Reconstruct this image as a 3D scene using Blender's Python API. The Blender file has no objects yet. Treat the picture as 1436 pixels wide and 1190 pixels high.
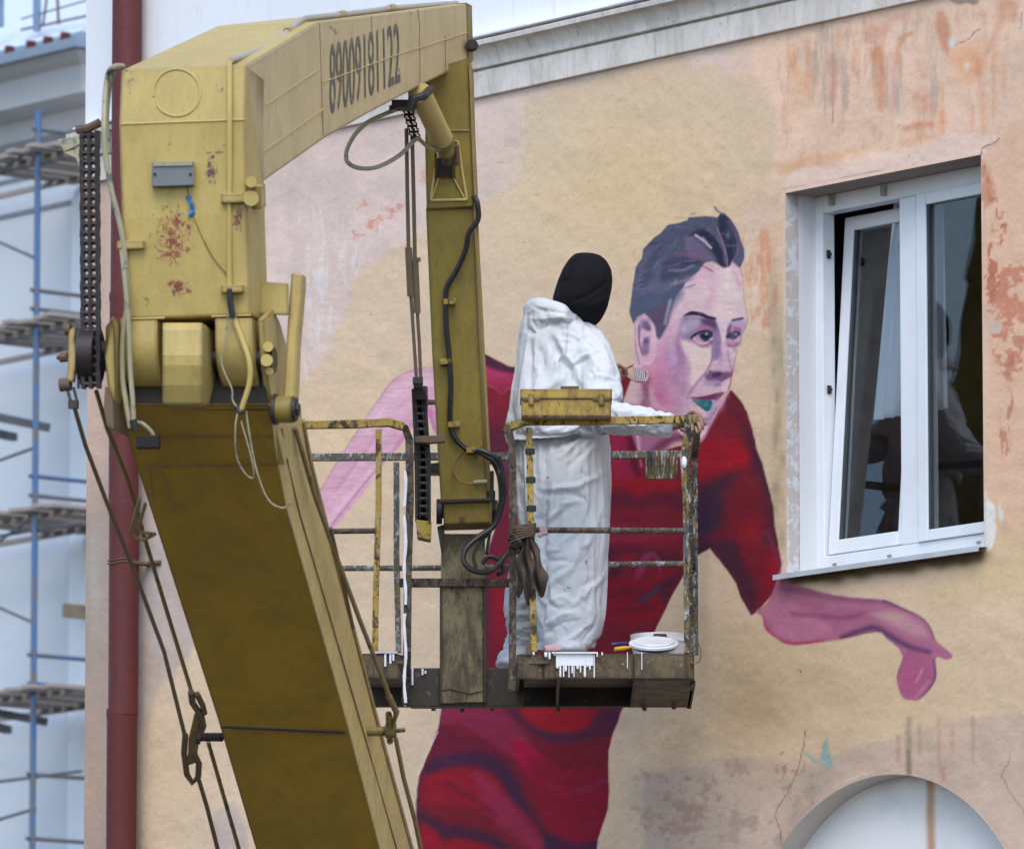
import bpy, bmesh, math, random
import numpy as np
from mathutils import Vector, Matrix, noise as mnoise
random.seed(7); rng = np.random.default_rng(5)
SC = bpy.context.scene
COL = SC.collection
# ------------------------------------------------------------------ camera, sky, sun, exposure
F = 11500.0; CX, CY = 718.0, 595.0
PITCH = math.atan(1605 / F); CAMZ = 1.6
cam_d = bpy.data.cameras.new('camera'); cam = bpy.data.objects.new('camera', cam_d); COL.objects.link(cam)
cam.location = (0, 0, CAMZ); cam.rotation_euler = (math.pi / 2 + PITCH, 0, 0)
cam_d.sensor_width = 36; cam_d.lens = F / 1436 * 36; cam_d.clip_end = 3000; cam_d.clip_start = 0.5
cam_d.dof.use_dof = True; cam_d.dof.focus_distance = 36.3; cam_d.dof.aperture_fstop = 6.3
SC.camera = cam
w = bpy.data.worlds.new('World'); SC.world = w; w.use_nodes = True
nt = w.node_tree; bg = nt.nodes['Background']
sky = nt.nodes.new('ShaderNodeTexSky'); sky.sky_type = 'NISHITA'; sky.sun_disc = False
SUN_EL, SUN_AZ = math.radians(52), math.radians(184)     # azimuth clockwise from +Y
sky.sun_elevation = SUN_EL; sky.sun_rotation = SUN_AZ
sky.air_density = 1.0; sky.dust_density = 1.2; sky.ozone_density = 1.0
nt.links.new(sky.outputs[0], bg.inputs[0]); bg.inputs[1].default_value = 0.15
sun_d = bpy.data.lights.new('sun', 'SUN'); sun_d.energy = 1.0; sun_d.angle = math.radians(40); sun_d.color = (1, .97, .93)
sun = bpy.data.objects.new('sun', sun_d); COL.objects.link(sun)
sdir = Vector((math.sin(SUN_AZ) * math.cos(SUN_EL), math.cos(SUN_AZ) * math.cos(SUN_EL), math.sin(SUN_EL)))
sun.rotation_euler = (-sdir).to_track_quat('-Z', 'Y').to_euler()
SC.view_settings.view_transform = 'Standard'; SC.view_settings.look = 'None'
SC.view_settings.gamma = 1; SC.view_settings.exposure = 0.98
SC.view_settings.use_curve_mapping = False
SC.render.engine = 'CYCLES'
GAIN = np.array([1.12, 1.10, 1.02])        # paint colours read off the wall -> reflectance

# ------------------------------------------------------------------ helpers
cp, sp = math.cos(PITCH), math.sin(PITCH)
CAMP = Vector((0, 0, CAMZ))
def ray(px, py):
    x = (px - CX) / F; y = -(py - CY) / F
    return Vector((x, cp - y * sp, sp + y * cp))
def W(px, py, d):
    r = ray(px, py); return CAMP + r * (d / r.y)
def s2l(c):
    return tuple((v / 12.92 if v <= .04045 else ((v + .055) / 1.055) ** 2.4) for v in [k / 255 for k in c])

class Plane:
    """vertical plane with its own axes: u to the right, n out of it (towards the viewer's side), z up"""
    def __init__(s, P, ang):     # ang: how far the plane's left end recedes, degrees from the view axis
        a = math.radians(ang); s.P = Vector((P.x, P.y, 0))
        s.U = Vector((math.sin(a), -math.cos(a), 0)); s.N = Vector((-math.cos(a), -math.sin(a), 0))
    def at(s, u, n, z): return s.P + s.U * u + s.N * n + Vector((0, 0, z))
    def hit(s, px, py, n=0.0):
        r = ray(px, py); t = (s.P + s.N * n - CAMP).dot(s.N) / r.dot(s.N); q = CAMP + r * t
        return ((q - s.P).dot(s.U), q.z)
    def on(s, px, py, n=0.0):
        u, z = s.hit(px, py, n); return s.at(u, n, z)

class MB:
    def __init__(s): s.v = []; s.f = []
    def add(s, vs, fs):
        o = len(s.v); s.v += [Vector(p) for p in vs]; s.f += [tuple(i + o for i in f) for f in fs]; return s
    def hexa(s, p):   # p: 4 bottom/front + 4 matching
        return s.add(p, [(0, 1, 2, 3), (7, 6, 5, 4), (0, 4, 5, 1), (1, 5, 6, 2), (2, 6, 7, 3), (3, 7, 4, 0)])
    def prism(s, pts, off):
        n = len(pts); off = Vector(off)
        vs = [Vector(p) for p in pts] + [Vector(p) + off for p in pts]
        return s.add(vs, [tuple(range(n)), tuple(range(2 * n - 1, n - 1, -1))] + [(i, i + n, (i + 1) % n + n, (i + 1) % n) for i in range(n)])
    def box(s, c, ax, ay, az):     # centre and half-axes
        c, ax, ay, az = map(Vector, (c, ax, ay, az))
        return s.hexa([c - ax - ay - az, c + ax - ay - az, c + ax + ay - az, c - ax + ay - az,
                       c - ax - ay + az, c + ax - ay + az, c + ax + ay + az, c - ax + ay + az])
    def tube(s, pts, r, seg=8, cap=True, rot=0.0):
        pts = [Vector(p) for p in pts]; n = len(pts)
        rs = r if isinstance(r, (list, tuple)) else [r] * n
        up = None; rings = []
        for i, p in enumerate(pts):
            t = (pts[min(i + 1, n - 1)] - pts[max(i - 1, 0)])
            t = t.normalized() if t.length > 1e-9 else Vector((0, 0, 1))
            if up is None: up = Vector((0, -1, 0)) if abs(t.y) < .9 else Vector((0, 0, 1))
            up = (up - t * up.dot(t)).normalized(); sd = t.cross(up)
            rings.append([p + (up * math.cos(a) + sd * math.sin(a)) * rs[i] for a in [rot + 2 * math.pi * k / seg for k in range(seg)]])
        vs = [v for rg in rings for v in rg]; fs = []
        for i in range(n - 1):
            for k in range(seg):
                a = i * seg + k; b = i * seg + (k + 1) % seg
                fs.append((a, b, b + seg, a + seg))
        if cap: fs += [tuple(reversed(range(seg))), tuple(range((n - 1) * seg, n * seg))]
        return s.add(vs, fs)
    def cyl(s, a, b, r, seg=16): return s.tube([a, b], r, seg)
    def sqr(s, pts, r): return s.tube(pts, r * 1.414, 4, True, math.pi / 4)
    def build(s, name, m, parent=None, smooth=False, bevel=0.0, origin=None):
        o = parent.matrix_world.translation if parent is not None else (Vector(origin) if origin is not None else Vector((0, 0, 0)))
        if parent is not None: o = ORIG[parent.name]
        me = bpy.data.meshes.new(name); me.from_pydata([tuple(v - o) for v in s.v], [], s.f); me.validate(); me.update()
        bm = bmesh.new(); bm.from_mesh(me); bmesh.ops.recalc_face_normals(bm, faces=bm.faces)
        bm.to_mesh(me); bm.free()
        me.materials.append(m)
        if smooth:
            me.shade_smooth() if hasattr(me, 'shade_smooth') else None
            try: me.set_sharp_from_angle(angle=math.radians(40))
            except Exception: pass
        ob = bpy.data.objects.new(name, me); COL.objects.link(ob)
        if parent is not None: ob.parent = parent; ORIG[ob.name] = o
        else: ob.location = o; ORIG[ob.name] = o
        if bevel:
            b = ob.modifiers.new('bevel', 'BEVEL'); b.width = bevel; b.segments = 2; b.limit_method = 'ANGLE'; b.angle_limit = math.radians(35)
        return ob
ORIG = {}
def tag(o, label=None, cat=None, group=None, kind=None):
    if label: o['label'] = label
    if cat: o['category'] = cat
    if group: o['group'] = group
    if kind: o['kind'] = kind
    return o
def thing(name, loc, label, cat, group=None):
    o = bpy.data.objects.new(name, None); COL.objects.link(o); o.location = loc; o.empty_display_size = .2
    ORIG[o.name] = Vector(loc); return tag(o, label, cat, group)
def spline(pts, n=8):
    P = [Vector(p) for p in pts]; P = [P[0] * 2 - P[1]] + P + [P[-1] * 2 - P[-2]]; out = []
    for i in range(1, len(P) - 2):
        for k in range(n):
            t = k / n; a, b, c, d = P[i - 1:i + 3]
            out.append(.5 * ((2 * b) + (c - a) * t + (2 * a - 5 * b + 4 * c - d) * t * t + (3 * b - a - 3 * c + d) * t ** 3))
    out.append(P[-2]); return out

# ------------------------------------------------------------------ materials
def nodes(m): return m.node_tree.nodes, m.node_tree.links
def newmat(name, rough=.7, metal=0, spec=.4):
    m = bpy.data.materials.new(name); m.use_nodes = True
    b = m.node_tree.nodes['Principled BSDF']; b.inputs['Roughness'].default_value = rough; b.inputs['Metallic'].default_value = metal
    b.inputs['Specular IOR Level'].default_value = spec
    return m, b
def tc(m, scale=(1, 1, 1), kind='Object'):
    n, l = nodes(m); t = n.new('ShaderNodeTexCoord'); mp = n.new('ShaderNodeMapping'); mp.inputs['Scale'].default_value = scale
    l.new(t.outputs[kind], mp.inputs[0]); return mp.outputs[0]
def nz(m, vec, scale, detail=4, rough=.6, dist=0):
    n, l = nodes(m); t = n.new('ShaderNodeTexNoise'); t.inputs['Scale'].default_value = scale; t.inputs['Detail'].default_value = detail
    t.inputs['Roughness'].default_value = rough; t.inputs['Distortion'].default_value = dist; l.new(vec, t.inputs['Vector']); return t.outputs[0]
def ramp(m, fac, a, b, c0=0.0, c1=1.0):
    n, l = nodes(m); r = n.new('ShaderNodeMapRange'); r.interpolation_type = 'SMOOTHSTEP'; r.inputs[1].default_value = a; r.inputs[2].default_value = b
    r.inputs[3].default_value = c0; r.inputs[4].default_value = c1; l.new(fac, r.inputs[0]); return r.outputs[0]
def mix(m, fac, a, b):
    n, l = nodes(m); x = n.new('ShaderNodeMix'); x.data_type = 'RGBA'
    if isinstance(fac, (int, float)): x.inputs[0].default_value = fac
    else: l.new(fac, x.inputs[0])
    for i, v in ((6, a), (7, b)):
        if isinstance(v, tuple): x.inputs[i].default_value = (*v[:3], 1)
        else: l.new(v, x.inputs[i])
    return x.outputs[2]
def mth(m, op, a, b):
    n, l = nodes(m); x = n.new('ShaderNodeMath'); x.operation = op
    for i, v in ((0, a), (1, b)):
        if isinstance(v, (int, float)): x.inputs[i].default_value = v
        else: l.new(v, x.inputs[i])
    return x.outputs[0]
def bump(m, b, h, strength=.3, dist=.01):
    n, l = nodes(m); x = n.new('ShaderNodeBump'); x.inputs['Strength'].default_value = strength; x.inputs['Distance'].default_value = dist
    l.new(h, x.inputs['Height']); l.new(x.outputs[0], b.inputs['Normal'])
def setc(m, b, c): nodes(m)[1].new(c, b.inputs['Base Color'])

def worn(name, base, dark, chip=None, chip_t=(.66, .69), scale=6, rough=.5, patches=(), streak=.5, metal=0, edge=None, bmp=.25, scratch=.0, grime=0.0):
    """painted metal with dirt clouds, rain streaks, chips down to primer, optional local chipped patches"""
    m, b = newmat(name, rough, metal)
    v = tc(m); vs = tc(m, (9, 9, .9)); col = mix(m, ramp(m, nz(m, v, scale * .35, 5), .35, .75), base, tuple(x * .82 + y * .18 for x, y in zip(base, dark)))
    col = mix(m, ramp(m, nz(m, vs, 3.0, 5, .7), .52, .85, 0, streak), col, dark)
    fine = nz(m, v, scale * 9, 4, .7)
    col = mix(m, ramp(m, fine, .56, .8, 0, .35), col, dark)
    if grime:
        col = mix(m, ramp(m, nz(m, tc(m, (2.2, 2.2, 1)), scale * .5, 6, .75, .6), .42, .62, 0, grime), col, dark)
        col = mix(m, ramp(m, nz(m, tc(m, (5, 5, 1.6)), 5.0, 6, .8, .8), .50, .66, 0, grime), col, dark)
    if chip:
        cn = nz(m, v, scale * 3, 6, .72, .4)
        col = mix(m, ramp(m, cn, *chip_t), col, chip)
    for (c, rad, pc, th) in patches:
        n, l = nodes(m); t = n.new('ShaderNodeTexCoord'); mp = n.new('ShaderNodeMapping'); mp.vector_type = 'TEXTURE'
        mp.inputs['Location'].default_value = c; mp.inputs['Scale'].default_value = rad; l.new(t.outputs['Object'], mp.inputs[0])
        ln = n.new('ShaderNodeVectorMath'); ln.operation = 'LENGTH'; l.new(mp.outputs[0], ln.inputs[0])
        fall = ramp(m, ln.outputs['Value'], 0, 1.25, .075, -.20)
        cn = nz(m, tc(m, (1, 1, .85)), 38, 6, .85, .35)
        f = mth(m, 'ADD', cn, fall); col = mix(m, ramp(m, f, th, th + .025), col, pc)
    if edge is not None:
        n, l = nodes(m); bv = n.new('ShaderNodeBevel'); bv.samples = 4; bv.inputs['Radius'].default_value = .022; ge = n.new('ShaderNodeNewGeometry')
        dt = n.new('ShaderNodeVectorMath'); dt.operation = 'DOT_PRODUCT'; l.new(bv.outputs[0], dt.inputs[0]); l.new(ge.outputs['Normal'], dt.inputs[1])
        em = ramp(m, dt.outputs['Value'], .999, .90, 0, .55); f = mth(m, 'ADD', em, nz(m, v, 17, 6, .8, .4)); col = mix(m, ramp(m, f, .80, .86, 0, .9), col, edge)
    if scratch:
        sn = nz(m, tc(m, (22, 22, 2.2)), 1.6, 6, .8, .3); col = mix(m, ramp(m, sn, .66, .7, 0, scratch), col, dark)
    setc(m, b, col); bump(m, b, mth(m, 'ADD', fine, nz(m, v, 14, 3)), bmp, .004)
    r = ramp(m, fine, .3, .8, rough - .08, rough + .2); nodes(m)[1].new(r, b.inputs['Roughness'])
    return m
def crust(name, cols, scale=30, rough=.75, stretch=(1, 1, .5)):
    """rail steel crusted with many layers of spilled paint"""
    m, b = newmat(name, rough); v = tc(m, stretch); col = cols[0]
    for i, c in enumerate(cols[1:]):
        n, l = nodes(m); mp = n.new('ShaderNodeMapping'); mp.inputs['Location'].default_value = (i * 3.7, i * 1.3, i * 2.1); l.new(v, mp.inputs[0])
        col = mix(m, ramp(m, nz(m, mp.outputs[0], scale * (1 + .25 * (i % 3)), 4, .7, .5), .53 + .012 * i, .56 + .012 * i), col, c)
    setc(m, b, col); bump(m, b, nz(m, tc(m), scale * 2.2, 4), .8, .008); return m
def plain(name, c, rough=.6, var=.12, scale=12, metal=0, bmp=.15, spec=.4):
    m, b = newmat(name, rough, metal, spec); v = tc(m)
    d = tuple(x * (1 - var * 2.2) for x in c)
    setc(m, b, mix(m, ramp(m, nz(m, v, scale, 5), .35, .75), c, d)); bump(m, b, nz(m, v, scale * 5, 4), bmp, .004); return m

YEL = (.475, .36, .118); YDARK = (.17, .12, .035)
M = {}
M['dark_steel'] = worn('dark_steel', (.045, .040, .036), (.015, .012, .010), (.10, .055, .03), (.6, .68), rough=.55, metal=.3)
M['grease'] = worn('grease_chain', (.028, .022, .022), (.010, .008, .008), (.07, .04, .03), (.58, .7), rough=.38, metal=.4, scale=12)
M['rust'] = worn('rusty_steel', (.12, .075, .045), (.05, .028, .018), (.2, .13, .06), (.55, .7), rough=.7)
M['cable'] = worn('yellowed_cable', (.22, .16, .06), (.07, .045, .02), (.06, .045, .03), (.56, .66), rough=.6)
M['rod'] = worn('brown_rod', (.15, .105, .06), (.05, .03, .02), rough=.6)
M['hose_black'] = plain('black_hose', (.018, .018, .020), .45, .2)
M['hose_grey'] = worn('painted_hose', (.34, .31, .19), (.10, .09, .06), (.13, .14, .14), (.54, .62), rough=.55)
M['blackhole'] = plain('near_black', (.012, .010, .008), .8)  # near-black colour for gap fillers, sockets and a bracket
M['basket_paint'] = worn('grimy_yellow_column', (.22, .178, .098), (.05, .038, .022), (.03, .02, .015), (.61, .66), scale=7, rough=.7, streak=.55, scratch=.35, grime=.8, bmp=.7)
M['toe'] = worn('rusty_yellow_toeboard', (.135, .10, .055), (.045, .032, .02), (.38, .27, .05), (.62, .66), scale=9, rough=.75, streak=.5, scratch=.35, grime=.8, bmp=.8, edge=(.02, .016, .012))
M['beam'] = worn('blackened_beam', (.040, .032, .024), (.012, .010, .008), (.13, .10, .05), (.585, .66), scale=8, rough=.6, streak=.5, scratch=.6)
M['rail_yellow'] = crust('rail_yellow_paint', [(.36, .24, .045), (.10, .055, .025), (.26, .17, .045), (.34, .26, .11), (.05, .035, .02)], 22)
M['rail_white'] = crust('rail_white_crust', [(.13, .10, .075), (.30, .30, .29), (.06, .10, .12), (.20, .15, .07), (.38, .39, .38), (.09, .17, .14)], 34)
M['rail_dark'] = crust('rail_dark_crust', [(.065, .045, .032), (.024, .018, .014), (.11, .075, .03), (.12, .11, .10)], 30)
M['post_crust'] = crust('post_thick_crust', [(.09, .065, .035), (.20, .14, .04), (.045, .035, .03), (.30, .30, .28), (.06, .09, .12), (.02, .017, .014)], 34, stretch=(1, 1, .35))
M['drip_board'] = crust('drip_board_paint', [(.16, .12, .06), (.40, .38, .33), (.05, .09, .13), (.05, .035, .025), (.12, .24, .24), (.35, .24, .07)], 30, stretch=(1, 1, .16))
M['white_paint'] = plain('spilled_white_paint', (.74, .76, .80), .35, .04)
M['tape'] = plain('black_tape', (.02, .02, .022), .4)
M['pvc'] = plain('white_window_plastic', (.72, .76, .81), .35, .03, 5, bmp=.04)
M['sill_metal'] = plain('grey_white_sill', (.50, .53, .57), .4, .06)
M['gasket'] = plain('grey_gasket', (.045, .055, .06), .6)
M['red_pipe'] = worn('red_painted_pipe', (.105, .020, .019), (.05, .013, .013), (.26, .10, .08), (.72, .76), scale=5, rough=.6, streak=.6)
M['red_primer'] = (.23, .07, .045)
M['tooly'] = worn('toolbox_yellow', (.40, .275, .05), (.11, .065, .025), (.20, .08, .03), (.57, .62), scale=16, rough=.6, scratch=.5, grime=.5, edge=(.05, .03, .02))

# ------------------------------------------------------------------ the painted wall: colours mixed per point in wall space
WALL = Plane(W(905, 560, 36.05), 39.0)
def hash3(ix, iy, s):
    h = (ix * 374761393 + iy * 668265263 + s * 974634777) & 0xffffffff
    h = ((h ^ (h >> 13)) * 1274126177) & 0xffffffff
    return ((h ^ (h >> 16)) & 0xffff) / 65535.0
def vnoise(x, y, s=0):
    ix = np.floor(x).astype(np.int64); iy = np.floor(y).astype(np.int64); fx = x - ix; fy = y - iy
    fx = fx * fx * (3 - 2 * fx); fy = fy * fy * (3 - 2 * fy)
    a = hash3(ix, iy, s); b = hash3(ix + 1, iy, s); c = hash3(ix, iy + 1, s); d = hash3(ix + 1, iy + 1, s)
    return (a * (1 - fx) + b * fx) * (1 - fy) + (c * (1 - fx) + d * fx) * fy
def fbm(x, y, s=0, o=4):
    t = 0; amp = .5; tot = 0
    for k in range(o):
        t = t + amp * vnoise(x * 2 ** k, y * 2 ** k, s + k * 17); tot += amp; amp *= .55
    return t / tot
def cr(pts, n=5, closed=True):
    P = np.array(pts, float)
    if closed: Q = np.vstack([P[-1], P, P[0], P[1]])
    else: Q = np.vstack([2 * P[0] - P[1], P, 2 * P[-1] - P[-2]])
    out = []
    for i in range(1, len(Q) - 2):
        a, b, c, d = Q[i - 1:i + 3]
        for k in range(n):
            t = k / n; out.append(.5 * (2 * b + (c - a) * t + (2 * a - 5 * b + 4 * c - d) * t * t + (3 * b - a - 3 * c + d) * t ** 3))
    if not closed: out.append(Q[-2])
    return np.array(out)
class Canvas:
    def __init__(s, X, Y, col):
        s.gal = 1.0; s.gs = 1.0; s.cov = np.zeros(len(X)); s.X, s.Y = X, Y; s.C = np.tile(np.array(col, float), (len(X), 1)); s.order = np.argsort(Y); s.Ys = Y[s.order]
        s.J = (fbm(X / 9, Y / 9, 91, 3) - .5); s.J2 = (fbm(X / 9, Y / 9, 55, 3) - .5)
    def sel(s, x0, y0, x1, y1):
        a, b = np.searchsorted(s.Ys, [y0, y1]); idx = s.order[a:b]; x = s.X[idx]
        return idx[(x >= x0) & (x <= x1)]
    def blend(s, idx, al, c):
        s.C[idx] += (np.array(c, float) - s.C[idx]) * al[:, None]
    def sdf(s, P, idx, closed=True, jit=0):
        x = s.X[idx] + s.J[idx] * jit; y = s.Y[idx] + s.J2[idx] * jit; d = np.full(len(idx), 1e9); ins = np.zeros(len(idx), bool); n = len(P)
        for i in range(n if closed else n - 1):
            a = P[i]; b = P[(i + 1) % n]; e = b - a; L = e @ e + 1e-9
            t = np.clip(((x - a[0]) * e[0] + (y - a[1]) * e[1]) / L, 0, 1)
            dd = (x - a[0] - e[0] * t) ** 2 + (y - a[1] - e[1] * t) ** 2; d = np.minimum(d, dd)
            if closed:
                c = (a[1] > y) != (b[1] > y)
                if c.any(): ins ^= c & (x < (b[0] - a[0]) * (y - a[1]) / ((b[1] - a[1]) if b[1] != a[1] else 1e-9) + a[0])
        d = np.sqrt(d); return np.where(ins, -d, d) if closed else d
    def poly(s, pts, c, soft=1.0, al=1.0, sm=True, jit=0, tex=0, tsc=(9, 9), out=None):
        soft *= s.gs; al *= s.gal; P = cr(pts) if sm else np.array(pts, float); m = soft + jit + 2
        idx = s.sel(P[:, 0].min() - m, P[:, 1].min() - m, P[:, 0].max() + m, P[:, 1].max() + m)
        if not len(idx): return
        d = s.sdf(P, idx, True, jit); a = np.clip(.5 - d / (2 * soft), 0, 1) * al
        if tex: a = a * np.clip(1 - tex + 2 * tex * fbm(s.X[idx] / tsc[0], s.Y[idx] / tsc[1], 3), 0, 1)
        s.blend(idx, a, c)
        if out is not None: out[idx[d < .6]] = True; s.cov[idx] = np.maximum(s.cov[idx], np.clip(.5 - d / (2 * soft), 0, 1))
    def line(s, pts, wd, c, soft=.8, al=1.0, sm=True, jit=0, tex=0, taper=False):
        P = cr(pts, 5, False) if sm and len(pts) > 2 else np.array(pts, float); m = wd + soft + jit + 1
        idx = s.sel(P[:, 0].min() - m, P[:, 1].min() - m, P[:, 0].max() + m, P[:, 1].max() + m)
        if not len(idx): return
        d = s.sdf(P, idx, False, jit); a = np.clip(.5 - (d - wd / 2) / (2 * soft), 0, 1) * al
        if tex: a = a * np.clip(1 - tex + 2 * tex * fbm(s.X[idx] / 6, s.Y[idx] / 6, 5), 0, 1)
        s.blend(idx, a, c)
    def blob(s, cx, cy, rx, ry, c, al=1.0, ang=0, p=1.0):
        R = max(rx, ry) * 2; idx = s.sel(cx - R, cy - R, cx + R, cy + R)
        if not len(idx): return
        ca, sa = math.cos(math.radians(ang)), math.sin(math.radians(ang)); x = s.X[idx] - cx; y = s.Y[idx] - cy
        u = (x * ca + y * sa) / rx; v = (-x * sa + y * ca) / ry; s.blend(idx, al * np.exp(-(u * u + v * v) ** p), c)
    def scrub(s, pts, c, th=.5, w=.06, sc=(5, 18), al=.9, seed=0, soft=14, sm=True):
        """worn patch: noise threshold inside a soft outline"""
        P = cr(pts) if sm else np.array(pts, float); m = soft * 2
        idx = s.sel(P[:, 0].min() - m, P[:, 1].min() - m, P[:, 0].max() + m, P[:, 1].max() + m)
        if not len(idx): return
        d = s.sdf(P, idx); e = np.clip(.5 - d / (2 * soft), 0, 1)
        f = .5 * fbm(s.X[idx] / sc[0], s.Y[idx] / sc[1], seed, 4) + .5 * fbm(s.X[idx] / (sc[0] * 4), s.Y[idx] / (sc[1] * 3), seed + 9, 3)
        a = np.clip((f + (e - 1) * .35 - th) / w, 0, 1) * al * np.clip(e * 3, 0, 1); s.blend(idx, a, c)
def z(o, sc):
    return lambda *p: [(o[0] + a / sc, o[1] + b / sc) for a, b in p]
A = z((860, 280), 4.958); B = z((860, 470), 5.95); E = z((900, 400), 7.4375); T = z((840, 600), 4.407)
R3 = z((680, 650), 3.4); R2 = z((680, 320), 3.4); L3 = z((560, 960), 2.872); H = z((1016, 780), 2.902); K = z((420, 450), 3.4)
S1 = z((1016, 0), 3.4); Z2 = z((1060, 200), 3.718); Z3 = z((1060, 500), 3.606); G8 = z((640, 0), 1.804); Z4 = z((340, 0), 3.4); Z5 = z((340, 350), 3.4); LB = z((0, 700), 2.4286)

def paint(X, Y):
    PK = (207, 186, 180); PEACH = (213, 183, 164); OC = (207, 183, 160)
    c = Canvas(X, Y, PK); fig = np.zeros(len(X), bool); n1 = fbm(X / 90, Y / 90, 1, 4); n2 = fbm(X / 30, Y / 60, 2, 4)
    # plaster grounds
    c.poly([(1060, -60), (1500, -60), (1500, 1060), (1000, 1060), (1060, 500)], PEACH, 30, 1, jit=20)
    c.poly([(-50, 640), (330, 640), (330, 1300), (-50, 1300)], (186, 168, 162), 30, 1, jit=30)
    c.poly([(940, 1030), (1500, 990), (1500, 1300), (900, 1300)], (190, 168, 156), 25, 1, jit=20)
    c.C *= (1 + (n1[:, None] - .5) * .10 + (n2[:, None] - .5) * .08)
    # ochre ground of the mural
    oc = [(400, 545), (422, 528), (449, 515), (462, 480), (487, 436), (498, 390), (546, 352), (600, 322), (672, 285), (700, 272), (727, 258), (738, 190), (735, 140), (790, 122), (880, 96), (955, 80), (968, 80), (972, 100), (1008, 88), (1020, 108), (1050, 108), (1082, 128), (1088, 190), (1083, 235), (1062, 270), (1045, 310), (1048, 360), (1060, 470), (1100, 480), (1150, 560), (1500, 560), (1500, 995), (1420, 1001), (1330, 1008), (1265, 1030), (1190, 1052), (1150, 1064), (1020, 1058), (960, 1075), (900, 1085), (905, 1300), (380, 1300), (330, 1120), (300, 1140), (290, 1300), (195, 1300), (206, 1020), (225, 960), (262, 925), (330, 800)]
    c.poly(oc, OC, 3.5, 1, sm=False, jit=11)
    c.poly([(1385, 235), (1500, 200), (1500, 780), (1392, 770)], (209, 174, 152), 22, 1, jit=25)
    c.poly([(1392, 760), (1500, 735), (1500, 830), (1300, 850)], (203, 180, 146), 25, .8, jit=20)
    i = c.sel(-100, -100, 1600, 1400); f = fbm(X / 55, Y / 45, 12, 4); c.C *= (1 + (f[:, None] - .5) * .055)
    c.blob(880, 260, 150, 120, (208, 184, 138), .5); c.blob(500, 620, 120, 100, (214, 186, 152), .5)
    c.blob(1190, 960, 220, 70, (186, 164, 130), .55); c.blob(1060, 960, 70, 90, (176, 152, 118), .5)  # older ochre low down, with some basket shade painted in
    c.blob(240, 1080, 60, 110, (200, 176, 142), .5); c.blob(1090, 500, 26, 180, (190, 172, 145), .55)
    c.blob(760, 170, 40, 60, (200, 184, 162), .5)
    # cream lower-left column strip
    c.poly([(-40, 262), (158, 225), (154, 720), (-40, 720)], (196, 168, 156), 12, 1, sm=False, jit=6)
    c.poly([(-40, 700), (158, 700), (158, 1300), (-40, 1300)], (158, 138, 126), 60, .9, sm=False, jit=10)
    c.blob(132, 810, 12, 80, (170, 170, 165), .6); c.blob(132, 1090, 16, 90, (180, 150, 132), .5)
    c.scrub([(192, 700), (235, 700), (250, 940), (210, 1010), (193, 1190)], (176, 172, 172), .46, .12, (7, 22), .7, 31)
    # pale rain streaks and red stains of the pink wall at left
    c.scrub([(430, 280), (560, 300), (540, 350), (480, 430), (440, 520), (420, 500)], (214, 205, 206), .5, .1, (4, 26), .7, 41)
    for (x0, y0, x1, y1, r, a) in [(500, 325, 570, 283, 15, .95), (480, 293, 510, 288, 8, .8), (560, 270, 620, 250, 14, .6), (668, 245, 705, 225, 10, .95), (530, 340, 500, 345, 10, .7)]:
        c.scrub([(x0, y0 - r), (x1, y1 - r), (x1 + r, y1), (x1, y1 + r), (x0, y0 + r), (x0 - r, y0)], (201, 135, 116), .50, .10, (10, 6), a * .8, 7, soft=10)
    # stained, peeling plaster above and right of the window
    c.scrub(S1((290, 200), (1380, 0), (1420, 300), (1240, 640), (700, 740), (300, 830)), (198, 148, 122), .50, .16, (7, 30), .55, 3, 20)
    c.scrub(S1((420, 130), (1050, 60), (1050, 600), (700, 560), (430, 560)), (176, 158, 148), .52, .12, (4, 46), .7, 14, 26)
    RB = (186, 128, 106); RP = (191, 138, 126); c.gal = .62; c.gs = 2.0
    c.poly(S1((640, 190), (690, 130), (800, 80), (870, 55), (870, 95), (810, 110), (760, 175), (660, 200)), RP, 2.5, .75, jit=5, tex=.5)
    c.poly(S1((1015, 60), (1050, 60), (1075, 150), (1070, 260), (1040, 240), (1005, 130)), (178, 112, 90), 1.6, .85, jit=4, tex=.3)
    c.poly(S1((1310, 0), (1390, 0), (1405, 90), (1330, 120), (1260, 260), (1220, 350), (1200, 330), (1290, 150)), RB, 3, .8, jit=6, tex=.5)
    c.poly(S1((1080, 250), (1200, 210), (1230, 320), (1160, 400), (1100, 330)), (209, 138, 96), 5, .7, jit=6, tex=.6)
    c.poly(S1((1060, 190), (1085, 165), (1110, 215), (1075, 235)), (196, 205, 208), 1.2, .95, sm=False, jit=3)
    c.poly(S1((1140, 310), (1165, 300), (1160, 340)), (205, 210, 210), 1, .8)
    c.line(S1((1100, 215), (1170, 180), (1190, 155), (1225, 140)), 1.0, (110, 82, 70), .7, .9, jit=3)
    c.poly(S1((500, 270), (530, 280), (535, 430), (510, 510), (503, 400)), (186, 124, 108), 1.8, .8, jit=4, tex=.4)
    c.line(S1((515, 530), (513, 590)), 1.6, (150, 100, 90), .8, .7)
    c.poly(S1((690, 250), (740, 220), (765, 300), (770, 420), (745, 520), (725, 480), (730, 330)), (190, 112, 78), 2.5, .8, jit=5, tex=.5)
    c.poly(S1((780, 260), (830, 240), (820, 420), (800, 600), (785, 560), (790, 400)), (203, 158, 150), 2.5, .85, jit=4, tex=.3)
    c.line(S1((830, 330), (830, 230), (850, 180), (900, 160)), 7, (194, 140, 112), 3, .7, jit=6, tex=.6)
    c.poly(S1((870, 595), (980, 575), (990, 605), (860, 620)), (176, 104, 84), 2, .9, jit=4, tex=.3)
    c.poly(S1((920, 460), (975, 450), (975, 540), (930, 530)), (186, 118, 98), 4, .7, jit=6, tex=.6)
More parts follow.
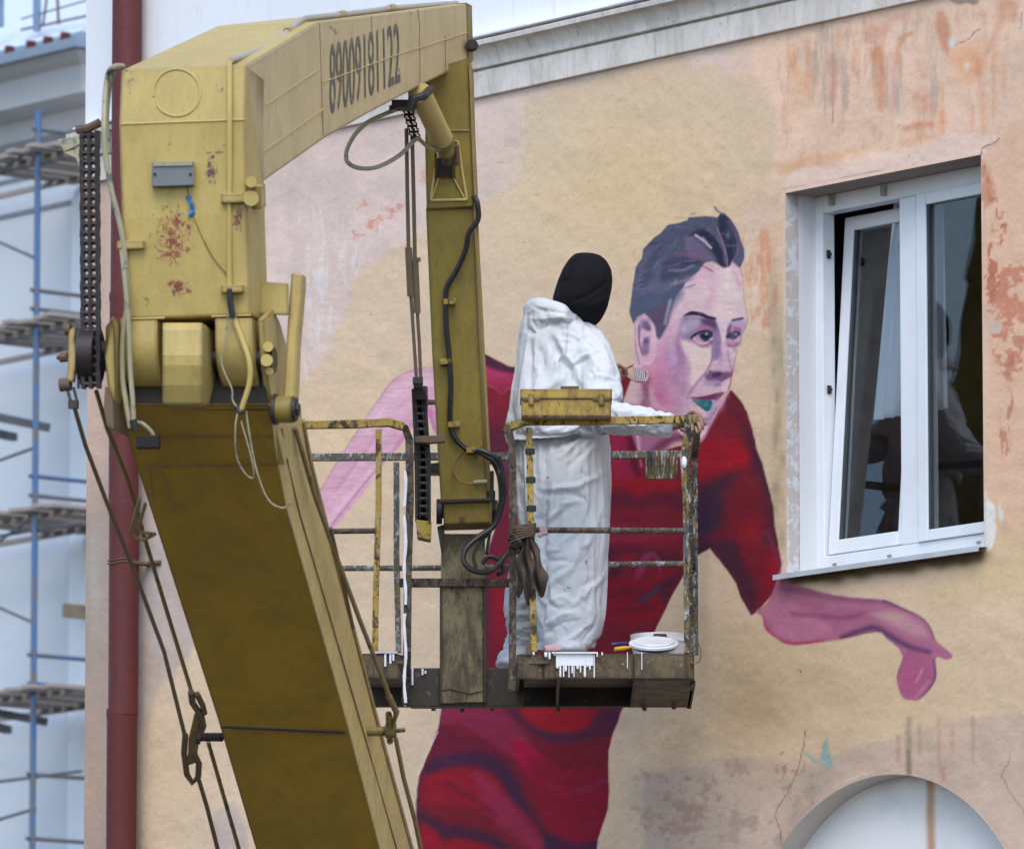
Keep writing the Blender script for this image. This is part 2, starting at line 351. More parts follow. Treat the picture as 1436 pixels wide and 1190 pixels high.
    c.poly(S1((920, 300), (960, 330), (980, 380), (930, 370)), (180, 128, 112), 3, .5, jit=6, tex=.6)
    c.poly(S1((1020, 520), (1045, 525), (1050, 620), (1025, 630)), (201, 130, 96), 3, .8, jit=5, tex=.5)
    c.poly(S1((1220, 430), (1245, 500), (1250, 620), (1230, 625)), (204, 140, 108), 3, .7, jit=5, tex=.5)
    c.poly(S1((300, 220), (325, 230), (325, 310), (300, 320)), (206, 148, 108), 3, .8, jit=5, tex=.5)
    c.poly(S1((320, 360), (380, 380), (370, 500), (325, 540)), (209, 162, 124), 6, .7, jit=8, tex=.5)
    c.poly(S1((290, 780), (500, 730), (650, 705), (640, 730), (420, 790), (285, 835)), (207, 158, 118), 3, .85, jit=6, tex=.4)
    c.poly(S1((845, 670), (980, 640), (990, 665), (850, 705)), (207, 156, 120), 3, .8, jit=5, tex=.4)
    c.gal = 1.0; c.gs = 1.0
    c.poly(S1((290, 910), (300, 850), (380, 800), (560, 790), (720, 740), (950, 690), (1080, 640), (1320, 655), (1230, 700), (1215, 735), (700, 835), (310, 915)), (216, 192, 182), 2, .85, jit=5)
    c.line(S1((1222, 735), (1235, 700), (1290, 680), (1312, 658)), 1.2, (112, 90, 82), .7, .95, jit=3)
    c.line(S1((300, 150), (300, 650), (290, 700)), 1.2, (170, 150, 140), .8, .5)
    c.line(S1((300, 320), (335, 300), (325, 240)), 1, (160, 130, 115), .7, .5)
    c.poly(S1((1080, 0), (1210, 0), (1190, 22), (1150, 15), (1120, 22)), (140, 125, 118), 1.4, .9, jit=4)
    c.line(S1((1410, 30), (1420, 150)), 2.5, (215, 205, 198), 1, .7, jit=3); c.line(S1((1417, 60), (1420, 150)), 1, (110, 90, 85), .7, .8)
    c.scrub(S1((420, 60), (560, 150), (560, 330), (420, 420)), (168, 158, 150), .5, .1, (3, 40), .6, 77, 14)
    # right of the window
    c.scrub(Z2((1172, 90), (1240, 180), (1330, 380), (1310, 520), (1260, 560), (1280, 760), (1186, 900), (1180, 400)), (172, 104, 84), .46, .08, (6, 9), .85, 8, 10)
    c.poly(Z2((1175, 95), (1215, 160), (1245, 240), (1230, 330), (1190, 330), (1172, 200)), (176, 112, 92), 4, .6, jit=7, tex=.6)
    c.scrub(Z2((1260, 620), (1420, 640), (1420, 1190), (1230, 1190), (1210, 760)), (184, 118, 96), .45, .08, (8, 7), .75, 18, 14)
    c.scrub(Z3((1160, 0), (1340, 0), (1320, 380), (1300, 560), (1220, 520), (1200, 180)), (176, 116, 98), .46, .1, (5, 18), .75, 28, 12)
    c.scrub(Z2((1190, 830), (1300, 850), (1290, 1000), (1190, 1000)), (196, 180, 172), .45, .1, (8, 8), .8, 38, 8)
    c.line(Z2((1178, 320), (1184, 440)), 1.6, (225, 220, 218), .8, .9, jit=2)
    c.poly(Z3((1160, 680), (1175, 720), (1210, 760), (1215, 900), (1195, 960), (1160, 970)), (214, 214, 216), 1.4, .95, jit=5)
    c.poly(Z3((1235, 740), (1255, 800), (1240, 835), (1230, 790)), (210, 208, 208), 1.2, .9, jit=4)
    c.scrub(Z2((0, 480), (70, 500), (140, 700), (100, 950), (0, 1000)), (206, 142, 118), .5, .1, (4, 14), .8, 6, 10)
    c.scrub([(1036, 325), (1085, 325), (1082, 400), (1064, 450), (1045, 440)], (203, 146, 114), .46, .18, (3, 14), .75, 16, 8)
    c.line([(1066, 320), (1070, 300), (1080, 250)], 6, (205, 180, 168), 5, .6)
    c.blob(1084, 430, 9, 60, (160, 140, 118), .6); c.blob(1094, 500, 7, 60, (150, 140, 118), .55); c.blob(1090, 700, 8, 60, (160, 142, 118), .5)
    c.line(Z2((157, 280), (156, 500), (150, 900), (148, 1190)), 1.4, (206, 200, 200), .8, .6, jit=3)
    # sill's shadow painted on the wall below it, with soot
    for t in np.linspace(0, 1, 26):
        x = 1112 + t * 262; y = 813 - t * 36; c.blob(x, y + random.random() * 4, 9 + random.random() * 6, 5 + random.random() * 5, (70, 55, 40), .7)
    for k in range(9): c.blob(1084 + random.random() * 14, 470 + k * 34 + random.random() * 20, 3 + random.random() * 4, 8 + random.random() * 14, (140, 128, 106), .5)
    # bottom right: pink plaster, cracks, damp
    c.scrub(H((0, 820), (420, 760), (300, 1190), (0, 1190)), (150, 130, 122), .5, .12, (12, 12), .5, 51, 20)
    c.scrub([(880, 1075), (1010, 1085), (1010, 1190), (895, 1190)], (156, 122, 114), .49, .14, (9, 7), .5, 52, 20)
    c.blob(900, 1110, 22, 30, (176, 160, 152), .6); c.blob(1150, 1090, 26, 46, (150, 136, 128), .5, 35); c.blob(1118, 1150, 18, 30, (150, 136, 128), .45, 30)
    c.line(H((330, 710), (310, 820), (285, 905), (240, 980), (205, 1045), (225, 1110), (232, 1160), (270, 1168), (308, 1165)), 1.1, (112, 96, 88), .7, .9, jit=4)
    c.line(H((1160, 790), (1158, 840), (1125, 885), (1145, 920), (1170, 970), (1219, 1040)), 1, (120, 104, 98), .7, .8, jit=4)
    c.line(H((750, 660), (748, 760), (750, 870)), 6, (128, 112, 98), 4, .6, jit=4, tex=.5); c.line(H((748, 790), (752, 885)), 5, (120, 108, 98), 2.5, .8, tex=.2)
    for X0, y0, y1, cc in [(870, 660, 870, (176, 128, 112)), (925, 690, 790, (180, 132, 116)), (1010, 650, 830, (160, 130, 122)), (790, 690, 800, (160, 130, 110)), (705, 730, 830, (160, 126, 110)), (890, 860, 915, (176, 112, 84))]:
        c.line(H((X0, y0), (X0 + 3, y1)), 4, cc, 3, .55, jit=5, tex=.7)
    c.poly(H((412, 740), (425, 790), (440, 850), (400, 830), (392, 790)), (126, 160, 166), 2, .8, jit=4, tex=.3)
    c.line(H((325, 795), (370, 830), (435, 860)), 3.2, (120, 158, 166), 1.6, .8, jit=3, tex=.3)
    c.line(H((305, 460), (310, 470)), 1.6, (100, 84, 66), .7, .9)
    c.scrub(H((200, 790), (330, 760), (300, 1000), (200, 900)), (160, 110, 96), .55, .06, (4, 5), .6, 57, 8)
    # trowel relief and pitting everywhere, before the figure
    sp_ = fbm(X / 3.0, Y / 2.2, 61, 3); i = np.where(sp_ > .80)[0]; c.blend(i, np.full(len(i), .28), (150, 118, 84))
    c.C *= (1 + (fbm(X / 5, Y / 4, 23, 3)[:, None] - .5) * .07)
    bgc = c.C.copy()
    # ------------------------------------------------------------------ the figure
    # left (viewer's) bare arm
    arm = K((100, 980), (60, 760), (110, 720)[:2], (200, 620), (320, 465), (440, 300), (520, 240), (600, 222), (700, 224), (720, 500), (640, 520), (520, 560), (380, 700), (280, 830), (170, 980), (150, 1080))
    arm = K((40, 905), (110, 790), (200, 640), (315, 465), (430, 300), (500, 248), (600, 222), (740, 222), (740, 560), (650, 545), (600, 430), (560, 470), (480, 590), (400, 680), (300, 830), (200, 950), (120, 1060), (60, 1100))
    c.poly(arm, (205, 158, 176), 1.6, 1, out=fig)
    c.line(K((40, 905), (200, 640), (315, 465), (430, 300), (500, 246), (600, 222)), 2.2, (150, 104, 138), 1.2, .8)
    c.line(K((330, 520), (440, 370), (540, 290), (640, 280)), 16, (218, 180, 194), 8, .85)
    c.line(K((140, 880), (280, 700), (420, 520), (520, 400)), 9, (214, 172, 190), 6, .8)
    c.line(K((70, 1060), (200, 880), (330, 740), (440, 620)), 9, (222, 184, 200), 5, .7)
    c.line(K((400, 690), (500, 570), (560, 480), (600, 440)), 9, (188, 110, 156), 5, .9)
    c.line(K((150, 980), (290, 800), (420, 640)), 2.4, (178, 112, 152), 1.4, .8); c.line(K((180, 800), (300, 640), (400, 500)), 3, (190, 134, 160), 3, .7)
    c.line(K((620, 430), (650, 520), (740, 560)), 10, (176, 104, 150), 5, .8)
    # red shirt body
    RED = (112, 34, 46); DK = (62, 38, 52); BR = (136, 30, 42); MG = (140, 44, 74); PR = (86, 40, 60)
    body = [(612, 540), (640, 505), (676, 494), (700, 506), (716, 514), (800, 520), (868, 520), (878, 516), (893, 508), (905, 560), (930, 628), (982, 619), (1024, 546)] + \
        B((1000, 470), (1060, 540), (1120, 640), (1150, 740), (1180, 850), (1200, 950), (1240, 1060), (1265, 1150)) + \
        T((1020, 260), (1050, 380), (1075, 480), (1085, 600), (1110, 720), (1130, 830), (1120, 940), (1080, 1020), (1000, 1110), (965, 1145), (940, 1160), (870, 1030), (850, 960), (790, 870), (730, 800), (685, 742), (620, 780), (595, 810)) + \
        R3((960, 510), (900, 620), (820, 780), (780, 880), (700, 1090)) + L3((900, 95), (860, 190), (842, 260), (845, 440), (840, 500), (800, 620), (790, 700), (100, 700), (70, 600), (68, 480), (78, 370), (130, 250), (158, 170), (170, 95)) + \
        [(622, 985), (655, 930), (668, 880), (682, 780), (700, 720), (709, 690), (706, 664), (690, 652), (660, 650), (625, 600)]
    c.poly(body, RED, 1.1, 1, sm=False, jit=1.5, out=fig)
    ins = fig.copy()
    # collar / shoulder left
    c.poly(K((862, 150), (900, 165), (970, 215), (1080, 225), (1080, 260), (960, 240), (900, 215), (862, 190)), (70, 42, 60), 1, 1)
    c.poly(K((862, 185), (900, 225), (980, 245), (1080, 255), (1080, 330), (985, 330), (955, 350), (925, 320), (885, 300), (862, 280)), (168, 52, 92), 2, .95)
    c.poly(K((870, 220), (950, 240), (1000, 260), (960, 285), (880, 250)), (186, 66, 110), 5, .7)
    c.line(K((885, 300), (940, 325), (965, 345), (1000, 318)), 1.4, (200, 130, 150), .8, .8)
    c.blob(700, 560, 30, 34, (128, 38, 52), .7); c.blob(695, 620, 30, 26, (78, 38, 58), .8); c.poly(K((880, 640), (1000, 640), (990, 740), (960, 705), (900, 650)), (92, 52, 78), 3, .8)
    c.blob(690, 720, 24, 70, (104, 38, 66), .7); c.blob(700, 850, 22, 50, (142, 28, 40), .8); c.blob(684, 850, 7, 80, (84, 38, 60), .7); c.blob(712, 900, 16, 36, (110, 34, 50), .7)
    # torso centre
    c.poly(T((70, 0), (230, 0), (260, 250), (240, 330), (150, 340), (70, 320)), (146, 36, 66), 9, .9)
    c.poly(T((180, 50), (235, 60), (255, 260), (230, 300), (190, 200)), (84, 26, 44), 4, .8)
    c.poly(T((60, 330), (250, 300), (400, 300), (520, 340), (520, 390), (300, 420), (240, 430), (60, 400)), (150, 30, 40), 9, .85)
    c.poly(T((60, 400), (160, 385), (240, 440), (340, 400), (500, 390), (520, 480), (300, 480), (60, 480)), (84, 34, 52), 9, .8)
    c.blob(880, 720, 34, 10, (126, 32, 46), .8); c.poly(T((60, 560), (300, 590), (520, 590), (520, 700), (60, 720)), (132, 36, 56), 8, .8)
    c.blob(885, 752, 40, 7, (136, 38, 60), .8)
    c.poly(T((60, 740), (280, 740), (420, 780), (520, 800), (520, 900), (380, 860), (250, 830), (60, 830)), (78, 34, 52), 7, .8)
    c.blob(880, 782, 16, 8, (150, 32, 44), .8); c.poly(T((60, 880), (120, 860), (130, 900), (80, 930)), (58, 36, 52), 4, .8)
    c.poly(T((215, 950), (235, 860), (270, 785), (320, 760), (365, 790), (385, 850), (382, 915), (366, 915), (365, 850), (330, 800), (300, 830), (275, 900), (240, 945)), (148, 52, 88), 2.2, .75)
    c.poly(T((60, 930), (260, 920), (450, 860), (515, 900), (460, 1000), (380, 1190), (0, 1190), (30, 1050)), (128, 30, 42), 7, .85)
    c.poly(T((230, 1060), (330, 1000), (420, 930), (515, 900), (460, 1010), (420, 1090), (350, 1010), (270, 1075)), (74, 36, 56), 6, .85)
    c.line(T((265, 1062), (320, 1035), (372, 985)), 5, (52, 66, 88), 3, .8)
    c.line(T((0, 1060), (120, 1020), (260, 1010)), 5, (86, 32, 44), 4, .7); c.line(T((20, 1160), (160, 1120), (330, 1110)), 5, (92, 32, 44), 4, .7)
    c.blob(830, 850, 26, 10, (150, 30, 44), .6); c.blob(800, 880, 30, 12, (126, 30, 44), .6)
    # right shoulder and arm of shirt
    c.poly(B((940, 500), (1000, 480), (1080, 570), (1140, 720), (1190, 900), (1250, 1190), (1150, 1190), (1140, 950), (1060, 800), (960, 650), (900, 600)), (96, 34, 50), 7, .85)
    c.poly(T((600, 110), (700, 60), (800, 70), (900, 60), (940, 120), (930, 190), (800, 290), (700, 330), (600, 380)), (142, 28, 40), 10, .9)
    c.poly(T((780, 200), (870, 150), (935, 170), (900, 230), (790, 280)), (162, 30, 40), 8, .8)
    c.poly(T((900, 40), (960, 40), (1000, 180), (1050, 380), (1075, 480), (1085, 600), (1060, 740), (1010, 700), (1000, 500), (1010, 380), (950, 200)), (64, 38, 54), 8, .8)
    c.poly(T((600, 390), (700, 320), (830, 270), (850, 300), (780, 400), (800, 480), (760, 640), (660, 690), (590, 700)), (60, 40, 58), 11, .9)
    c.poly(T((800, 420), (950, 400), (1030, 460), (1010, 640), (900, 700), (780, 690), (700, 690), (760, 600)), (104, 32, 46), 10, .8)
    c.blob(1052, 742, 22, 16, (134, 28, 40), .8); c.blob(1000, 752, 14, 8, (124, 30, 42), .6); c.blob(990, 730, 14, 26, (54, 44, 66), .7)
    c.poly(T((690, 700), (850, 700), (900, 800), (960, 900), (1000, 1000), (960, 1120), (880, 1030), (850, 950), (780, 860), (700, 760), (600, 800), (600, 740)), (62, 36, 54), 6, .85)
    c.poly(T((880, 730), (1010, 720), (1080, 800), (1090, 900), (1060, 1020), (980, 1110), (970, 1000), (900, 850)), (110, 30, 44), 7, .85)
    c.blob(1085, 800, 12, 26, (142, 26, 42), .8); c.line(T((1040, 640), (1090, 780), (1120, 860)), 5, (108, 52, 84), 3, .6)
    c.line(T((970, 150), (1020, 260), (1050, 380), (1075, 480), (1085, 600), (1105, 720)), 5, (50, 36, 56), 2.5, .75)
    c.line(T((685, 745), (730, 800), (790, 870), (850, 960), (870, 1030), (940, 1150)), 4, (58, 40, 66), 2, .8)
    # lower red part
    c.poly(L3((165, 95), (420, 95), (560, 300), (480, 300), (420, 270), (250, 160), (160, 160)), (132, 44, 72), 5, .85)
    c.poly(L3((480, 95), (720, 95), (860, 150), (760, 200), (640, 200), (540, 180)), (152, 32, 42), 6, .9); c.poly(L3((440, 110), (520, 180), (620, 230), (760, 220), (870, 180), (880, 95), (800, 110), (740, 180), (620, 190), (520, 150), (470, 95)), (70, 42, 66), 5, .8)
    c.poly(L3((160, 170), (260, 190), (380, 260), (450, 330), (420, 320), (300, 280), (130, 290)), (104, 34, 56), 5, .9)
    c.poly(L3((130, 300), (250, 270), (380, 280), (460, 350), (520, 480), (600, 600), (640, 700), (600, 700), (560, 560), (460, 480), (380, 360), (260, 330), (110, 360)), (64, 40, 66), 5, .85)
    c.poly(L3((110, 370), (260, 330), (370, 370), (440, 470), (430, 520), (300, 500), (200, 480), (110, 480)), (140, 32, 46), 6, .9)
    c.poly(L3((300, 360), (380, 400), (480, 500), (600, 660), (560, 700), (480, 620), (380, 540)), (142, 46, 76), 6, .8)
    c.poly(L3((450, 225), (520, 240), (620, 340), (640, 400), (560, 400), (480, 310)), (160, 26, 62), 5, .95)
    c.poly(L3((520, 290), (650, 330), (800, 330), (840, 400), (840, 480), (790, 640), (640, 640), (560, 480)), (126, 30, 50), 7, .85)
    c.line(L3((600, 400), (700, 430), (830, 380)), 8, (120, 50, 76), 4, .6); c.blob(790, 1120, 20, 34, (138, 28, 46), .7)
    c.poly(L3((600, 600), (700, 640), (800, 630), (780, 700), (600, 700)), (58, 40, 64), 5, .8)
    c.poly(L3((80, 500), (200, 560), (360, 590), (480, 680), (470, 700), (350, 640), (200, 620), (90, 560)), (64, 40, 62), 5, .8)
    c.poly(L3((90, 560), (140, 580), (180, 660), (140, 700), (80, 640)), (150, 30, 46), 4, .8); c.poly(L3((210, 620), (330, 640), (440, 700), (210, 700)), (146, 30, 44), 4, .85)
    c.line(L3((78, 370), (68, 480), (70, 600), (95, 700)), 4, (62, 52, 96), 2, .8); c.line(L3((170, 95), (158, 170), (130, 250), (78, 370)), 2.2, (72, 42, 66), 1.2, .8)
    c.line(L3((200, 400), (300, 460), (390, 520)), 5, (84, 34, 50), 4, .6)
    c.line(L3((155, 190), (75, 365)), 1.0, (220, 210, 214), .6, .7, sm=False)
    # bristle streaks across cloth
    st = fbm(X / 26, Y / 2.4, 71, 3) - .5; i = np.where(ins)[0]; c.C[i] *= (1 + st[i][:, None] * .10)
    # forearm and drooping hand
    hand = [(1098, 786)] + H((235, 90), (350, 130), (450, 155), (560, 168), (650, 175), (720, 205), (800, 245), (840, 290), (860, 340), (925, 395), (920, 415), (900, 420), (862, 415), (862, 500), (800, 578), (765, 585), (722, 572), (698, 495), (722, 420), (715, 385), (660, 335), (620, 308), (480, 335), (280, 360), (215, 335), (165, 295), (155, 250), (130, 222), (170, 190), (200, 130))
    c.poly(hand, (160, 98, 128), 1.2, 1, jit=1, out=fig)
    c.poly(H((140, 220), (200, 170), (235, 100), (250, 130), (210, 200), (190, 260), (170, 250)), (176, 116, 132), 3, .8)
    c.poly(H((180, 190), (260, 180), (400, 260), (430, 310), (280, 345), (200, 300)), (176, 112, 140), 5, .8)
    c.line(H((150, 250), (170, 295), (215, 335), (280, 355), (400, 345)), 4, (160, 38, 70), 2.5, .8)
    c.line(H((240, 130), (350, 150), (450, 170), (600, 185), (660, 190)), 5, (130, 78, 106), 3, .7)
    c.line(H((280, 235), (380, 240), (480, 250), (560, 235)), 4, (120, 66, 96), 4, .75)
    c.line(H((420, 200), (560, 200), (640, 205)), 6, (172, 112, 142), 4, .7)
    c.poly(H((600, 230), (700, 220), (800, 270), (830, 330), (760, 320), (680, 280)), (184, 142, 150), 5, .8); c.blob(1252, 865, 12, 5, (186, 152, 140), .7)
    c.line(H((480, 330), (560, 300), (620, 292), (700, 340), (760, 370), (830, 390)), 7, (78, 52, 92), 3.5, .85)
    c.line(H((650, 178), (720, 208), (800, 245), (840, 290), (855, 335)), 2.6, (72, 50, 92), 1.4, .9)
    c.line(H((850, 340), (890, 380), (915, 405)), 6, (172, 104, 134), 3, .7)
    c.poly(H((725, 420), (760, 385), (850, 410), (855, 500), (800, 570), (765, 580), (725, 565), (702, 495)), (162, 88, 124), 3, .8)
    c.line(H((855, 420), (858, 500), (810, 570)), 3, (92, 54, 92), 2, .8); c.line(H((805, 460), (780, 510)), 3, (196, 140, 160), 1.6, .8); c.line(H((830, 510), (780, 570)), 4, (184, 118, 146), 2.4, .8)
    c.blob(1277, 945, 9, 14, (176, 84, 124), .7); c.line(H((718, 385), (722, 420), (700, 490)), 2.6, (128, 66, 112), 1.6, .6)
    c.line(H((200, 330), (270, 362), (480, 337), (600, 310)), 1.6, (120, 44, 76), 1, .7)
    # neck
    neck = [(893, 505), (884, 534), (872, 568), (866, 600), (893, 612), (899, 634), (930, 632), (986, 606), (975, 560), (930, 520)]
    c.poly(neck, (200, 168, 168), 1.4, 1, out=fig)
    c.poly(B((240, 400), (300, 400), (320, 560), (300, 600), (230, 590), (260, 500)), (128, 92, 116), 3, .85)
    c.poly(B((100, 600), (230, 600), (600, 700), (640, 860), (520, 870), (440, 930), (240, 980), (215, 850), (100, 800)), (150, 92, 124), 4, .9)
    c.poly(B((420, 860), (600, 820), (640, 860), (500, 900), (400, 970), (300, 975)), (104, 48, 76), 4, .8)
    c.line(B((200, 850), (220, 970)), 4, (204, 156, 170), 1.4, .9, sm=False)
    c.line(T((215, 55), (245, 145), (262, 235)), 3, (196, 120, 146), 1.5, .7)
    # head
    face = A((150, 860), (170, 820), (215, 790), (330, 760), (420, 640), (560, 500), (700, 430), (820, 430), (880, 470), (905, 560), (912, 690), (932, 800), (932, 865), (905, 935), (885, 1010)) + \
        B((1060, 60), (1040, 130), (1018, 250), (992, 350), (975, 440), (940, 500), (900, 590), (850, 680), (800, 780), (765, 850), (730, 890), (690, 885), (640, 850), (560, 820), (480, 700), (400, 610), (330, 540), (300, 460), (250, 400), (190, 330), (180, 240), (182, 120), (180, 40))
    c.poly(face, (203, 170, 184), 1.0, 1, out=fig)
    c.blob(1000, 400, 40, 46, (212, 190, 192), .9); c.blob(1025, 420, 18, 44, (214, 196, 192), .7); c.blob(975, 385, 22, 18, (206, 160, 180), .6); c.blob(998, 385, 9, 26, (198, 158, 180), .55)
    c.line(A((690, 640), (660, 740)), 7, (198, 152, 176), 5, .7); c.line(A((850, 500), (880, 600)), 6, (200, 140, 168), 4, .7); c.line(A((800, 470), (790, 600)), 5, (220, 204, 200), 4, .7)
    c.blob(928, 520, 16, 30, (186, 112, 152), .8); c.blob(925, 560, 17, 22, (188, 100, 146), .85); c.blob(912, 515, 10, 30, (200, 140, 170), .7); c.blob(950, 510, 16, 36, (150, 108, 146), .8); c.blob(958, 540, 10, 26, (164, 124, 158), .6)
    c.blob(965, 495, 10, 8, (136, 100, 140), .6); c.blob(944, 575, 12, 24, (186, 126, 158), .6); c.blob(905, 535, 8, 20, (168, 92, 116), .6); c.line(A((330, 1000), (340, 1190)), 7, (196, 144, 172), 5, .6); c.line(A((400, 1000), (410, 1130)), 8, (184, 164, 190), 5, .7)
    c.line(A((370, 980), (372, 1190)), 5, (190, 130, 165), 4, .6); c.line(A((420, 720), (390, 900)), 6, (196, 146, 168), 4, .6); c.line(A((395, 850), (440, 800), (480, 730)), 5, (214, 186, 190), 4, .6)
    # cheek light plane
    c.poly(E((400, 560), (440, 545), (520, 600), (620, 650), (740, 650), (740, 750), (700, 850), (620, 960), (540, 1060), (510, 1000), (520, 850), (470, 750), (420, 660)), (214, 190, 186), 3, .95)
    c.line(E((740, 660), (735, 780), (690, 880), (610, 980), (540, 1070), (490, 1150)), 2.4, (150, 96, 130), 1.6, .8)
    c.line(E((370, 560), (385, 680), (430, 790)), 5, (150, 100, 140), 4, .6)
    # eye socket, nose shadow
    c.poly(E((440, 325), (560, 320), (640, 330), (770, 355), (800, 450), (820, 520), (830, 650), (800, 760), (750, 760), (740, 640), (640, 640), (540, 590), (400, 550), (380, 500)), (126, 104, 140), 3.5, .88)
    c.poly(E((400, 400), (520, 350), (640, 350), (600, 420), (500, 500), (400, 520)), (176, 158, 184), 5, .75)
    c.poly(E((620, 350), (770, 355), (800, 450), (740, 500), (680, 430), (640, 400)), (84, 64, 98), 3.2, .9)
    c.poly(E((745, 470), (800, 450), (825, 560), (835, 720), (800, 780), (745, 740), (760, 600)), (136, 112, 150), 2.5, .85)
    c.poly(E((770, 350), (830, 340), (900, 380), (885, 520), (890, 640), (900, 760), (850, 700), (840, 560), (815, 460)), (208, 188, 194), 1.8, .9)
    c.poly(E((840, 600), (890, 620), (900, 800), (930, 850), (900, 890), (760, 880), (800, 780), (835, 720)), (196, 162, 186), 2.5, .85)
    c.line(E((840, 700), (835, 760), (810, 820)), 2.2, (158, 124, 154), 1.8, .7); c.line(E((900, 680), (920, 800), (935, 860)), 2, (150, 104, 140), 1.4, .7)
    # brows
    c.poly(E((435, 322), (500, 275), (560, 272), (640, 290), (700, 318), (775, 340), (770, 356), (690, 348), (620, 324), (540, 312), (480, 314)), (52, 36, 58), .9, 1)
    c.poly(E((938, 362), (990, 345), (1055, 335), (1058, 355), (1000, 372), (950, 385)), (52, 50, 70), 1, .95)
    # right eye socket
    c.poly(E((905, 400), (945, 375), (1060, 360), (1080, 440), (1045, 520), (1030, 640), (900, 640), (885, 520)), (170, 148, 182), 2, .85)
    c.poly(E((900, 470), (930, 430), (1025, 440), (1035, 490), (920, 500)), (150, 84, 120), 2, .85)
    c.poly(E((890, 500), (910, 430), (940, 400), (930, 470), (905, 540)), (96, 74, 108), 1.6, .8)
    c.poly(E((885, 530), (930, 490), (980, 478), (1030, 490), (1030, 520), (990, 540), (960, 570), (925, 555), (895, 555)), (58, 54, 76), 1, .95)
    c.poly(E((950, 510), (1005, 500), (1000, 545), (960, 560)), (64, 74, 94), 1, .9); c.blob(*E((985, 512))[0], 1.1, 1.1, (214, 220, 226), .95)
    c.poly(E((890, 560), (960, 580), (1030, 570), (1025, 630), (900, 640)), (178, 120, 150), 2, .8); c.line(E((890, 572), (935, 590), (1025, 575)), 1.2, (206, 170, 182), .8, .8)
    c.line(E((905, 625), (960, 635), (1010, 615)), 1.8, (120, 72, 104), 1.2, .7); c.blob(*E((975, 670))[0], 2, 3, (130, 110, 150), .5)
    # left eye
    c.poly(E((570, 490), (600, 440), (680, 425), (735, 440), (740, 480), (680, 465), (610, 480)), (176, 110, 148), 1.8, .9)
    c.poly(E((500, 545), (540, 520), (620, 480), (690, 470), (740, 500), (745, 560), (700, 590), (620, 612), (560, 590)), (184, 144, 166), 1.2, .95)
    c.poly(E((500, 545), (545, 505), (610, 475), (680, 462), (735, 490), (740, 530), (700, 500), (620, 500), (560, 530), (520, 560)), (48, 44, 62), .9, .95)
    c.poly(E((600, 510), (700, 490), (738, 520), (715, 560), (660, 585), (620, 560)), (50, 56, 74), 1.2, .98)
    c.poly(E((625, 515), (690, 505), (690, 545), (645, 550)), (26, 28, 40), 1.2, .9); c.blob(*E((672, 508))[0], 1.5, 1.3, (228, 232, 236), .95)
    c.line(E((545, 570), (600, 620), (650, 632), (710, 600), (735, 570)), 2.0, (160, 74, 108), 1, .85); c.line(E((540, 545), (570, 590), (630, 612), (690, 596)), 2.2, (222, 196, 204), .9, .7)
    c.blob(*E((720, 560))[0], 2, 1.4, (230, 214, 216), .8); c.line(E((420, 555), (500, 548)), 1.5, (160, 120, 150), 1, .6)
    # nose base
    c.poly(E((660, 950), (700, 900), (760, 895), (860, 905), (940, 910), (935, 950), (880, 990), (850, 1020), (780, 1000), (700, 1000)), (112, 78, 112), 2.2, .95)
    c.poly(E((740, 925), (800, 905), (840, 925), (800, 955), (740, 955)), (70, 52, 84), 1.6, .9); c.blob(*E((900, 930))[0], 5, 3, (130, 76, 104), .8); c.blob(*E((718, 898))[0], 1.8, 1.4, (100, 72, 104), .8)
    c.poly(E((650, 990), (850, 1010), (830, 1060), (720, 1070), (660, 1040)), (168, 146, 174), 3, .8); c.blob(*E((800, 1030))[0], 5, 3, (120, 92, 126), .8)
    c.poly(E((840, 1010), (920, 970), (935, 1000), (900, 1080), (860, 1120), (830, 1090)), (214, 182, 190), 1.6, .85)
    c.line(E((945, 870), (930, 1000), (905, 1080)), 1.6, (128, 50, 84), 1, .75)
    # mouth
    c.poly(B((650, 520), (720, 515), (800, 500), (900, 478), (925, 482), (890, 524), (860, 552), (780, 552), (700, 547)), (112, 54, 86), 1.2, 1)
    c.line(B((620, 525), (690, 522), (780, 512), (850, 488), (920, 480)), 1.6, (96, 56, 90), .9, .7)
    c.poly(B((655, 535), (760, 545), (850, 540), (830, 600), (800, 640), (760, 640), (700, 590)), (208, 182, 186), 1.2, .9)
    c.poly(B((658, 537), (720, 543), (820, 545), (822, 605), (792, 634), (765, 628), (700, 580)), (36, 96, 108), .8, 1)
    c.poly(B((690, 548), (760, 556), (800, 570), (780, 600), (730, 585)), (66, 128, 134), 2, .6)
    c.poly(B((830, 560), (890, 530), (870, 600), (830, 680), (770, 690), (800, 640)), (170, 146, 176), 2, .85)
    c.poly(B((730, 690), (830, 690), (800, 740), (760, 760), (720, 730)), (166, 130, 160), 2.4, .85); c.line(B((730, 690), (790, 700), (830, 660), (880, 580)), 1.6, (136, 100, 138), 1.1, .7)
    c.line(B((740, 745), (800, 740)), 2, (136, 96, 132), 1.4, .6)
    c.poly(B((670, 770), (760, 760), (790, 780), (750, 850), (700, 850)), (220, 184, 188), 2, .85); c.line(B((660, 870), (720, 888), (770, 840), (820, 740), (900, 600), (960, 470)), 3, (168, 96, 136), 2, .8)
    c.blob(*B((900, 560))[0], 6, 10, (196, 146, 172), .6); c.blob(*B((660, 600))[0], 8, 12, (196, 150, 168), .6); c.line(B((650, 590), (700, 640), (740, 690)), 4, (216, 190, 190), 2.5, .7)
    c.blob(*B((545, 590))[0], 7, 12, (180, 130, 160), .5); c.poly(B((310, 470), (380, 560), (430, 620), (350, 590), (310, 540)), (190, 160, 160), 3, .8)
    # ear
    c.poly(A((148, 870), (165, 820), (215, 790), (255, 820), (285, 870), (300, 960), (290, 1100), (240, 1150), (190, 1130), (160, 1050)), (210, 168, 184), 1.2, .95)
